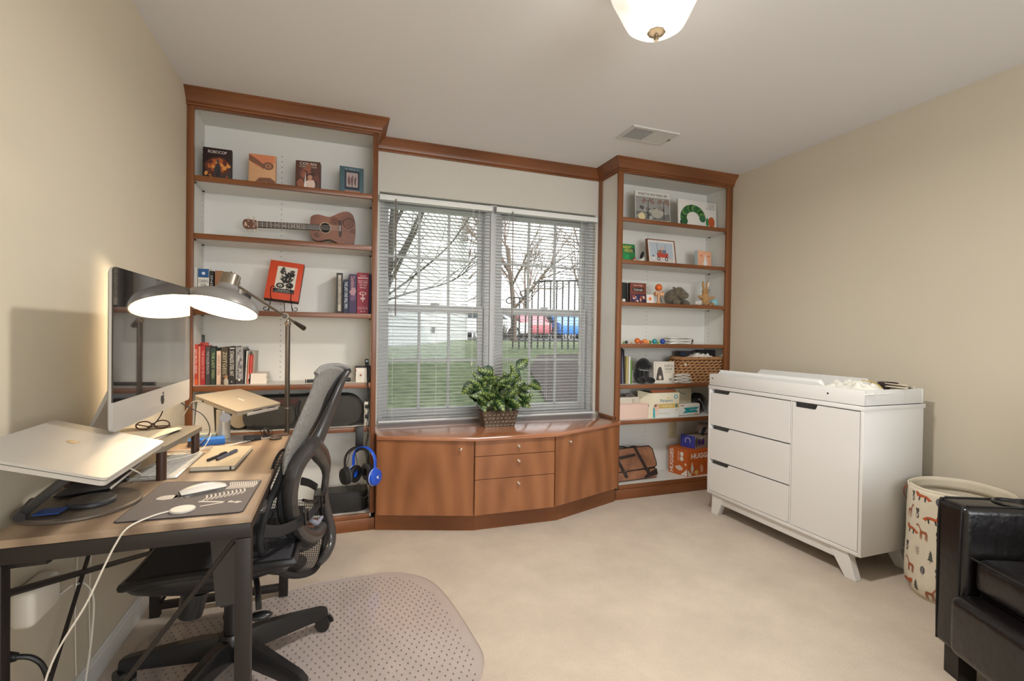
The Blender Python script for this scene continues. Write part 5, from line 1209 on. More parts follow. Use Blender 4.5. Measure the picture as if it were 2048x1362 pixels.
# ---- sixth shelf: cartons, packs, bag
Z6 = B[5]
a, b = at(*r7(215, 1010), y=3.03), at(*r7(632, 1010), y=3.03)
t = thing('pink_carton', 'pale pink cardboard carton at the left of the lowest raised shelf', 'box', (b.x-.12, 3.1, Z6))
cw = b.x-1.90; hp = a.z-Z6
part('carton', G().box(1.90, b.x, 3.03, 3.2, Z6, Z6+hp, bev=.0015), flat((226, 196, 182)), t)
part('flap_seam', G().box(1.9, b.x-.001, 3.0293, 3.0299, Z6+hp-.008, Z6+hp-.006).box(b.x-.03, b.x-.0285, 3.0293, 3.0299, Z6+.004, Z6+hp-.008), flat((176, 140, 126)), t, smooth=False)
zt1 = Z6+hp+.001
t = thing('label_carton', 'flat off-white carton with a small printed mark, lying on the pink carton', 'box', (1.96, 3.1, zt1))
c2 = at(*r7(464, 920), y=3.04); hs_ = at(*r7(300, 918), y=3.04).z-zt1
part('carton', G().box(1.905, c2.x, 3.04, 3.17, zt1, zt1+hs_, bev=.0015), flat((208, 200, 184)), t)
lettering('CE 8', Vector((c2.x-.06, 3.04, zt1+.006)), X3, Z3, .016, hs_*.6, flat((60, 56, 50)), t)
zt2 = zt1+hs_+.001
clothpile('folded_mat', 'grey folded fabric on the off-white carton', (c2.x-.068, 3.09, zt2), .075, .09, 2, .010, (150, 144, 142), 9, cat='cloth')
def pack(name, label, x0, x1, y0, y1, z, h, col, cat='box', bev=.0015): 
    t = thing(name, label, cat, ((x0+x1)/2, (y0+y1)/2, z)); part('carton' if bev < .004 else 'wrapper', G().box(x0, x1, y0, y1, z, z+h, bev=bev, seg=3), col, t); return t
# diaper carton, open at the back, turned a little
fl, fr_ = at(*r7(648, 1195), y=3.005), at(*r7(1000, 1190), y=3.02)
htop = at(*r7(660, 862), y=3.01).z-Z6; wP = fr_.x-fl.x
t = thing('diaper_carton', 'cream and white diaper carton with blue-green lettering and a gold band, its flap open', 'box', (fl.x, 3.005, Z6), rot=(0, 0, .03))
m_cart = flat((222, 214, 190)); dpt = .15
part('carton', G().box(0, wP, 0, dpt, 0, htop, bev=.001), m_cart, t, world=False)
printed(t, wP, htop, [([(.01, .01), (.99, .01), (.99, .36), (.01, .36)], (216, 216, 210)), ([(.2, .38), (.99, .38), (.99, .56), (.2, .56)], (206, 176, 104)), ([(.01, .02), (.1, .02), (.08, .4), (.01, .44)], (86, 168, 172)), (ellp(.14, .45, .1, .13, 18), (206, 168, 146)), (ellp(.15, .42, .07, .09, 16), (226, 190, 168)), (ellp(.1, .5, .05, .06, 12), (140, 104, 84)), ([(.12, .1), (.2, .1), (.24, .33), (.12, .34)], (224, 198, 182)), (ellp(.86, .83, .075, .085, 20), (60, 142, 150)), (ellp(.86, .83, .05, .055, 16), (196, 214, 204)), ([(.85, .4), (.93, .4), (.93, .53), (.85, .53)], (50, 120, 126)), (ellp(.56, .79, .02, .04, 8), (214, 176, 80)), (ellp(.62, .79, .02, .04, 8), (226, 206, 120))])
text_on(t, 'Pampers', .28, .60, .46, .15, wP, htop, (38, 112, 132)); text_on(t, 'SWADDLERS', .36, .44, .36, .06, wP, htop, (240, 226, 190)); text_on(t, '234', .84, .26, .1, .06, wP, htop, (130, 126, 120)); text_on(t, 'Best Fitting', .26, .14, .34, .06, wP, htop, (160, 150, 120))
part('side_panel', G().prism([(0, 0), (.115, 0), (.115, htop+.015), (0, htop-.002)], (-.0005, 0, .0), Vector((-.62, .78, 0)), Z3, .001), m_cart, t, world=False)
m2_ = wm(t); R2 = m2_.to_3x3(); sd = R2 @ Vector((-.62, .78, 0))
lettering('Pampers', m2_ @ Vector((-.062, .075, htop*.42)), R2 @ Vector((.62, -.78, 0)), Z3, .072, htop*.17, flat((38, 112, 132)), t, lift=.002)
part('opening', G().quad([(-.004, .012, htop+.0012), (-.066, .088, htop+.012), (-.01, .088, htop+.012), (.03, .03, htop+.0012)]), m_void, t, world=False)
part('flap', G().prism([(0, 0), (wP*.95, .0), (wP*.9, .03), (0, .034)], (0.004, .02, htop+.001), X3, Vector((0, .8, .6)), .001), flat((196, 120, 84)), t, world=False)
a, b = at(*r7(962, 800), y=3.12), at(*r7(1178, 800), y=3.12)
t = thing('diaper_pack', 'cream plastic diaper pack standing behind the wipes, with slanted blue-green lettering', 'pack', ((a.x+b.x)/2, 3.15, Z6))
hh = at(*r7(1060, 790), y=3.12).z-Z6
part('wrapper', G().box(-(b.x-a.x)/2, (b.x-a.x)/2, -.035, .05, 0, hh, bev=.009, seg=3), M('cream film', (214, 206, 180), .35, bump=.3, bs=40), t, world=False)
m3 = wm(t); R3 = Ry(.25)
lettering('Pampers', m3 @ Vector((-.058, -.035, hh*.80)), R3 @ X3, R3 @ Z3, .078, .024, flat((38, 112, 132)), t, lift=.001)
printed(t, .01, .01, [(blob(.5, .5, .3, .3, .2), (200, 150, 120))]) if 0 else None
a, b = at(*r7(1003, 1190), y=3.04), at(*r7(1298, 1190), y=3.04)
hw = at(*r7(1100, 1005), y=3.04).z-Z6
t = thing('wipes_pack', 'white soft pack of baby wipes with a teal arrow band', 'pack', (a.x, 3.04, Z6))
ww = b.x-a.x
part('wrapper', G().box(0, ww, 0, .06, 0, hw, bev=.012, seg=3), M('white film', (220, 220, 214), .35, bump=.4, bs=30), t, world=False)
printed(t, ww, hw, [([(.17, .22), (.9, .26), (.8, .46), (.93, .7), (.22, .66), (.32, .44)], (30, 142, 150)), (blob(.16, .86, .1, .06, .2), (196, 140, 110)), (blob(.8, .12, .12, .05, .2), (196, 130, 100))], y=-.0008)
text_on(t, 'SENSITIVE', .5, .44, .32, .1, ww, hw, (206, 232, 232))
a, b = at(*r7(1150, 1190), y=3.1), at(*r7(1420, 1190), y=3.1)
t = thing('black_pouch_bag', 'black nylon bag with cords and toggles, right end of the lowest raised shelf', 'bag', ((a.x+b.x)/2+.02, 3.17, Z6))
def bag(v): return 1+.10*noise.noise(v*22)+.05*noise.noise(v*50)
part('body', G().ell((.0, 0, .08), .088, .06, .08, wob=bag, nu=28, nv=18), M('black nylon shiny', (20, 20, 24), .4, bump=.4, bs=60), t, world=False)
part('cord', G().tube(smoothpath([(-.03, -.06, .12), (.0, -.072, .09), (.01, -.08, .05), (.02, -.09, .02), (.035, -.095, .006), (.02, -.10, .003)], 5), .003, 6), flat((120, 120, 122)), t, world=False)
part('toggle', G().cyl((-.03, -.058, .112), (-.01, -.062, .112), .008, n=12), M('toggle metal', (150, 150, 150), .3, .8), t, world=False)
part('strap', G().tube(smoothpath([(.03, -.06, .13), (.05, -.07, .09), (.045, -.075, .05), (.03, -.1, .01)], 5), .008, 6, flat=.3), m_blk, t, world=False)

# ---- bottom bay: satchel, orange carton, blue box, pouch
sq = lambda x, y, yy: at(*r8(x, y), y=yy)
a, b, c = sq(218, 1078, 3.02), sq(805, 1020, 3.02), sq(640, 490, 3.10)
sw, sh_ = b.x-1.905, c.z-zf
t = thing('leather_satchel', 'brown leather satchel with dark straps and a front zip, slumped in the bottom bay', 'bag', (1.906, 3.02, zf), rot=(-.28, 0, .06))
m_lea = M('brown leather', (112, 74, 52), .55, rgb2=(156, 108, 78), vs=9, bump=.35, bs=110); m_lead = M('dark leather', (44, 32, 30), .5, bump=.2, bs=80)
def soft(o, n=2): q = o.modifiers.new('sub', 'SUBSURF'); q.levels = q.render_levels = n
part('body', G().box(.004, sw-.002, .012, .09, .004, sh_*.93, bev=.016, seg=3), m_lead, t, world=False)
fl_out = [(0, .32), (.03, .29), (sw-.03, .34), (sw-.006, .38), (sw-.002, .46), (sw-.02, .88), (sw-.05, .985), (.02, .97), (0, .9)]
fpts = [(u, v*sh_) for u, v in fl_out]
g = G().prism(fpts, (0, .012, 0), X3, Z3, .012); es = [e for e in g.b.edges if abs(e.verts[0].co.y-e.verts[1].co.y) < 1e-6]
bmesh.ops.bevel(g.b, geom=es, offset=.004, segments=2, affect='EDGES')
part('flap', g, m_lea, t, world=False)
part('flap_trim', G().tube([(u, 0, v) for u, v in fpts], .0038, 6, closed=True), m_lead, t, world=False)
part('lower_pocket', G().box(.01, sw-.015, -.002, .02, .01, sh_*.30, bev=.008, seg=3), m_lea, t, world=False)
for u0, u1 in ((.02*sw, .25*sw), (.52*sw, .76*sw)):
    part('strap', G().prism([(u0, sh_*.98), (u0+.026, sh_*.98), (u1+.026, .03), (u1, .03)][::-1], (0, -.001, 0), X3, Z3, .004), m_lead, t, world=False)
    part('buckle', G().holed([(x*1.2, y*1.2) for x, y in rect(.024, .022)], rect(.018, .014), (u1+.004, -.0055, sh_*.27), X3, Z3, .002), M('buckle metal', (120, 116, 112), .3, .9), t, world=False)
part('zip', G().prism([(.17*sw, sh_*.66), (.54*sw, sh_*.72), (.55*sw, sh_*.80), (.16*sw, sh_*.745)], (0, -.0008, 0), X3, Z3, .003), m_lead, t, world=False)
part('zip_pull', G().tube([(.18*sw, -.005, sh_*.69), (.175*sw, -.008, sh_*.62), (.19*sw, -.008, sh_*.54)], .0018, 6), M('buckle metal', (120, 116, 112), .3, .9), t, world=False)
part('handle', G().tube(smoothpath([(.005, .03, sh_*.95), (.12*sw, .02, sh_*1.03), (.32*sw, .02, sh_*1.03), (.45*sw, .03, sh_*.985), (.6*sw, .035, sh_*1.01), (.72*sw, .04, sh_*.96)], 5), .0055, 8), m_lead, t, world=False)
part('corner_trim', G().prism([(sw-.13, .012), (sw-.01, .03), (sw-.012, sh_*.3), (sw-.07, sh_*.22), (sw-.14, sh_*.10)], (0, -.0025, 0), X3, Z3, .003), m_lead, t, world=False)
# orange diaper carton standing cornerwise
zb1 = zf
ce = sq(1180, 1000, 3.0); ce = Vector((ce.x, 3.0, zb1)); hH = sq(1180, 585, 3.0).z-zb1
t = thing('orange_carton', 'orange diaper carton with white lettering on both sides, at the right of the bottom bay', 'box', tuple(ce), rot=(0, 0, .10))
wr = .30; wl = .27
m_org = flat((190, 92, 32))
wlx = sq(912, 500, 3.2).x
part('carton', G().box(0, 2.86-ce.x-.02, 0, .20, 0, hH, bev=.001), m_org, t, world=False)
lw = (ce-Vector((sq(914, 700, 3.17).x, 3.17, zb1))).length; ld = (Vector((sq(914, 700, 3.17).x, 3.17, zb1))-ce).normalized(); ldl = Rz(-.10) @ ld
part('side_panel', G().prism([(0, 0), (lw, 0), (lw, hH*.985), (0, hH)], (0, 0, 0), ldl, Z3, -.001 if 0 else .001), m_org, t, world=False)
part('top_panel', G().prism([(0, 0), (ldl.x*lw, ldl.y*lw), (ldl.x*lw+.07, .198), (0.001, .199)][::-1], (0, 0, hH-.0012), X3, Y3, .001), flat((210, 140, 90)), t, world=False)
m_, R_ = wm(t), wm(t).to_3x3()
WW = 2.86-ce.x-.02
lettering('HUGGIES', m_ @ Vector((.035, 0, hH*.66)), R_ @ X3, Z3, WW-.05, hH*.20, flat((236, 228, 218)), t, bold=.035)
lettering('HUGGIES', m_ @ (ldl*lw*.97+Vector((0, 0, hH*.03))), Z3, ld, hH*.92, lw*.19, flat((236, 228, 218)), t, bold=.02, lift=.003) if 0 else None
ob_ = lettering('HUGGIES', m_ @ (ldl*(lw*.74)+Vector((0, 0, hH*.05))), Z3, ld, hH*.9, lw*.20, flat((236, 228, 218)), t, bold=.02, lift=.0012)
for v_ in ob_.data.vertices: pass
random.seed(6)
printed(t, WW, hH, [(ellp(.16, .46, .045, .07), (214, 160, 128)), (blob(.165, .28, .05, .15, .15), (220, 214, 208)), ([(.12, .08), (.16, .1), (.15, .25)], (214, 160, 128)), ([(.18, .1), (.22, .08), (.19, .25)], (214, 160, 128)), (blob(.32, .12, .07, .09, .2), (224, 180, 96)), (blob(.5, .25, .06, .15, .2), (214, 160, 128)), ([(0.005, .02), (.0, .28), (.16, .02)], (226, 218, 204))])
def sidepr(poly, col, k=0):
    g = G(); N_ = ldl.cross(Z3)*1.0
    g.quad([ldl*(u*lw)+Z3*(v*hH)-Vector((ldl.y, -ldl.x, 0))*(-.0016-.0001*k if 0 else .0016+.0001*k)*-1*(-1) for u, v in poly]); return g
nrm = Vector((ldl.y, -ldl.x, 0)); nrm = nrm if (R_ @ nrm).dot(C0-ce) > 0 else -nrm
for k, (pl_, cc, nm) in enumerate((([(.02, .02), (.02, .28), (.35, .02)], (226, 218, 204), 'corner_label'), ([(.42, .55), (.52, .55), (.52, .92), (.42, .92)], (214, 140, 110), 'printed_bar'), (ellp(.3, .82, .09, .09, 14), (228, 220, 210), 'printed_dot'), (ellp(.3, .64, .09, .09, 14), (228, 220, 210), 'printed_dot'), (blob(.42, .27, .2, .1, .2), (220, 196, 180), 'printed_baby'), (ellp(.1, .45, .06, .06, 4), (230, 210, 190), 'printed_star'))):
    part(nm, G().quad([ldl*(u*lw)+Z3*(v*hH)+nrm*(.0018+.0001*k) for u, v in pl_]), flat(cc), t, world=False, smooth=False)
lettering('Boxed', m_ @ (ldl*(lw*.08)+Vector((0, 0, hH*.95))), -Z3, -ld, hH*.4, lw*.11, flat((236, 190, 150)), t, lift=.0024) if 0 else None
bf = sq(1290, 550, 3.03); zt3 = zb1+hH+.0005
hB_ = sq(1290, 380, 3.03).z-zt3
t = thing('blue_box', 'violet-blue box with a white ring mark, on the orange carton', 'box', (bf.x, 3.03, zt3), rot=(0, 0, .12))
bwid = 2.78-bf.x
part('carton', G().box(0, bwid, 0, .12, 0, hB_, bev=.001), flat((150, 136, 122)), t, world=False)
e0 = sq(1085, 430, 3.15); sdv = (Vector((e0.x, 3.15, 0))-Vector((bf.x, 3.03, 0))); sl = sdv.length; sdl = Rz(-.12) @ sdv.normalized()
part('blue_panel', G().prism([(0, 0), (sl, 0), (sl, hB_), (0, hB_)], (0, 0, 0), sdl, Z3, .001), flat((62, 66, 160)), t, world=False)
part('lid', G().prism([(0, 0), (sdl.x*sl, sdl.y*sl), (sdl.x*sl+.06, .119), (0.001, .119)][::-1], (0, 0, hB_-.001), X3, Y3, .0012), flat((148, 138, 128)), t, world=False)
nn_ = Vector((sdl.y, -sdl.x, 0)); nn_ = nn_ if (wm(t).to_3x3() @ nn_).dot(C0-Vector(t.location)) > 0 else -nn_
part('ring_mark', G().tube([sdl*(sl*.5+.022*math.cos(q))+Z3*(hB_*.55+.022*math.sin(q))+nn_*.0018 for q in [-.7+4.4*i/20 for i in range(21)]], .0022, 6), flat((226, 226, 232)), t, world=False)
printed(t, bwid, hB_, [(ellp(.12, .5, .12, .4, 18), (92, 84, 70)), (ellp(.32, .5, .09, .28, 18), (60, 30, 120)), (ellp(.62, .5, .09, .28, 18), (60, 30, 120)), (blob(.47, .45, .05, .3, .3), (90, 40, 36)), ([(.36, .78), (.58, .78), (.58, .9), (.36, .9)], (190, 184, 176))])
zt4 = zt3+hB_+.0007
pp = sq(1400, 330, 3.08)
t = thing('grey_pouch', 'grey-brown padded pouch with a black strap, on top of the blue box', 'pouch', (pp.x+.03, 3.09, zt4))
part('body', G().box(-.06, .08, -.035, .045, 0, .085, bev=.022, seg=3), M('pouch fabric', (150, 136, 132), .8, bump=.3, bs=80), t, world=False)
part('strap', G().tube(smoothpath([(-.03, -.036, .06), (-.06, -.045, .03), (-.066, -.046, .012), (-.05, -.04, .006)], 4), .012, 8, flat=.3), m_blkm, t, world=False)

# ================================================================ changing dresser
m_wh = M('white lacquer', (226, 225, 223), .4, coat=.1)
dx0, dx1, dy0, dy1, dz0, dz1 = 2.36, 2.80, 1.572, 2.590, .132, .857
t = thing('dresser', 'white dresser with three drawers and a door, along the right wall', 'dresser', (2.58, 2.08, 0))
g = G()
fr = .016
part('side_panel', G().box(dx0, dx1, dy0, dy0+fr, dz0, dz1, bev=.0015), m_wh, t)
part('side_panel', G().box(dx0, dx1, dy1-fr, dy1, dz0, dz1, bev=.0015), m_wh, t)
part('top_panel', G().box(dx0-.002, dx1+.01, dy0-.003, dy1+.003, dz1-.022, dz1, bev=.0015), m_wh, t)
part('bottom_panel', G().box(dx0, dx1, dy0+fr, dy1-fr, dz0, dz0+.018, bev=.001), m_wh, t)
part('back_panel', G().box(dx1-.01, dx1, dy0+fr, dy1-fr, dz0, dz1-.02), m_wh, t)
ym = 1.962
part('divider', G().box(dx0+.002, dx1-.01, ym-.006, ym+.003, dz0+.018, dz1-.022), m_wh, t)
zt_ = dz1-.027; rows_ = [(.603, .815+.004), (.372, .577), (.153, .343)]
zs = [(.596, zt_), (.365, .589), (.1535, .358)]
def front(name, ya, yb, z0, z1, ncut):
    L = yb-ya; n0, n1, dpt, sl = ncut
    # s runs from the far end to the near end
    out = [(0, 0), (L, 0), (L, z1-z0)]
    out += [(n1, z1-z0), (n1-.006, z1-z0-dpt+.006), (n1-.014, z1-z0-dpt), (n0, z1-z0-dpt)]
    if n0 > .001: out += [(n0, z1-z0), (0, z1-z0)]
    O = Vector((dx0+.014, yb, z0))
    g = G().prism(out, O, -Y3, Z3, .0135)
    bmesh.ops.bevel(g.b, geom=[e for e in g.b.edges if all(abs(v.co.x-(dx0+.0005)) < 1e-5 for v in e.verts)], offset=.0012, segments=1, affect='EDGES')
    return part(name, g, m_wh, t, smooth=False)
for z0, z1 in zs:
    d_ = front('drawer', ym+.006, dy1-fr-.003, z0, z1, (0.0, .165, .022, 0))
    part('drawer_box', G().box(dx0+.03, dx1-.03, ym+.012, dy1-fr-.01, z0+.005, z1-.05).box(dx0+.0145, dx0+.03, ym+.012, dy1-fr-.01, z0+.005, z1-.028), m_wh, d_)
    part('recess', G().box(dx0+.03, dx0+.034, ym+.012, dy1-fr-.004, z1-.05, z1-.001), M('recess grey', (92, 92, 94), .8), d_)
d_ = front('door', dy0+fr+.003, ym-.008, dz0+.021, zt_, (.012, .145, .026, 0))
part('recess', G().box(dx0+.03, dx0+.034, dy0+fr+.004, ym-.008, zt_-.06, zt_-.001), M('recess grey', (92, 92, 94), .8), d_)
# splayed legs and aprons
def leg(y_top0, y_top1, y_f0, y_f1, x0, nm='leg'):
    g = G().prism([(y_f0, 0), (y_f1, 0), (y_top1, dz0-.001), (y_top0, dz0-.001)], (x0, 0, 0), Y3, Z3, .042)
    bmesh.ops.bevel(g.b, geom=g.b.edges[:], offset=.002, segments=1, affect='EDGES'); part(nm, g, m_wh, t)
for x0 in (2.372, 2.745):
    leg(1.645, 1.745, 1.60, 1.655, x0); leg(2.455, 2.555, 2.505, 2.56, x0)
    part('apron', G().box(x0+.006, x0+.03, 1.70, 2.50, .078, dz0-.001, bev=.002), m_wh, t)
for y0 in (1.655, 2.505): part('apron', G().box(2.414, 2.745, y0, y0+.024, .085, dz0-.001, bev=.002), m_wh, t)
# changing tray on top
t = thing('changing_tray', 'white open changing tray sitting on the dresser top', 'tray', (2.58, 2.08, dz1))
z0, z1 = dz1+.003, .934
part('front_rail', G().box(2.362, 2.376, dy0+.002, dy1-.002, z0, z1, bev=.0015), m_wh, t)
part('back_rail', G().box(2.786, 2.80, dy0+.002, dy1-.002, z0, z1, bev=.0015), m_wh, t)
part('end_rail', G().box(2.377, 2.785, dy0+.003, dy0+.017, z0, z1, bev=.0015), m_wh, t)
part('end_rail', G().box(2.377, 2.785, dy1-.017, dy1-.003, z0, z1, bev=.0015), m_wh, t)
part('base', G().box(2.377, 2.785, dy0+.018, dy1-.018, z0-.0025, z0+.006), m_wh, t)
for yy in (1.755, 2.56): part('bolt_hole', G().cyl((2.3615, yy, .905 if yy > 2 else .9), (2.362, yy, .905 if yy > 2 else .9), .005, n=12), m_dark, t)
# contoured changing pad
t = thing('changing_pad', 'white quilted changing pad with raised long sides, in the tray', 'pad', (2.58, 2.18, z0+.006))
def pad(u, v):
    y = 1.795+.775*u; a = 2*v-1; x = 2.585+.19*a
    e = min(1, min(u, 1-u)*26)**.5
    h = .030+.078*abs(a)**2.2; h = h*(1-.25*max(0, abs(a)-.93)/.07)
    return Vector((x, y, z0+.007+h*e+.0014*math.sin(y*150)*math.sin(x*150)))
g = G().grid(pad, 70, 30)
m_pad = M('quilted white', (226, 226, 224), .8, bump=.3, bs=60)
# side skirt
for v in (0, 1):
    g.grid(lambda u, w, v=v: pad(u, v)*(1-w)+Vector((pad(u, v).x, pad(u, v).y, z0+.0065))*w, 70, 2)
for u in (0, 1):
    g.grid(lambda v, w, u=u: pad(u, v)*(1-w)+Vector((pad(u, v).x, pad(u, v).y, z0+.0065))*w, 30, 2)
part('cushion', g.weld(), m_pad, t)
def heap(name, label, cat, c, w, d, h, seed, col, z, rz=0, extras=()):
    t = thing(name, label, cat, (c[0], c[1], z), rz)
    part('cloth', G().grid(crump(w, d, h, seed, .003), 34, 26), M('cloth %d %d %d' % col, col, .9), t, world=False, solid=.0015)
    return t
t = heap('muslin_cloth', 'crumpled white baby cloth with grey print, spilling over the tray edge', 'cloth', (2.47, 1.70), .2, .26, .06, 7.7, (226, 224, 214), z0+.05)
random.seed(4)
for k in range(7):
    part('printed_leaf', G().prism(ellp(random.uniform(-.07, .07), random.uniform(-.1, .1), .008, .003, 8), (0, 0, .062), X3, Y3, .0006), flat((120, 124, 118)), t, world=False) if 0 else None
part('tray_contents', G().box(-.07, .08, -.1, .1, -.044, .002, bev=.01), M('cloth 226 224 214', (226, 224, 214), .9), t, world=False)
part('gold_edge', G().tube(smoothpath([(.055, -.10, .03), (.07, -.07, .045), (.075, -.03, .055), (.06, .0, .06)], 4), .003, 6), flat((196, 170, 90)), t, world=False)
t = thing('brown_bowl', 'dark brown shallow bowl behind the crumpled cloth on the dresser', 'bowl', (2.665, 1.66, z0+.006))
part('bowl', G().lathe([(0, 0), (.03, 0), (.038, .05), (.042, .075), (.044, .092), (.041, .092), (.036, .06), (0, .055)], (0, 0, 0), 28), M('dark brown glaze', (58, 44, 46), .3), t, world=False)
part('rim', G().tube([(.0435*math.cos(q), .0435*math.sin(q), .092) for q in [2*PI*i/28 for i in range(28)]], .0022, 6, closed=True), M('dark brown glaze', (58, 44, 46), .3), t, world=False)
t = thing('paper_sheets', 'cream printed paper bent over the end of the changing tray', 'paper', (2.70, 1.62, z0+.074), .3)
for k in range(2):
    part('sheet', G().grid(lambda u, v, k=k: Vector(((u-.5)*.16, (v-.5)*.09, .004+.006*k+.010*math.sin(u*5+k)+.004*v)), 14, 6), flat((222, 210, 190) if k else (212, 200, 178)), t, world=False, solid=.0012)
part('packet', G().box(-.06, .06, -.03, .03, -.066, .001, bev=.004), flat((216, 206, 188)), t, world=False)

# ================================================================ fabric hamper with woodland print
hc_ = Vector((2.688, 1.358, 0)); hr = .188; hh_ = .5
t = thing('laundry_hamper', 'cream fabric laundry hamper printed with foxes, deer and trees, beside the armchair', 'hamper', tuple(hc_))
m_can = M('cream canvas', (216, 206, 186), .9, bump=.3, bs=150)
def hp(a, z, k=0):
    w = 1+.02*math.sin(3*a+z*9)+.012*math.sin(7*a-z*14)-.03*(z/hh_-.5)**2
    b = min(1, .90+.10*min(1, z/.05)); r = hr*w*b+k
    return hc_+Vector((r*math.cos(a), r*math.sin(a)*.98, z+.004*math.sin(2*a+1)*(z/hh_)))
part('wall', G().grid(lambda u, v: hp(2*PI*u, hh_*v), 64, 24, cu=True), m_can, t, solid=.003)
part('base', G().lathe([(0, .002), (hr*.88, .002)], hc_, 40), m_can, t)
part('rim_fold', G().grid(lambda u, v: hp(2*PI*u, hh_+.004-.055*v, -.008), 64, 3, cu=True), m_can, t, solid=.002)
part('rim', G().tube([hp(2*PI*i/64, hh_) for i in range(64)], .0035, 6, closed=True), m_can, t)
part('handle', G().tube(smoothpath([hp(math.radians(126), .485, .003), hp(math.radians(124), .47, .014), hp(math.radians(122), .44, .014), hp(math.radians(121), .42, .003)], 4), .007, 6, flat=.3), M('tan handle', (112, 58, 42), .6), t)
def fox(): return [([(-.5, -.05), (-.3, .12), (.05, .14), (.25, .1), (.55, -.1), (.35, -.22), (.2, -.02), (-.25, -.06)], 0), ([(-.5, -.05), (-.62, .18), (-.55, .3), (-.42, .2), (-.36, .28), (-.3, .12)], 0), ([(-.3, -.05), (-.34, -.3), (-.26, -.3), (-.2, -.04)], 2), ([(.12, 0), (.1, -.3), (.17, -.3), (.22, -.02)], 2)]
def deer(): return [([(-.3, .0), (-.25, .2), (.2, .18), (.3, -.02), (.1, -.02)], 1), ([(-.25, .2), (-.42, .5), (-.36, .56), (-.15, .2)], 1), ([(-.42, .5), (-.58, .46), (-.5, .62), (-.36, .6)], 1)]+[([(x, 0), (x+.01, -.42), (x+.05, -.42), (x+.07, 0)], 1) for x in (-.28, -.18, .12, .22)]
def fir(): return [([(-.22, -.3), (.22, -.3), (0, .1)], 3), ([(-.17, -.08), (.17, -.08), (0, .3)], 3), ([(-.12, .14), (.12, .14), (0, .5)], 3), ([(-.02, -.45), (.02, -.45), (.02, -.3), (-.02, -.3)], 3)]
def egg(): return [(ellp(0, .05, .2, .32, 14), 4), ([(-.015, -.5), (.015, -.5), (.015, .3), (-.015, .3)], 5)]+[([(-.14, y), (0, y-.07), (.14, y), (0, y-.04)], 5) for y in (.2, .05, -.08)]
def coon(): return [(ellp(0, .25, .16, .14, 10), 2), ([(-.16, .3), (-.14, .48), (-.04, .36)], 2), ([(.16, .3), (.14, .48), (.04, .36)], 2), (ellp(0, -.12, .13, .24, 10), 2), (ellp(0, -.12, .07, .16, 8), 6), (ellp(-.06, .26, .03, .03, 6), 6), (ellp(.06, .26, .03, .03, 6), 6)]
def fern(): return [([(-.01, -.4), (.01, -.4), (.02, .4), (0, .4)], 7)]+[([(0, y), (s*.2, y+.12), (s*.18, y+.16), (0, y+.04)], 7) for y in (-.3, -.12, .06, .22) for s in (-1, 1)]
pcol = [flat(c) for c in ((182, 84, 40), (160, 92, 62), (48, 46, 54), (78, 80, 76), (84, 84, 90), (176, 172, 166), (220, 212, 196), (140, 140, 134))]
kinds = [fox, fir, deer, egg, coon, fern]
nms = ['printed_fox', 'printed_tree', 'printed_deer', 'printed_leaf', 'printed_raccoon', 'printed_fern']
random.seed(2)
for r_ in range(6):
    for c_ in range(13):
        a0 = math.radians(140+c_*19+(r_ % 2)*9); z_ = .045+r_*.083+random.uniform(-.008, .008); i_ = (c_+r_*2+(c_*r_)//3) % 6
        if z_ > .47: continue
        sc = (.068, .058, .062, .056, .058, .054)[i_]; fl_ = 1 if (r_ % 2) else -1; g = G()
        for k, (poly, ci) in enumerate(kinds[i_]()):
            g.quad([hp(a0+fl_*u*sc/hr, z_+v*sc, .0028+.0003*k) for u, v in poly], ci)
        part(nms[i_], g, pcol, t, smooth=False)

# ================================================================ black leather recliner (its far arm, seat and footrest are in view)
m_lth = M('black leather', (12, 9, 10), .3, rgb2=(22, 17, 17), vs=5, bump=.45, bs=35, coat=.12)
m_seam = M('leather seam', (14, 12, 12), .5)
so = Vector((2.045, 1.105, 0)); sa = math.radians(-24.5)      # far front corner of the arm; local x runs back along the arm, local y across the seat towards the viewer (negative)
t = thing('recliner', 'black leather recliner armchair with a cup holder in its far arm', 'armchair', tuple(so), sa)
AW, AL, AH = .128, .80, .615
def cushion(x0, x1, y0, y1, z0, z1, r, nm, par=t, sub=2, puff=0):
    g = G().box(x0, x1, y0, y1, z0, z1, bev=r, seg=4)
    return part(nm, g, m_lth, par, world=False)
arm = cushion(0, AL, -AW, 0, .10, AH, .022, 'arm')
for yy in (-.018, -AW+.018):
    part('piping', G().tube(smoothpath([(.002, yy, .11), (-.001, yy, .35), (.001, yy, AH-.03), (.02, yy, AH-.002), (.1, yy, AH+.001), (AL-.03, yy, AH+.001)], 4), .0035, 6), m_seam, arm, world=False)
ch = part('cup_holder', G().lathe([(.052, .003), (.048, .006), (.043, .004), (.042, -.0), (.041, -.0015), (0, -.0015)], (.20, -AW/2, AH), 32), m_seam, arm, world=False)
part('cup_rim', G().tube([(.2+.047*math.cos(q), -AW/2+.047*math.sin(q), AH+.004) for q in [2*PI*i/32 for i in range(32)]], .004, 6, closed=True), m_lth, ch, world=False)
cushion(0, AL, -AW-.70, -AW-.545, .10, AH, .022, 'arm')
cushion(.02, .62, -AW-.54, -AW-.003, .335, .455, .03, 'seat_cushion')
cushion(-.045, .10, -AW-.54, -AW+.012, .12, .325, .032, 'footrest')
part('seat_seam', G().tube([(.012, -AW-.01, .452), (.008, -AW-.27, .454), (.012, -AW-.53, .452)], .003, 6), m_seam, t, world=False)
cushion(.56, .80, -AW-.54, -AW-.003, .40, 1.0, .06, 'backrest')
part('frame', G().box(.05, AL-.03, -AW-.54, -AW-.004, .10, .33), m_seam, t, world=False)
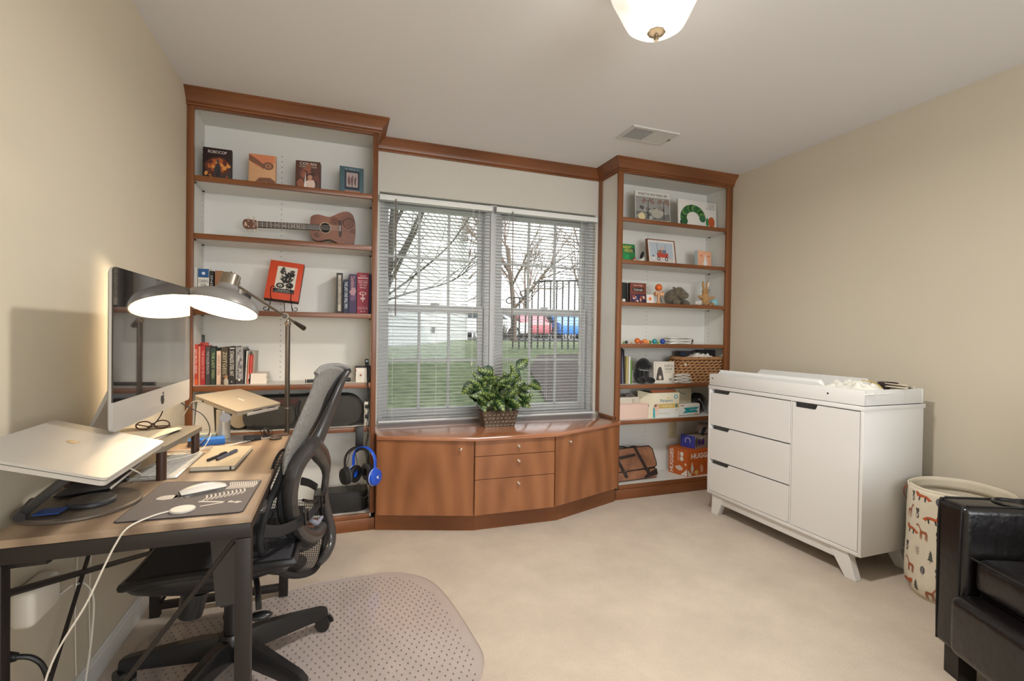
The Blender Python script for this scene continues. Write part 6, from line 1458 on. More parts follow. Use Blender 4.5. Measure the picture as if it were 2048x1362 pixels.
for fx, fy in ((.05, -.06), (AL-.08, -.06), (.05, -AW-.63), (AL-.08, -AW-.63)):
    part('foot', G().prism([(-.03, -.03), (.03, -.03), (.03, .03), (-.03, .03)], (fx, fy, 0), X3, Y3, .0995), M('dark wood foot', (26, 20, 20), .4), t, world=False)

# ================================================================ plant
pc = Vector((.995, 3.0, ZC))
t = thing('potted_plant', 'bushy green plant with yellow-veined leaves in an embossed pewter pot on the counter', 'plant', tuple(pc))
m_pew = M('pewter', (118, 104, 88), .4, .55, rgb2=(84, 72, 60), vs=40)
w0_, w1_, ph_, d0_, d1_ = .104, .128, .102, .05, .062
g = G(); R_ = []
for z, wx, wy in ((0, w0_, d0_), (.006, w0_+.002, d0_+.002), (ph_-.008, w1_-.002, d1_-.002), (ph_, w1_+.002, d1_+.002), (ph_, w1_-.006, d1_-.006), (ph_-.02, w1_-.012, d1_-.01)):
    R_.append([g.b.verts.new((x, y, z)) for x, y in rect(2*wx, 2*wy, .012, 3)])
for a, b in zip(R_, R_[1:]): g.bridge(a, b)
g.cap(R_[0], 0, True); g.cap(R_[-1])
pot = part('pot', g, m_pew, t, world=False)
for rw in range(4):
    for i in range(8):
        z = .014+rw*.023; sx = w0_+(w1_-w0_)*z/ph_; x = (-sx+.014)+(2*sx-.028)*(i+.5*(rw % 2)*.6)/7.4; y = -(d0_+(d1_-d0_)*z/ph_)-.001
        part('embossed_scroll', G().tube([(x+.0095*(1-k/14*.7)*math.cos(PI+k/14*4.6), y, z+.0085*(1-k/14*.7)*math.sin(PI+k/14*4.6)) for k in range(14)], .0011, 4), M('pewter light', (168, 156, 140), .35, .6), pot, world=False)
part('soil', G().box(-w1_+.014, w1_-.014, -d1_+.014, d1_-.014, ph_-.03, ph_-.018), M('soil', (44, 34, 28), 1), t, world=False)
def leafmat():
    m = bpy.data.materials.new('variegated leaf'); m.use_nodes = True; n = m.node_tree; b = n.nodes['Principled BSDF']
    tc = n.nodes.new('ShaderNodeTexCoord'); sp = n.nodes.new('ShaderNodeSeparateXYZ'); n.links.new(tc.outputs['Object'], sp.inputs[0])
    ab = n.nodes.new('ShaderNodeMath'); ab.operation = 'ABSOLUTE'; n.links.new(sp.outputs[0], ab.inputs[0])
    # veins: bands that run out and forward from the midrib
    mu = n.nodes.new('ShaderNodeMath'); mu.operation = 'MULTIPLY_ADD'; mu.inputs[1].default_value = -.8; n.links.new(ab.outputs[0], mu.inputs[0]); n.links.new(sp.outputs[1], mu.inputs[2])
    sn = n.nodes.new('ShaderNodeMath'); sn.operation = 'MULTIPLY'; sn.inputs[1].default_value = 62; n.links.new(mu.outputs[0], sn.inputs[0])
    s2 = n.nodes.new('ShaderNodeMath'); s2.operation = 'SINE'; s3 = n.nodes.new('ShaderNodeMath'); s3.operation = 'MULTIPLY'; s3.inputs[1].default_value = 6.28
    n.links.new(sn.outputs[0], s3.inputs[0]); n.links.new(s3.outputs[0], s2.inputs[0])
    nz = n.nodes.new('ShaderNodeTexNoise'); nz.inputs['Scale'].default_value = 70; n.links.new(tc.outputs['Object'], nz.inputs[0])
    a1 = n.nodes.new('ShaderNodeMath'); a1.operation = 'MULTIPLY_ADD'; a1.inputs[1].default_value = -26; a1.inputs[2].default_value = .62; n.links.new(ab.outputs[0], a1.inputs[0])
    a2 = n.nodes.new('ShaderNodeMath'); a2.operation = 'MULTIPLY_ADD'; a2.inputs[1].default_value = .22; n.links.new(s2.outputs[0], a2.inputs[0]); n.links.new(a1.outputs[0], a2.inputs[2])
    a3 = n.nodes.new('ShaderNodeMath'); a3.operation = 'MULTIPLY_ADD'; a3.inputs[1].default_value = .5; n.links.new(nz.outputs[0], a3.inputs[0]); n.links.new(a2.outputs[0], a3.inputs[2])
    cr = n.nodes.new('ShaderNodeValToRGB'); cr.color_ramp.elements[0].position = .5; cr.color_ramp.elements[1].position = 1.0
    cr.color_ramp.elements[0].color = (*lin((24, 54, 24)), 1); cr.color_ramp.elements[1].color = (*lin((136, 154, 80)), 1)
    n.links.new(a3.outputs[0], cr.inputs[0]); n.links.new(cr.outputs[0], b.inputs['Base Color']); b.inputs['Roughness'].default_value = .4
    return m
m_leaf = leafmat(); m_stem = M('stem green', (70, 90, 44), .6)
def leafm(Lf, Wf, curl, nm):
    def f(u, v):
        s = v; w = Wf*(math.sin(PI*min(1, s**.62))**.9)*(1 if s > .02 else .0)
        if s < .25: w = max(w, Wf*.85*math.sin(PI*.5*min(1, s/.12)))*1.0 if s < .12 else max(w, Wf*.85)
        if s > .97: w *= .3
        x = (2*u-1)*w
        return Vector((x, Lf*s-.012*(1 if abs(2*u-1) > .8 and s < .1 else 0), -curl*s*s*Lf+abs(x)*.28+.002*math.sin(s*14)*abs(2*u-1)))
    return mesh('leaf', G().grid(f, 6, 9), m_leaf)
lms = [leafm(.080, .031, .35, 'a'), leafm(.068, .028, .6, 'b'), leafm(.088, .033, .25, 'c'), leafm(.055, .024, .5, 'd')]
random.seed(17)
nl = 0
for k in range(165):
    a = random.uniform(0, 2*PI); el = random.uniform(-.08, 1.25); R0 = random.uniform(.5, 1.0)
    rx, ry, rz_ = .175, .085, .19
    tip = Vector((rx*R0*math.cos(a)*math.cos(el*.8), ry*R0*math.sin(a), ph_+.058+rz_*R0*math.sin(el)*.95))
    if tip.y > .13: tip.y = .13
    root = Vector((tip.x*.45, tip.y*.45, ph_-.01+max(0, tip.z-ph_)*.25))
    d = (tip-Vector((0, 0, ph_*.75))).normalized(); d = (d*.7+Vector((random.uniform(-.9, .9), random.uniform(-.6, .1), random.uniform(-.9, .3)))).normalized()
    if tip.z < ph_+.03: d.z -= .6; d.normalize()
    up = (Vector((0, -1.1, .55))+Vector((random.uniform(-.4, .4), 0, random.uniform(-.3, .3)))).normalized()
    x_ = d.cross(up).normalized(); z_ = x_.cross(d)
    o = link('leaf', random.choice(lms), t); o.matrix_local = Matrix((x_, d, z_)).transposed().to_4x4(); o.location = tip
    sc = random.uniform(.8, 1.2); o.scale = (sc, sc, sc)
    if k % 3 == 0: part('stem', G().tube(smoothpath([root*.3+Vector((0, 0, ph_*.72)), root, tip], 3), .0016, 5), m_stem, t, world=False)
for (px, py, dpx, dpy, s_) in ((945, 768, -22, 20, 1.15), (985, 745, -20, -6, 1.2), (1035, 735, 18, -14, 1.2), (1062, 768, 26, 8, 1.1), (1032, 752, -6, -22, 1.1), (962, 772, -10, -8, 1.1)):
    p = at(px, py, y=2.965)-pc; q = at(px+dpx, py+dpy, y=2.95)-pc; d = (q-p).normalized()
    up = Vector((0, -.9, .35)); x_ = d.cross(up).normalized(); z_ = x_.cross(d)
    o = link('leaf', lms[0], t); o.matrix_local = Matrix((x_, d, z_)).transposed().to_4x4(); o.location = p; o.scale = (s_*1.05, s_, s_)
    part('stem', G().tube(smoothpath([(0, 0, ph_*.8), (p.x*.5, p.y*.5, p.z*.7), tuple(p)], 3), .0018, 5), m_stem, t, world=False)

# ================================================================ chair mat on the carpet
m_mat = bpy.data.materials.new('clear vinyl mat'); m_mat.use_nodes = True
n_ = m_mat.node_tree; b_ = n_.nodes['Principled BSDF']
b_.inputs['Base Color'].default_value = (*lin((228, 216, 210)), 1); b_.inputs['Coat Weight'].default_value = 1; b_.inputs['Coat Roughness'].default_value = .1; b_.inputs['Coat IOR'].default_value = 1.9; b_.inputs['Roughness'].default_value = .16; b_.inputs['Specular IOR Level'].default_value = 1.0
t_ = n_.nodes.new('ShaderNodeBsdfTransparent'); t_.inputs[0].default_value = (.99, .98, .99, 1); ms_ = n_.nodes.new('ShaderNodeMixShader'); ms_.inputs[0].default_value = .36
n_.links.new(t_.outputs[0], ms_.inputs[1]); n_.links.new(b_.outputs[0], ms_.inputs[2]); n_.links.new(ms_.outputs[0], n_.nodes['Material Output'].inputs[0])
mp = [(-.66, .95), (-.68, 1.4), (-.68, 2.1), (-.60, 2.245), (-.4, 2.27), (-.27, 2.325), (-.15, 2.385), (-.02, 2.40), (.12, 2.405), (.25, 2.395), (.36, 2.33), (.43, 2.235), (.475, 2.05), (.505, 1.78), (.505, 1.64), (.44, 1.52), (.33, 1.45), (.2, 1.38), (.05, 1.2), (-.1, .98), (-.4, .9)]
mpts = [(p.x, p.y) for p in smoothpath([(x, y, 0) for x, y in mp], 4, closed=True)]
t = thing('chair_mat', 'translucent studded plastic chair mat on the carpet under the office chair', 'mat', (0, 1.8, 0))
part('sheet', G().prism(mpts, (0, 0, .0035), X3, Y3, .0025), m_mat, t, smooth=False)
part('edge', G().tube([(x, y, .0048) for x, y in mpts], .0022, 6, closed=True), M('mat edge', (186, 168, 156), .25), t)
def inside(x, y):
    c = False; j = len(mpts)-1
    for i in range(len(mpts)):
        xi, yi = mpts[i]; xj, yj = mpts[j]
        if (yi > y) != (yj > y) and x < (xj-xi)*(y-yi)/(yj-yi)+xi: c = not c
        j = i
    return c
g = G(); random.seed(3)
for i in range(46):
    for j in range(58):
        x, y = -.68+i*.028+(.014 if j % 2 else 0), .98+j*.026
        if inside(x, y) and inside(x+.04, y+.03) and inside(x-.03, y-.03): g.cyl((x, y, .0035), (x+.002, y, .0066), .0034, .0026, 6)
part('stud', g, M('mat stud', (104, 88, 82), .4), t, stuff=True, smooth=False)

# ================================================================ desk
m_desk = wood('rustic brown desk', (112, 90, 72), (176, 152, 126), (10, 1.2, 10), rough=.45, coat=.0)
m_steel = M('dark steel', (44, 38, 35), .5, .3)
DX0, DX1, DY0, DY1, DZ = -.712, -.198, 1.335, 2.352, .718
t = thing('desk', 'brown wood-top desk on a dark steel frame along the left wall', 'desk', (-.455, 1.84, 0))
part('tabletop', G().box(DX0, DX1, DY0, DY1, DZ-.018, DZ, bev=.0012), m_desk, t)
q = .036
def beam(nm, x0, x1, y0, y1, z0, z1): return part(nm, G().box(x0, x1, y0, y1, z0, z1, bev=.0015), m_steel, t)
for y0 in (DY0+.001, DY1-q):
    beam('end_rail', DX0+.001, DX1-.001, y0, y0+q*.9, DZ-.055, DZ-.019)
    beam('leg', DX1-q, DX1-.001, y0, y0+q*.9, 0, DZ-.056); beam('leg', DX0+.001, DX0+q, y0, y0+q*.9, 0, DZ-.056)
    beam('foot_rail', DX0+q+.001, DX1-q-.001, y0, y0+q*.8, .03, .056)
beam('side_rail', DX1-.02, DX1-.001, DY0+q, DY1-q-.001, DZ-.044, DZ-.019)
beam('side_rail', DX0+.001, DX0+.02, DY0+q, DY1-q-.001, DZ-.044, DZ-.019)
part('brace', G().tube([(-.232, DY0+.014, DZ-.056), (-.50, DY0+.014, .30), (-.69, DY0+.014, .03)], .006, 6), m_steel, t)
part('brace', G().tube([(DX0+.03, DY0+.03, .655), (-.60, DY0+.014, DZ-.056)], .012, 4), m_steel, t)
part('brace', G().tube([(-.675, DY1-.02, .055), (-.3, DY1-.02, DZ-.058)], .0065, 6), m_steel, t)
part('back_rail', G().box(DX0+.012, DX0+.024, DY0+q, DY1-q-.001, .44, .462, bev=.001), m_steel, t) if 0 else part('back_rail', G().tube([(-.70, DY0+.03, .585), (-.70, DY1-.03, .27)], .0085, 6), m_steel, t)
part('back_brace', G().tube([(-.700, 1.93, DZ-.05), (-.700, 1.45, .10)], .006, 6), m_steel, t)

# ================================================================ monitor riser with the big all-in-one computer
m_alu = M('brushed aluminium', (196, 192, 186), .35, .35); m_alud = M('grey aluminium', (150, 148, 146), .35, .5)
m_rw = wood('weathered grey wood', (92, 84, 74), (134, 124, 108), (10, 1.5, 10), rough=.6, coat=0)
t = thing('monitor_riser', 'small grey-brown wooden monitor riser on four dark cylinder legs', 'stand', (-.61, 1.9, DZ))
RZ = .822
rp = [(-.75, 1.70), (-.515, 1.70), (-.49, 1.725), (-.468, 2.045), (-.475, 2.075), (-.75, 2.075)]
part('board', G().prism(rp, (0, 0, RZ-.016), X3, Y3, .016), m_rw, t, smooth=False)
for x, y in ((-.503, 1.735), (-.489, 2.045), (-.725, 1.735), (-.725, 2.045)):
    part('leg', G().cyl((x, y, DZ), (x, y, RZ-.0165), .0135, n=20), M('dark walnut leg', (64, 42, 32), .35), t)
m_scr = M('black screen glass', (9, 8, 9), .04, spec=.75, coat=.7, rgb2=(58, 54, 52), vs=1, stretch=(1, 16, 2.2))
t = thing('desktop_computer', 'large aluminium all-in-one computer with a dusty black screen, turned to the chair', 'computer', (-.6, 1.85, RZ))
SX = -.548; y0, y1, z0, z1, zc_ = 1.512, 2.19, .907, 1.338, .985
def yz(w, h, r): return rect(w, h, r, 4)
cy_, cz_ = (y0+y1)/2, (z0+z1)/2
part('chin', G().prism([(y0+.012, z0), (y1-.012, z0), (y1-.004, z0+.004), (y1, z0+.012), (y1, zc_), (y0, zc_), (y0, z0+.012), (y0+.004, z0+.004)], (SX, 0, 0), Y3, Z3, .004), m_alu, t)
part('screen', G().prism([(y0, zc_+.0005), (y1, zc_+.0005), (y1, z1-.012), (y1-.004, z1-.004), (y1-.012, z1), (y0+.012, z1), (y0+.004, z1-.004), (y0, z1-.012)], (SX, 0, 0), Y3, Z3, .0038), m_scr, t)
g = G(); R_ = []
for k, (dxx, s) in enumerate(((0, 1), (-.006, 1), (-.012, .97), (-.03, .75), (-.042, .45), (-.046, .2))):
    R_.append([g.b.verts.new((SX+dxx, cy_+(y1-y0)/2*u*s, cz_+(z1-z0)/2*v*s)) for u, v in [(a/.5, b/.5) for a, b in rect(1, 1, .03, 4)]])
for a, b in zip(R_, R_[1:]): g.bridge(a, b)
g.cap(R_[0]); g.cap(R_[-1])
part('back_shell', g, m_alu, t)
# emblem: dark bitten fruit shape with a leaf
fr_ = [(0, .0), (.25, -.06), (.45, .05), (.62, .35), (.66, .5), (.5, .66), (.5, .85), (.64, 1.0), (.42, 1.12), (.2, 1.1), (0, 1.03), (-.2, 1.1), (-.42, 1.12), (-.62, .95), (-.66, .6), (-.5, .22), (-.25, -.04)]
ey, ez, es_ = (y0+y1)/2+.032, z0+.024, .026
part('emblem', G().prism([(ey+u*es_*1.0, ez+v*es_) for u, v in fr_], (SX+.004, 0, 0), Y3, Z3, .0004).prism([(ey+.0, ez+1.16*es_), (ey+.012, ez+1.25*es_), (ey+.012, ez+1.55*es_), (ey+.001, ez+1.42*es_)], (SX+.004, 0, 0), Y3, Z3, .0004), m_blk, t, stuff=False)
# stand: bent plate behind
neck = [(-.592, 1.12), (-.60, 1.10), (-.655, .99), (-.705, .87), (-.712, .845), (-.705, RZ+.006), (-.69, RZ+.0006), (-.535, RZ+.0006), (-.535, RZ+.005), (-.685, RZ+.007), (-.698, RZ+.014), (-.697, .868), (-.645, .985), (-.588, 1.09)]
part('stand', G().prism([(x, z) for x, z in neck], (0, 1.97, 0), X3, Z3, .19), m_alu, t, smooth=False)
part('port_row', G().box(-.5895, -.587, 1.62, 1.72, .96, .965), m_dark, t) if 0 else None
# clutter round the computer
t = thing('foot_sheet', 'pale sheet standing for the bright foot of the computer stand on the riser', 'card', (-.58, 2.0, RZ))
pA, pB = at(300, 880, z=RZ+.001), at(360, 858, z=RZ+.001)
part('sheet', G().prism([(-.600, 1.76), (-.555, 1.78), (-.512, 1.98), (-.53, 2.0), (-.60, 1.965)], (0, 0, RZ+.0075), X3, Y3, .0012), flat((226, 214, 190)), t, smooth=False)  # pale sheet that stands for the bright foot plate of the computer
t = thing('sunglasses', 'brown folded sunglasses on the riser under the screen', 'glasses', (-.6, 2.03, RZ))
for s_ in (0, 1):
    c = Vector((-.64+.05*s_, 2.025+.012*s_, RZ+.016))
    part('lens_rim', G().tube([c+Vector((.022*math.cos(q), .003*math.cos(q), .014*math.sin(q))) for q in [2*PI*i/18 for i in range(18)]], .0025, 6, closed=True), M('brown acetate', (78, 48, 34), .3), t)
part('temple', G().tube([(-.665, 2.03, RZ+.02), (-.64, 2.06, RZ+.006), (-.57, 2.062, RZ+.005)], .0022, 6), M('brown acetate', (78, 48, 34), .3), t)
part('bridge', G().tube([(-.62, 2.03, RZ+.02), (-.612, 2.032, RZ+.021)], .002, 6), M('brown acetate', (78, 48, 34), .3), t)
def cable(label, pts, r, mt, name='cable', n=6): return solo(name, G().tube(smoothpath(pts, 6), r, n), mt, label, 'cable')
m_wc = M('white cable', (218, 210, 196), .5); m_bc = M('black cable', (34, 31, 30), .5)
cable('thin grey cable arching from behind the computer over the riser', [(-.60, 2.16, .93), (-.56, 2.20, .88), (-.50, 2.20, .84), (-.47, 2.17, .78), (-.50, 2.14, .723)], .0018, m_bc)
cable('white cable looping between the two near riser legs and the keyboard', [(-.68, 1.70, .75), (-.60, 1.66, .80), (-.56, 1.68, .77), (-.55, 1.72, .74), (-.60, 1.76, .722), (-.66, 1.82, .7215)], .0022, m_wc)
cable('thin white cable looping under the riser to the far desk end', [(-.60, 1.86, .726), (-.53, 1.86, .745), (-.455, 1.95, .75), (-.44, 2.05, .79), (-.47, 2.09, .765), (-.52, 2.12, .7225)], .0014, m_wc)
cable('long white cable winding over the desk past the blue box to the far corner', [(-.66, 2.10, .7205), (-.56, 2.09, .7205), (-.50, 2.115, .7205), (-.43, 2.13, .7205), (-.38, 2.19, .7205), (-.32, 2.26, .7205), (-.26, 2.29, .7205), (-.235, 2.33, .7205)], .0022, m_wc)
cable('second white cable running beside the long one toward the riser', [(-.64, 2.14, .7205), (-.54, 2.125, .7205), (-.47, 2.15, .7205), (-.40, 2.18, .7205), (-.36, 2.235, .7205), (-.28, 2.32, .7205)], .0020, m_wc)
cable('black cable dropping from the screen to the riser', [(-.60, 2.12, .96), (-.605, 2.10, .88), (-.62, 2.08, .84), (-.64, 2.06, .825)], .0022, m_bc)

# ================================================================ near laptop on its round-base arm stand
def laptop(label, O, e1, e2, th, mt, logo, name='laptop'):
    """O a corner of the top face, e1 along one edge, e2 along the other"""
    t = thing(name, label, 'laptop', tuple(O)); N = e1.cross(e2).normalized(); N = N if N.z > 0 else -N
    r = .012
    def rr_(dz0_, dz1_, nm, m_, ins=0):
        a, b = e1.length, e2.length; U, V = e1.normalized(), e2.normalized()
        pts = [(x+a/2, y+b/2) for x, y in rect(a-2*ins, b-2*ins, r, 4)]
        g = G(); A = [g.b.verts.new(O+U*x+V*y-N*dz0_) for x, y in pts]; B = [g.b.verts.new(O+U*x+V*y-N*dz1_) for x, y in pts]
        g.bridge(A, B); g.cap(A); g.cap(B); return part(nm, g, m_, t)
    rr_(0, th*.34, 'lid', mt); rr_(th*.34, th*.42, 'hinge_gap', m_blk, .0015); b_ = rr_(th*.42, th, 'base', mt)
    return t, N, b_
A_, B_ = Vector((-.442, 1.200, .87)), Vector((-.445, 1.562, .87)); C_ = Vector((-.688, 1.625, .938)); D_ = Vector((-.684, 1.263, .938))
e1, e2 = B_-A_, D_-A_; e2 = e2-e1*(e2.dot(e1)/e1.length_squared)*.85; e2 = e2.normalized()*.252
t, N_, b_ = laptop('closed silver laptop tilted on the round-base arm stand, nearest the viewer', A_, e1, e2, .0165, m_alu, None)
p = A_+e1*.56+e2*.62
part('emblem', G().prism([(u*.022, v*.022) for u, v in fr_], p+N_*.0002, e2.normalized()*-1, e1.normalized(), .0003) if 0 else G().prism([(v*.020, u*.020) for u, v in fr_], p+N_*.0001, e2.normalized()*-1, e1.normalized(), .0004), M('mirror emblem', (150, 140, 126), .15, .9), t)
U1 = e1.normalized(); U2 = e2.normalized()
for s_, wd in ((.235, .010), (.215, .010), (.193, .004)):
    c = A_+U2*s_-N_*.0115-U1*.0006
    part('port', G().ob(c, (wd, .0008, .0035), Matrix((U2, U1, N_)).transposed(), 0), m_blk, b_)
for s_ in (.04, .21):
    c = A_-U2*.0004+U1*s_+N_*-.011
    part('port', G().ob(c, (.02, .0008, .004), Matrix((U1, U2, N_)).transposed(), 0), m_wc, b_) if 0 else None
m_gun = M('dark grey aluminium', (74, 74, 76), .4, .5)
t = thing('laptop_stand', 'dark grey round-base arm stand holding up the near laptop', 'stand', (-.617, 1.53, DZ))
part('base_disc', G().lathe([(0, 0), (.124, 0), (.127, .003), (.127, .008), (.122, .0115), (0, .0115)], (-.617, 1.53, DZ+.0004), 56), M('champagne disc', (112, 102, 92), .35, .5), t)
part('hub_disc', G().lathe([(0, .0118), (.047, .0118), (.050, .015), (.050, .021), (.046, .0245), (0, .0245)], (-.588, 1.515, DZ+.0004), 40), m_gun, t)
a1_, a2_ = Vector((-.69, 1.455, .745)), Vector((-.575, 1.44, .847))
dd = (a2_-a1_).normalized(); ss = Vector((.30, -.95, 0)); ss = (ss-dd*ss.dot(dd)).normalized(); nn = dd.cross(ss)
g = G().ob((a1_+a2_)/2, (( a2_-a1_).length, .055, .016), Matrix((dd, ss, nn)).transposed(), 0, .004)
part('arm', g, m_gun, t)
part('lower_hinge', G().cyl(a1_-ss*.034, a1_+ss*.034, .0115, n=20), m_gun, t)
part('upper_hinge', G().cyl(a2_-ss*.034, a2_+ss*.034, .010, n=20), m_gun, t)
part('support_plate', G().ob(A_+e1*.5+e2*.5-N_*.0195, (.20, .24, .004), Matrix((U1, U2, N_)).transposed(), 0, .001), m_gun, t)
part('blue_sticker', G().ob((a1_+Vector((.045, .0, -.009))), (.05, .045, .002), Rz(0), 0), flat((40, 80, 160)), t)

# second laptop, raised at the far end of the desk
O2 = Vector((-.380, 2.205, .848)); e1_, e2_ = Vector((.140, .208, .002)), Vector((-.203, .212, .047))
t, N2, b2 = laptop('closed dark silver laptop raised on a single-column stand at the far end of the desk', O2, e1_, e2_, .017, M('dark silver', (168, 158, 142), .4, .4), None)
c = O2+e1_*.52+e2_*.47
for k in (-1, 1):
    part('emblem_bar', G().ob(c+e2_.normalized()*.011*k, (.006, .017, .0006), Matrix((e1_.normalized(), e2_.normalized(), N2)).transposed(), 0), flat((226, 222, 214)), t)
q1, q2 = e1_.normalized(), e2_.normalized()
part('port', G().ob(O2+q1*.11-q2*.0005-N2*.012, (.05, .001, .005), Matrix((q1, q2, N2)).transposed(), 0), m_blk, b2)
part('port', G().ob(O2+q1*.19-q2*.0005-N2*.012, (.05, .001, .005), Matrix((q1, q2, N2)).transposed(), 0), M('navy port', (30, 36, 60), .3), b2)
part('port', G().ob(O2+q2*.24-q1*.0005-N2*.012, (.001, .03, .005), Matrix((q1, q2, N2)).transposed(), 0), m_blk, b2)
t = thing('column_stand', 'silver laptop stand with one thick round column, far end of the desk', 'stand', (-.45, 2.33, DZ))
pcx = at(449, 868, z=DZ); pcx = Vector((-.450, 2.305, DZ))
part('base_plate', G().prism([(x, y) for x, y in rect(.19, .14, .02, 4)], pcx+Vector((.02, -.01, .0006)), X3, Y3, .006), m_alud, t)
part('column', G().cyl(pcx+Vector((0, 0, .007)), pcx+Vector((0, 0, .126)), .026, n=32), M('satin aluminium', (196, 188, 172), .3, .4), t)
part('pivot_cap', G().cyl(pcx+Vector((.012, -.026, .096)), pcx+Vector((.0125, -.029, .096)), .02, n=24), m_alud, t)
part('support_plate', G().ob(O2+e1_*.5+e2_*.42-N2*.0205, (.235, .2, .004), Matrix((q1, q2, N2)).transposed(), 0, .001), m_alu, t)
part('lip', G().ob(O2+e1_*.55+e2_*.0-N2*.018-q2*.006, (.18, .004, .012), Matrix((q1, q2, N2)).transposed(), 0, .001), m_alu, t)
cable('grey cable plugged into the far laptop and falling behind the riser', [tuple(O2+q2*.235-N2*.012-q1*.004), tuple(O2+q2*.27-N2*.02-q1*.02), (-.60, 2.42, .85), (-.625, 2.42, .80), (-.628, 2.41, .74), (-.62, 2.36, .7215)], .0032, M('grey cable', (150, 144, 134), .5))

# ---- small things at the far end of the desk
def dbox(name, label, cat, c, sz, rz, mt, parts=()):
    t = thing(name, label, cat, (c[0], c[1], c[2]), rz)
    part('body', G().box(-sz[0]/2, sz[0]/2, -sz[1]/2, sz[1]/2, 0, sz[2], bev=.0015), mt, t, world=False)
    for nm, x0, x1, y0_, y1_, z0_, z1_, m_ in parts: part(nm, G().box(x0, x1, y0_, y1_, z0_, z1_), m_, t, world=False, smooth=False)
    return t
pbx = at(423, 878, z=DZ)
dbox('blue_box', 'flat bright blue box with a dark end label, on the desk below the raised laptop', 'box', (-.492, 2.225, DZ+.0004), (.125, .06, .024), .22, flat((34, 104, 184)), [('end_label', -.0636, -.0625, -.027, .027, .003, .021, flat((214, 170, 110))), ('dark_band', -.062, -.048, -.0306, -.0301, .0, .024, flat((70, 48, 34)))])
dbox('grey_case', 'low pale grey case behind the flat blue box', 'case', (-.545, 2.302, DZ+.0004), (.14, .05, .03), .12, flat((150, 156, 148)))
dbox('black_hub', 'small black cable hub at the foot of the column stand', 'hub', (-.335, 2.262, DZ+.0004), (.06, .045, .018), .3, m_blk, [('led', -.004, .0, -.0232, -.0226, .007, .009, flat((180, 180, 180)))])
t = dbox('dark_tray', 'dark leatherette desk tray at the far desk corner', 'tray', (-.255, 2.325, DZ+.0004), (.105, .05, .006), .25, flat((84, 66, 54)))
t = thing('cable_coil', 'tangle of coiled thin black cable standing at the far desk corner', 'cable', (-.285, 2.292, DZ))
for k in range(6):
    random.seed(60+k); R_ = Rz(random.uniform(0, PI)) @ Rx(random.uniform(.8, 1.6)); r_ = random.uniform(.017, .024)
    part('loop', G().tube([Vector((0, 0, .0265))+R_ @ Vector((r_*math.cos(q), r_*.85*math.sin(q), .003*math.sin(3*q))) for q in [2*PI*i/20 for i in range(20)]], .0016, 5, closed=True), m_bc, t, world=False)
pdk = at(522, 873, z=DZ)
solo('charging_puck', G().lathe([(0, 0), (.022, 0), (.024, .002), (.024, .006), (.021, .008), (0, .008)], (-.245, 2.255, DZ+.0004), 28), M('brown puck', (70, 58, 50), .5), 'round dark brown charging puck near the far desk corner', 'charger')

# ---- keyboard, notebook, pens, tablet under the laptop
kc = [Vector((*at(*p, z=DZ).xy, 0)) for p in ((283, 951), (375, 950), (415, 906), (322, 906))]
t = thing('keyboard', 'slim white wireless keyboard lying under the riser', 'keyboard', (*kc[0].xy, DZ))
kx0, kx1, ky0, ky1 = -.590, -.462, 1.735, 2.06
part('base', G().box(kx0, kx1, ky0, ky1, DZ+.0005, DZ+.006, bev=.002), m_alu, t)
m_key = flat((226, 222, 214))
for r_ in range(5):
    n = (14, 14, 13, 12, 9)[r_]; L = ky1-ky0-.008; x0 = kx0+.006+r_*.0235
    for i in range(n):
        a = ky0+.004+L*i/n; part('key', G().box(x0, x0+.0205, a+.0012, a+L/n-.0012, DZ+.0062, DZ+.0082), m_key, t, smooth=False)
t = thing('notebook', 'thick beige hardcover notebook with an elastic, right of the keyboard', 'notebook', (-.38, 1.95, DZ))
nbp = [(-.447, 1.80), (-.315, 1.785), (-.305, 2.075), (-.440, 2.10)]
part('back_cover', G().prism(nbp, (0, 0, DZ+.0005), X3, Y3, .0018), flat((92, 84, 70)), t, smooth=False)
c4 = Vector((-.377, 1.94)); pgp = [(c4.x+(x-c4.x)*.97, c4.y+(y-c4.y)*.975) for x, y in nbp]
part('pages', G().prism(pgp, (0, 0, DZ+.0024), X3, Y3, .0115), PAGE, t, smooth=False)
part('front_cover', G().prism(nbp, (0, 0, DZ+.014), X3, Y3, .0018), flat((186, 170, 142)), t, smooth=False)
part('elastic', G().box(-.33, -.325, 1.787, 1.7885, DZ+.001, DZ+.0155), flat((60, 52, 44)), t, smooth=False)
for k, (p0, p1, mt, lb) in enumerate((((-.408, 1.865), (-.372, 1.955), m_blk, 'black marker pen lying on the notebook, the left one of two'), ((-.382, 1.868), (-.345, 1.985), M('blue-grey pen', (74, 78, 92), .35), 'blue-grey marker pen lying on the notebook, the right one of two'))):
    z_ = DZ+.0158+.0052; a, b = Vector((*p0, z_)), Vector((*p1, z_))
    t = thing('marker_pen', lb, 'pen', (p0[0], p0[1], z_-.0052), group='two pens on the notebook')
    part('barrel', G().cyl(a, a.lerp(b, .62), .0050, n=14), mt, t); part('cap', G().cyl(a.lerp(b, .61), b, .0056, n=14), mt, t)
    part('end_plug', G().cyl(a-(b-a).normalized()*.003, a, .004, .005, 14), M('dark plug', (60, 40, 34), .5), t)
    part('clip', G().cyl(a.lerp(b, .64)+Vector((0, 0, .0062)), a.lerp(b, .94)+Vector((0, 0, .0062)), .0012, n=6), mt, t)
t = thing('tablet', 'dark tablet with a silver edge propped under the raised near laptop', 'tablet', (-.60, 1.66, DZ))
Rt = Rz(.06) @ Ry(-.10)
part('slab', G().ob((-.640, 1.705, DZ+.024), (.12, .26, .006), Rt, 0, .002), m_blk, t)
part('silver_edge', G().ob((-.577, 1.70, DZ+.031), (.003, .262, .0062), Rt, 0, .001), m_alu, t)
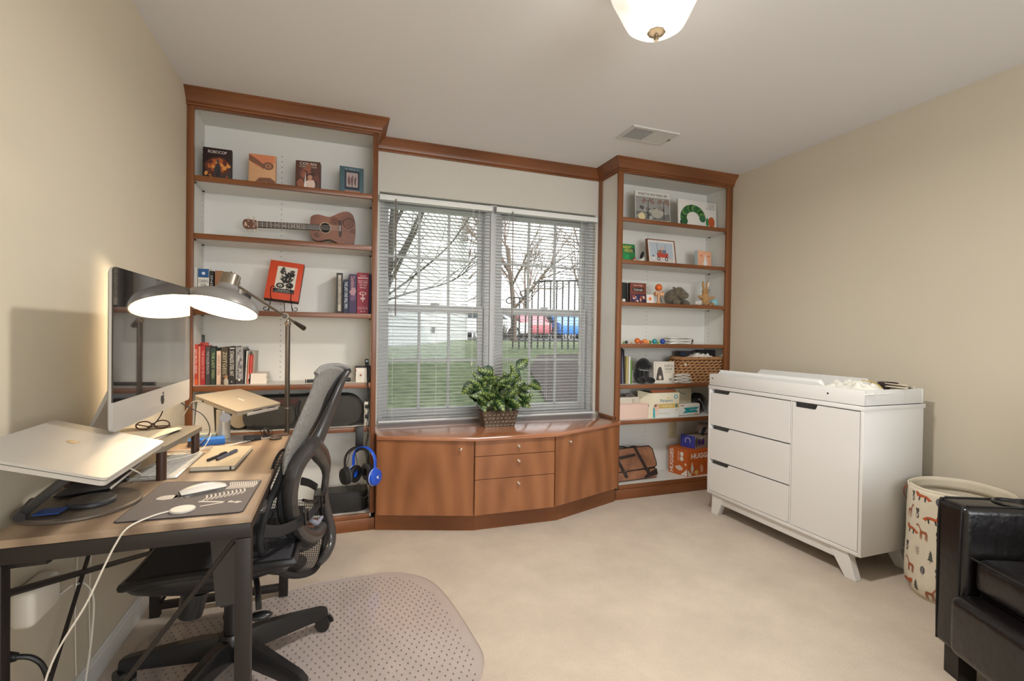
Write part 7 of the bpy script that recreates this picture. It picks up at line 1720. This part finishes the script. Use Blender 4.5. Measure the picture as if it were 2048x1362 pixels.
part('support', G().box(-.69, -.60, 1.62, 1.78, DZ+.0005, DZ+.015, bev=.002), m_dark, t)

# ---- mouse mat, mouse, puck charger
t = thing('mouse_mat', 'dark grey mouse mat printed with a white skeleton drawing, at the near desk corner', 'mat', (-.35, 1.5, DZ))
mmp = [(-.486, 1.372), (-.228, 1.360), (-.222, 1.366), (-.216, 1.628), (-.222, 1.636), (-.478, 1.690), (-.486, 1.684), (-.492, 1.378)]
mmp = [(x, max(y, 1.340)) for x, y in mmp]
part('pad', G().prism(mmp, (0, 0, DZ+.0005), X3, Y3, .0028), M('mat cloth', (116, 108, 104), .9, bump=.3, bs=400), t, smooth=False)
part('stitched_edge', G().tube([(x, y, DZ+.0022) for x, y in mmp], .0015, 6, closed=True), M('mat edge stitch', (50, 46, 46), .9), t)
mb = flat((206, 198, 188)); zz_ = DZ+.0034
def deco(nm, poly): part(nm, G().quad([(x, y, zz_) for x, y in poly]), mb, t, smooth=False)
random.seed(9)
deco('printed_skull', blob(-.430, 1.535, .026, .020, .08, 18)); 
for x in (-.415, -.398, -.385): deco('printed_jaw', [(x, 1.52), (x+.008, 1.52), (x+.008, 1.55), (x, 1.55)])
for k in range(13):
    x = -.30+.006*k*.95; deco('printed_rib', [(x, 1.565), (x+.003, 1.565), (x+.010, 1.60), (x+.003, 1.632), (x, 1.632), (x+.006, 1.60)])
for k in range(10):
    x = -.338+.0095*k; deco('printed_rib', [(x, 1.475+k*.004), (x+.004, 1.475+k*.004), (x+.010, 1.50+k*.004), (x+.004, 1.525+k*.004), (x, 1.525+k*.004), (x+.006, 1.50+k*.004)])
deco('printed_bone', [(-.30, 1.648-.012), (-.218, 1.628), (-.218, 1.624), (-.30, 1.640-.010)]); deco('printed_bone', [(-.345, 1.47), (-.255, 1.44), (-.252, 1.446), (-.342, 1.478)]); deco('printed_bone', [(-.33, 1.43), (-.26, 1.452), (-.262, 1.458), (-.332, 1.436)])
deco('printed_hand', [(-.255, 1.436), (-.243, 1.432), (-.243, 1.438), (-.235, 1.438), (-.24, 1.445), (-.25, 1.45)])
t = thing('computer_mouse', 'glossy white low-profile mouse on the skeleton mouse mat', 'mouse', (-.355, 1.565, DZ+.0034), math.radians(28-90))
def mouse(u, v):
    y = -.056+.112*v; w = .0285*(1-abs(2*v-1)**3.2*.42); a = 2*u-1
    h = .019*(1-(2*v-1)**2*.62)
    return Vector((w*a, y, .006+h*(1-abs(a)**2.6*.75)-.002))
g = G().grid(mouse, 14, 20)
part('top_shell', g, M('glossy white', (232, 226, 216), .08, coat=.8), t, world=False)
def mskirt(u, v):
    i = u*4 % 4
    if i < 1: q = mouse(i, 0)
    elif i < 2: q = mouse(1, i-1)
    elif i < 3: q = mouse(3-i, 1)
    else: q = mouse(0, 4-i)
    return Vector((q.x*(1-.12*v), q.y*(1-.06*v), q.z*(1-v)+.0006*v))
part('base', G().grid(mskirt, 64, 3, cu=True).box(-.024, .024, -.05, .05, .0005, .003), m_alud, t, world=False)
t = thing('charging_puck', 'flat round white magnetic charger at the edge of the mouse mat', 'charger', (-.364, 1.412, DZ+.0034))
part('disc', G().lathe([(0, 0), (.0265, 0), (.028, .0012), (.028, .0042), (.0268, .0052), (0, .0052)], (0, 0, 0), 40), M('charger rim', (210, 204, 196), .3, .2), t, world=False)
part('pad', G().lathe([(0, .0053), (.0245, .0053), (.0245, .0057), (0, .0058)], (0, 0, 0), 40), flat((236, 230, 218)), t, world=False)
cable('white cable from the round charger hanging off the desk front down to the floor', [(-.392, 1.408, DZ+.006), (-.42, 1.38, DZ+.0065), (-.448, 1.325, DZ+.004), (-.468, 1.318, .69), (-.490, 1.318, .64), (-.523, 1.318, .56), (-.575, 1.318, .46), (-.60, 1.318, .36), (-.61, 1.30, .15), (-.58, 1.26, .01)], .0022, m_wc)

# ---- under the desk
t = thing('power_brick', 'rounded white power brick plugged in at the wall under the desk', 'adapter', (-.735, 1.60, .37))
part('case', G().box(XL+.001, -.705, 1.515, 1.65, .425, .52, bev=.016, seg=4), flat((224, 216, 202)), t)
part('plug', G().cyl((-.72, 1.65, .44), (-.71, 1.712, .44), .005, .003, 10), flat((224, 216, 202)), t)
cable('white lead curving down from the power brick', [(-.70, 1.712, .44), (-.70, 1.76, .42), (-.69, 1.79, .36), (-.69, 1.78, .25), (-.69, 1.74, .12), (-.68, 1.7, .02)], .0028, m_wc)
t = thing('black_plug', 'thick black plug with its cable under the power brick', 'plug', (-.71, 1.40, .40))
part('plug_body', G().cyl((XL+.002, 1.40, .43), (-.715, 1.40, .43), .015, .017, 14).cyl((-.715, 1.40, .43), (-.68, 1.40, .426), .017, .009, 14), m_blk, t)
part('cord', G().tube(smoothpath([(-.685, 1.40, .427), (-.655, 1.405, .415), (-.635, 1.41, .38), (-.63, 1.42, .30), (-.64, 1.43, .15), (-.645, 1.43, .01)], 5), .006, 8), m_blk, t)
for k, yy in enumerate((1.84, 1.93)):
    cable(('white cable hanging straight down the wall behind the desk', 'second white cable hanging down the wall, further from the viewer')[k], [(XL+.006, yy, .70), (XL+.005, yy+.01, .5), (XL+.006, yy-.008, .3), (XL+.006, yy, .1)], .002, m_wc)
t = thing('cord_outlet', 'dark cable clip with a thick white cord on the wall behind the desk', 'clip', (XL+.01, 2.10, .55))
part('plate', G().box(XL+.001, XL+.012, 2.06, 2.13, .50, .57, bev=.002), m_blkm, t)
part('cord', G().tube(smoothpath([(XL+.016, 2.09, .555), (XL+.05, 2.14, .51), (XL+.04, 2.28, .475), (XL+.03, 2.42, .45), (XL+.02, 2.52, .44)], 5), .006, 8), m_wc, t)
cable('white cable with a metal plug trailing down to the baseboard by the far desk leg', [(-.66, 2.42, .34), (-.69, 2.46, .24), (-.70, 2.50, .15), (-.705, 2.56, .07), (-.66, 2.62, .006)], .0026, m_wc)

# ================================================================ office chair
m_cp = M('grey chair plastic', (56, 53, 52), .3, coat=.2); m_cf = M('black chair fabric', (30, 28, 29), .8, bump=.3, bs=200)
m_cm = M('grey mesh fabric', (148, 146, 142), .7, rgb2=(112, 110, 107), vs=300, bump=.6, bs=500, stretch=(1, 1, .15))
m_bp = M('black nylon plastic', (26, 25, 26), .35, coat=.2)
hub = Vector((-.33, 1.86, 0))
t = thing('office_chair', 'high-backed mesh office chair with a dark five-star base, pushed up to the desk', 'office chair', tuple(hub))
for k in range(5):
    a = math.radians(28+72*k); d = Vector((math.cos(a), math.sin(a), 0)); s = Vector((-d.y, d.x, 0)); g = G(); R_ = []
    for (r, z, w, h) in ((.03, .098, .027, .036), (.10, .100, .026, .034), (.22, .088, .021, .027), (.315, .078, .019, .02), (.335, .074, .016, .015)):
        c = hub+d*r+Z3*z; R_.append([g.b.verts.new(c+s*x*w+Z3*y*h) for x, y in ((-1, -1), (1, -1), (1, .3), (.6, 1), (-.6, 1), (-1, .3))])
    for x, y in zip(R_, R_[1:]): g.bridge(x, y)
    g.cap(R_[0]); g.cap(R_[-1]); part('base_arm', g, m_bp, t, ang=50)
    c = hub+d*.325; wd = Rz(a+.9) @ X3
    cs = part('caster', G().cyl(c+Z3*.05, c+Z3*.062, .008, n=12).tube([c+wd*0+Rz(0) @ Vector((0, 0, 0))+Z3*(.035+.033*math.sin(q))+(wd.cross(Z3))*(.033*math.cos(q)) for q in [PI*i/8 for i in range(9)]], .006, 6), m_bp, t)
    for s_ in (-1, 1): part('wheel', G().cyl(c+Z3*.0345+wd*(s_*.008), c+Z3*.0345+wd*(s_*.024), .028, .0265, 24), m_bp, cs)
part('hub', G().lathe([(0, .06), (.04, .06), (.045, .075), (.045, .125), (.036, .145), (0, .145)], hub, 28), m_bp, t)
part('gas_lift', G().lathe([(.028, .14), (.026, .28), (.018, .281), (.018, .40), (0, .40)], hub, 24), m_bp, t)
part('mechanism', G().box(-.43, -.22, 1.75, 1.96, .372, .412, bev=.012), m_bp, t)
part('tension_knob', G().cyl((-.405, 1.71, .375), (-.42, 1.71, .30), .038, .033, 24), m_bp, t)
part('tilt_lever', G().tube(smoothpath([(-.25, 1.76, .39), (-.235, 1.70, .37), (-.225, 1.66, .34), (-.222, 1.65, .315)], 4), .009, 8), m_bp, t)
part('lever_paddle', G().ell((-.218, 1.645, .297), .035, .02, .012), m_bp, t)
# seat: mesh top that rolls down at the front, dark frame below
def seat(u, v):
    x = -.562+.437*u; y = 1.60+.47*v; f = max(0, 1-u/.34); e = 1-(2*v-1)**2
    return Vector((x+.0*f, y+(.5-v)*.05*f*f, -0+.466-.020*f*f+.012*(1-e)-.010*e*(1-f)))
part('seat_mesh', G().grid(seat, 24, 20), M('seat mesh', (52, 52, 56), .75, bump=.6, bs=500, stretch=(.15, 1, 1)), t, solid=.006)
def seatf(u, v):
    p = seat(u, v); e = 1-min(1, min(u, 1-u, v, 1-v)*8); return Vector((p.x, p.y, p.z-.006-.068*(1-e**3)*(.55+.45*math.sin(PI*min(1, u*1.2)))-.004))
g = G().grid(seatf, 24, 20); ed = [(i/24, 0) for i in range(24)]+[(1, j/20) for j in range(20)]+[(1-i/24, 1) for i in range(24)]+[(0, 1-j/20) for j in range(20)]
part('seat_pan', g, m_bp, t, solid=.003)
part('seat_rim', G().tube([seat(u, v)-Z3*.008 for u, v in ed], .013, 8, closed=True), m_bp, t)
# ruled surface of the back: centre line, sideways direction, rearward normal
cd, cn = Vector((.40, .917, 0)).normalized(), Vector((.917, -.40, 0)).normalized()
cl_ = [at(px, py, y=1.83) for px, py in ((676, 730), (655, 785), (630, 845), (606, 900), (594, 950), (587, 1000), (587, 1050), (592, 1100), (600, 1155))]
def cx(z):
    if z >= cl_[0].z: return cl_[0].x
    for a, b in zip(cl_, cl_[1:]):
        if z >= b.z: return b.x+(a.x-b.x)*(z-b.z)/(a.z-b.z)
    return cl_[-1].x
def bp(px, py, k=0.):
    d = fw+r2*((px-1024)/F)+u2*((681-py)/F); lo, hi = 1.0/d.y, 2.7/d.y
    for _ in range(26):
        m = (lo+hi)/2; p = C0+d*m
        if (p-Vector((cx(p.z), 1.83, p.z))).dot(cn) > k: lo = m
        else: hi = m
    return p
Lp = [(633, 744), (621, 783), (602, 826), (584, 868), (571, 898), (566, 925), (566, 948)]
Rp = [(692, 739), (655, 785), (637, 830), (616, 869), (592, 911), (578, 935), (568, 950)]
Ls, Rs = smoothpath([(x, y, 0) for x, y in Lp], 5), smoothpath([(x, y, 0) for x, y in Rp], 5)
def up_(u, v):
    i = u*(len(Ls)-1); a = int(min(i, len(Ls)-2)); L_ = Ls[a].lerp(Ls[a+1], i-a); R__ = Rs[a].lerp(Rs[a+1], i-a); q = L_.lerp(R__, v)
    py = q.y-(9*math.sin(PI*v)*max(0, 1-u*8))
    return bp(q.x, py, .012*math.sin(PI*v))
part('back_mesh', G().grid(up_, 40, 14), m_cm, t, solid=.004)
tb = lambda P, r, nm, mt, k=0., closed=False, flat_=1., n=8, par=None: part(nm, G().tube(smoothpath([bp(x, y, k) for x, y in P], 5, closed), r, n, closed=closed, flat=flat_), mt, par or t)
tb([(632, 748), (648, 734), (676, 731), (698, 737)], .009, 'top_roll', m_cm, 0)
g = G(); P = smoothpath([bp(x, y, .006) for x, y in ((697, 741), (676, 758), (660, 788), (644, 830), (624, 872), (599, 915), (580, 950), (566, 980), (560, 1005), (564, 1035), (578, 1066), (600, 1084), (622, 1090))], 5)
part('seam_strip', g.tube(P, [.012]*len(P), 8), m_cf, t)
sp_ = [bp(x, y, .03) for x, y in ((696, 744), (683, 765), (668, 800), (652, 840), (634, 878), (615, 906))]
part('spine', G().tube(smoothpath(sp_, 5), [.010+.022*(i/25)**1.2 for i in range(26)], 12, flat=.8), m_cp, t)
def sweep(P, W, nm, k, mt=m_cp, n=12, fl=.8):
    Q = smoothpath([bp(x, y, k) for x, y in P], 5); N = len(Q); Wm = []
    for i in range(N):
        s = i/(N-1)*(len(W)-1); a = int(min(s, len(W)-2)); Wm.append((W[a]+(W[a+1]-W[a])*(s-a))*.00178/2)
    return part(nm, G().tube(Q, Wm, n, flat=fl), mt, t)
sweep([(625, 893), (606, 912), (588, 944), (580, 985), (583, 1025), (595, 1055), (613, 1070), (632, 1068), (646, 1050)], [40, 38, 36, 34, 34, 34, 34, 30, 20], 'frame_loop', .035)
sweep([(625, 888), (640, 908), (650, 928), (652, 950), (649, 985), (654, 1020), (662, 1055), (662, 1085), (652, 1110), (638, 1128)], [34, 36, 26, 16, 16, 18, 20, 20, 18, 10], 'frame_arm', .045)
sweep([(606, 1000), (622, 1003), (640, 1000)], [6, 7, 6], 'frame_bridge', .035, m_bp)
sweep([(622, 1040), (634, 1046), (644, 1034)], [8, 12, 8], 'lumbar_socket', .05, M('pale plastic', (130, 134, 150), .25))
# lower basket: border and see-through net
bord = [(572, 925), (556, 965), (537, 1008), (524, 1052), (519, 1088), (529, 1118), (551, 1139), (582, 1151), (613, 1148), (634, 1134), (645, 1100), (650, 1060), (640, 1000)]
tb(bord, .0105, 'basket_border', m_cf, -.01)
g = G()
def net(u, v):
    rows_ = [(1000, 540, 640), (1040, 527, 648), (1085, 521, 648), (1112, 527, 643), (1135, 550, 630), (1148, 580, 612)]
    s = u*(len(rows_)-1); a = int(min(s, len(rows_)-2)); f = s-a; r0, r1 = rows_[a], rows_[a+1]
    y = r0[0]+(r1[0]-r0[0])*f; l = r0[1]+(r1[1]-r0[1])*f; r = r0[2]+(r1[2]-r0[2])*f
    return bp(l+(r-l)*v, y, -.01-.035*math.sin(PI*v)*(1-u*.3))
for i in range(34): g.tube([net(i/33, j/12) for j in range(13)], .0013, 3, caps=False)
for j in range(30): g.tube([net(i/12, j/29) for i in range(13)], .0013, 3, caps=False)
part('basket_net', g, m_cf, t, stuff=True, smooth=False)
tb([(561, 1003), (540, 1040), (528, 1078)], .004, 'basket_rib', m_cf, -.03)
# lumbar pad seen past the left edge
lo_ = [(568, 900), (553, 916), (542, 950), (538, 980), (544, 998), (556, 985), (566, 955), (575, 928)]
tb(lo_, .005, 'lumbar_border', m_cf, -.05, closed=True)
g = G()
for i in range(15):
    y = 908+i*6; g.tube([bp(566-(26*math.sin(PI*min(1, (i+2)/17)))+q*24, y, -.05) for q in (0, .5, 1)], .0012, 3, caps=False)
part('lumbar_net', g, m_cf, t, stuff=True, smooth=False)
part('lumbar_bowl', G().ell(bp(600, 1085, -.03), .07, .05, .03, R=Rz(.4)), m_bp, t)
# straps and buckles
def strap(P, w, nm, k, mt): 
    Q = smoothpath([bp(x, y, k) for x, y in P], 4); part(nm, G().tube(Q, w, 8, flat=.14, up=(0, 0, 1)), mt, t)
strap([(528, 1062), (558, 1062), (590, 1050), (618, 1032), (640, 1004), (652, 975)], .0175, 'strap', .065, m_cf)
strap([(602, 962), (618, 966), (634, 975)], .014, 'strap', .0, m_cf)
for (x, y) in ((611, 1034), (644, 1000)):
    c = bp(x, y, .085); e = bp(x+8, y-9, .085)-c; u_ = e.normalized(); w_ = cn; v_ = w_.cross(u_).normalized()
    part('buckle', G().holed([(a*1.0, b*1.0) for a, b in rect(.028, .046)], rect(.018, .034), c, u_, v_, .006), m_bp, t)
# armrests
for s_, yy in ((0, 1.555), (1, 2.13)):
    part('arm_post', G().prism([(-.335, .655), (-.245, .655), (-.262, .40), (-.315, .40)], (0, yy+.018, 0), X3, Z3, .036), m_cp, t) if not s_ else part('arm_post', G().prism([(-.32, .655), (-.25, .655), (-.26, .42), (-.31, .42)], (0, yy+.018, 0), X3, Z3, .036), m_cp, t)
    part('arm_bracket', G().box(-.31, -.265, min(yy, 1.80), max(yy, 1.86) if s_ else 1.80, .385, .405, bev=.004), m_bp, t)
    part('arm_pad', G().box(-.40, -.19, yy-.04, yy+.04, .6555, .675, bev=.009, seg=3), m_cp, t)
part('blue_pad', G().box(-.22, -.195, 1.60, 1.70, .60, .64, bev=.008), M('navy pad', (34, 38, 72), .7), t) if 0 else None

# ================================================================ floor lamp
m_nik = M('brushed nickel', (150, 140, 126), .3, .85); m_nikd = M('dark nickel', (92, 84, 76), .3, .8)
lx, ly = -.2365, 2.64
t = thing('floor_lamp', 'tall nickel floor lamp with a lit grey dome shade on a tilting arm', 'lamp', (lx, ly, 0))
part('base', G().lathe([(0, 0), (.098, 0), (.10, .005), (.098, .014), (.02, .024), (.012, .04), (0, .04)], (lx, ly, 0), 40), m_nikd, t)
part('pole', G().cyl((lx, ly, .035), (lx, ly, 1.218), .0115, n=20), m_nikd, t)
part('pole_ring', G().cyl((lx, ly, .79), (lx, ly, .797), .0125, n=20), m_nik, t)
jn = at(571, 633, y=ly)
part('pole_cap', G().lathe([(.0115, 1.205), (.015, 1.21), (.015, 1.222), (.009, 1.226), (.009, 1.236), (0, 1.236)], (lx, ly, 0), 20), m_nik, t)
part('joint', G().cyl(jn+Vector((0, -.022, 0)), jn+Vector((0, .02, 0)), .017, n=24), m_nik, t)
part('joint_knob', G().cyl(jn+Vector((0, -.03, 0)), jn+Vector((0, -.022, 0)), .012, n=20), m_nikd, t)
e_ = at(470, 568, y=2.34); w_e = jn+(jn-e_).normalized()*.085
part('arm', G().cyl(e_, jn+(jn-e_).normalized()*.075, .0058, n=12), m_nik, t)
part('counterweight', G().cyl(jn+(jn-e_).normalized()*.075, jn+(jn-e_).normalized()*.165, .008, .0135, 18), m_nikd, t)
sc_ = Vector((-.4565, 2.285, 1.268)); Rs_ = Ry(.20) @ Rx(-.27)
k_ = 1.0
outp = [(.137, 0), (.139, .004), (.136, .022), (.124, .042), (.098, .058), (.066, .069), (.047, .080), (.040, .094), (.038, .104)]
inp = [(.036, .102), (.045, .078), (.064, .0665), (.096, .0555), (.122, .0395), (.134, .0205), (.1365, .003), (.137, 0)]
part('shade', G().lathe(outp, sc_, 56, R=Rs_), M('grey shade enamel', (150, 146, 142), .35, .3), t)
part('shade_lining', G().lathe([(.0, .1)]+inp[1:-1]+[(.1352, .001)], sc_, 56, R=Rs_), M('white lining', (245, 240, 228), .6), t)
part('socket_cap', G().lathe([(.036, .104), (.036, .150), (.033, .153), (.008, .155), (.008, .166), (0, .167)], sc_, 32, R=Rs_), m_nik, t)
pv = sc_+Rs_ @ Vector((.036, 0, .125))
part('swivel', G().cyl(pv, e_, .007, n=12).ell(e_, .011, .011, .011), m_nik, t)
part('wing_nut', G().cyl(e_+Vector((-.004, -.02, .006)), e_+Vector((.004, -.01, .012)), .010, .006, 10), m_nik, t)
bpos = sc_+Rs_ @ Vector((0, 0, .034))
part('bulb', G().ell(bpos, .027, .027, .030), M('lit bulb', (255, 226, 180), .3, emit=18), t)
lamp('reading_bulb', 'POINT', bpos+Rs_ @ Vector((0, 0, -.033)), 8, (1, .80, .56), shadow_soft_size=.02)
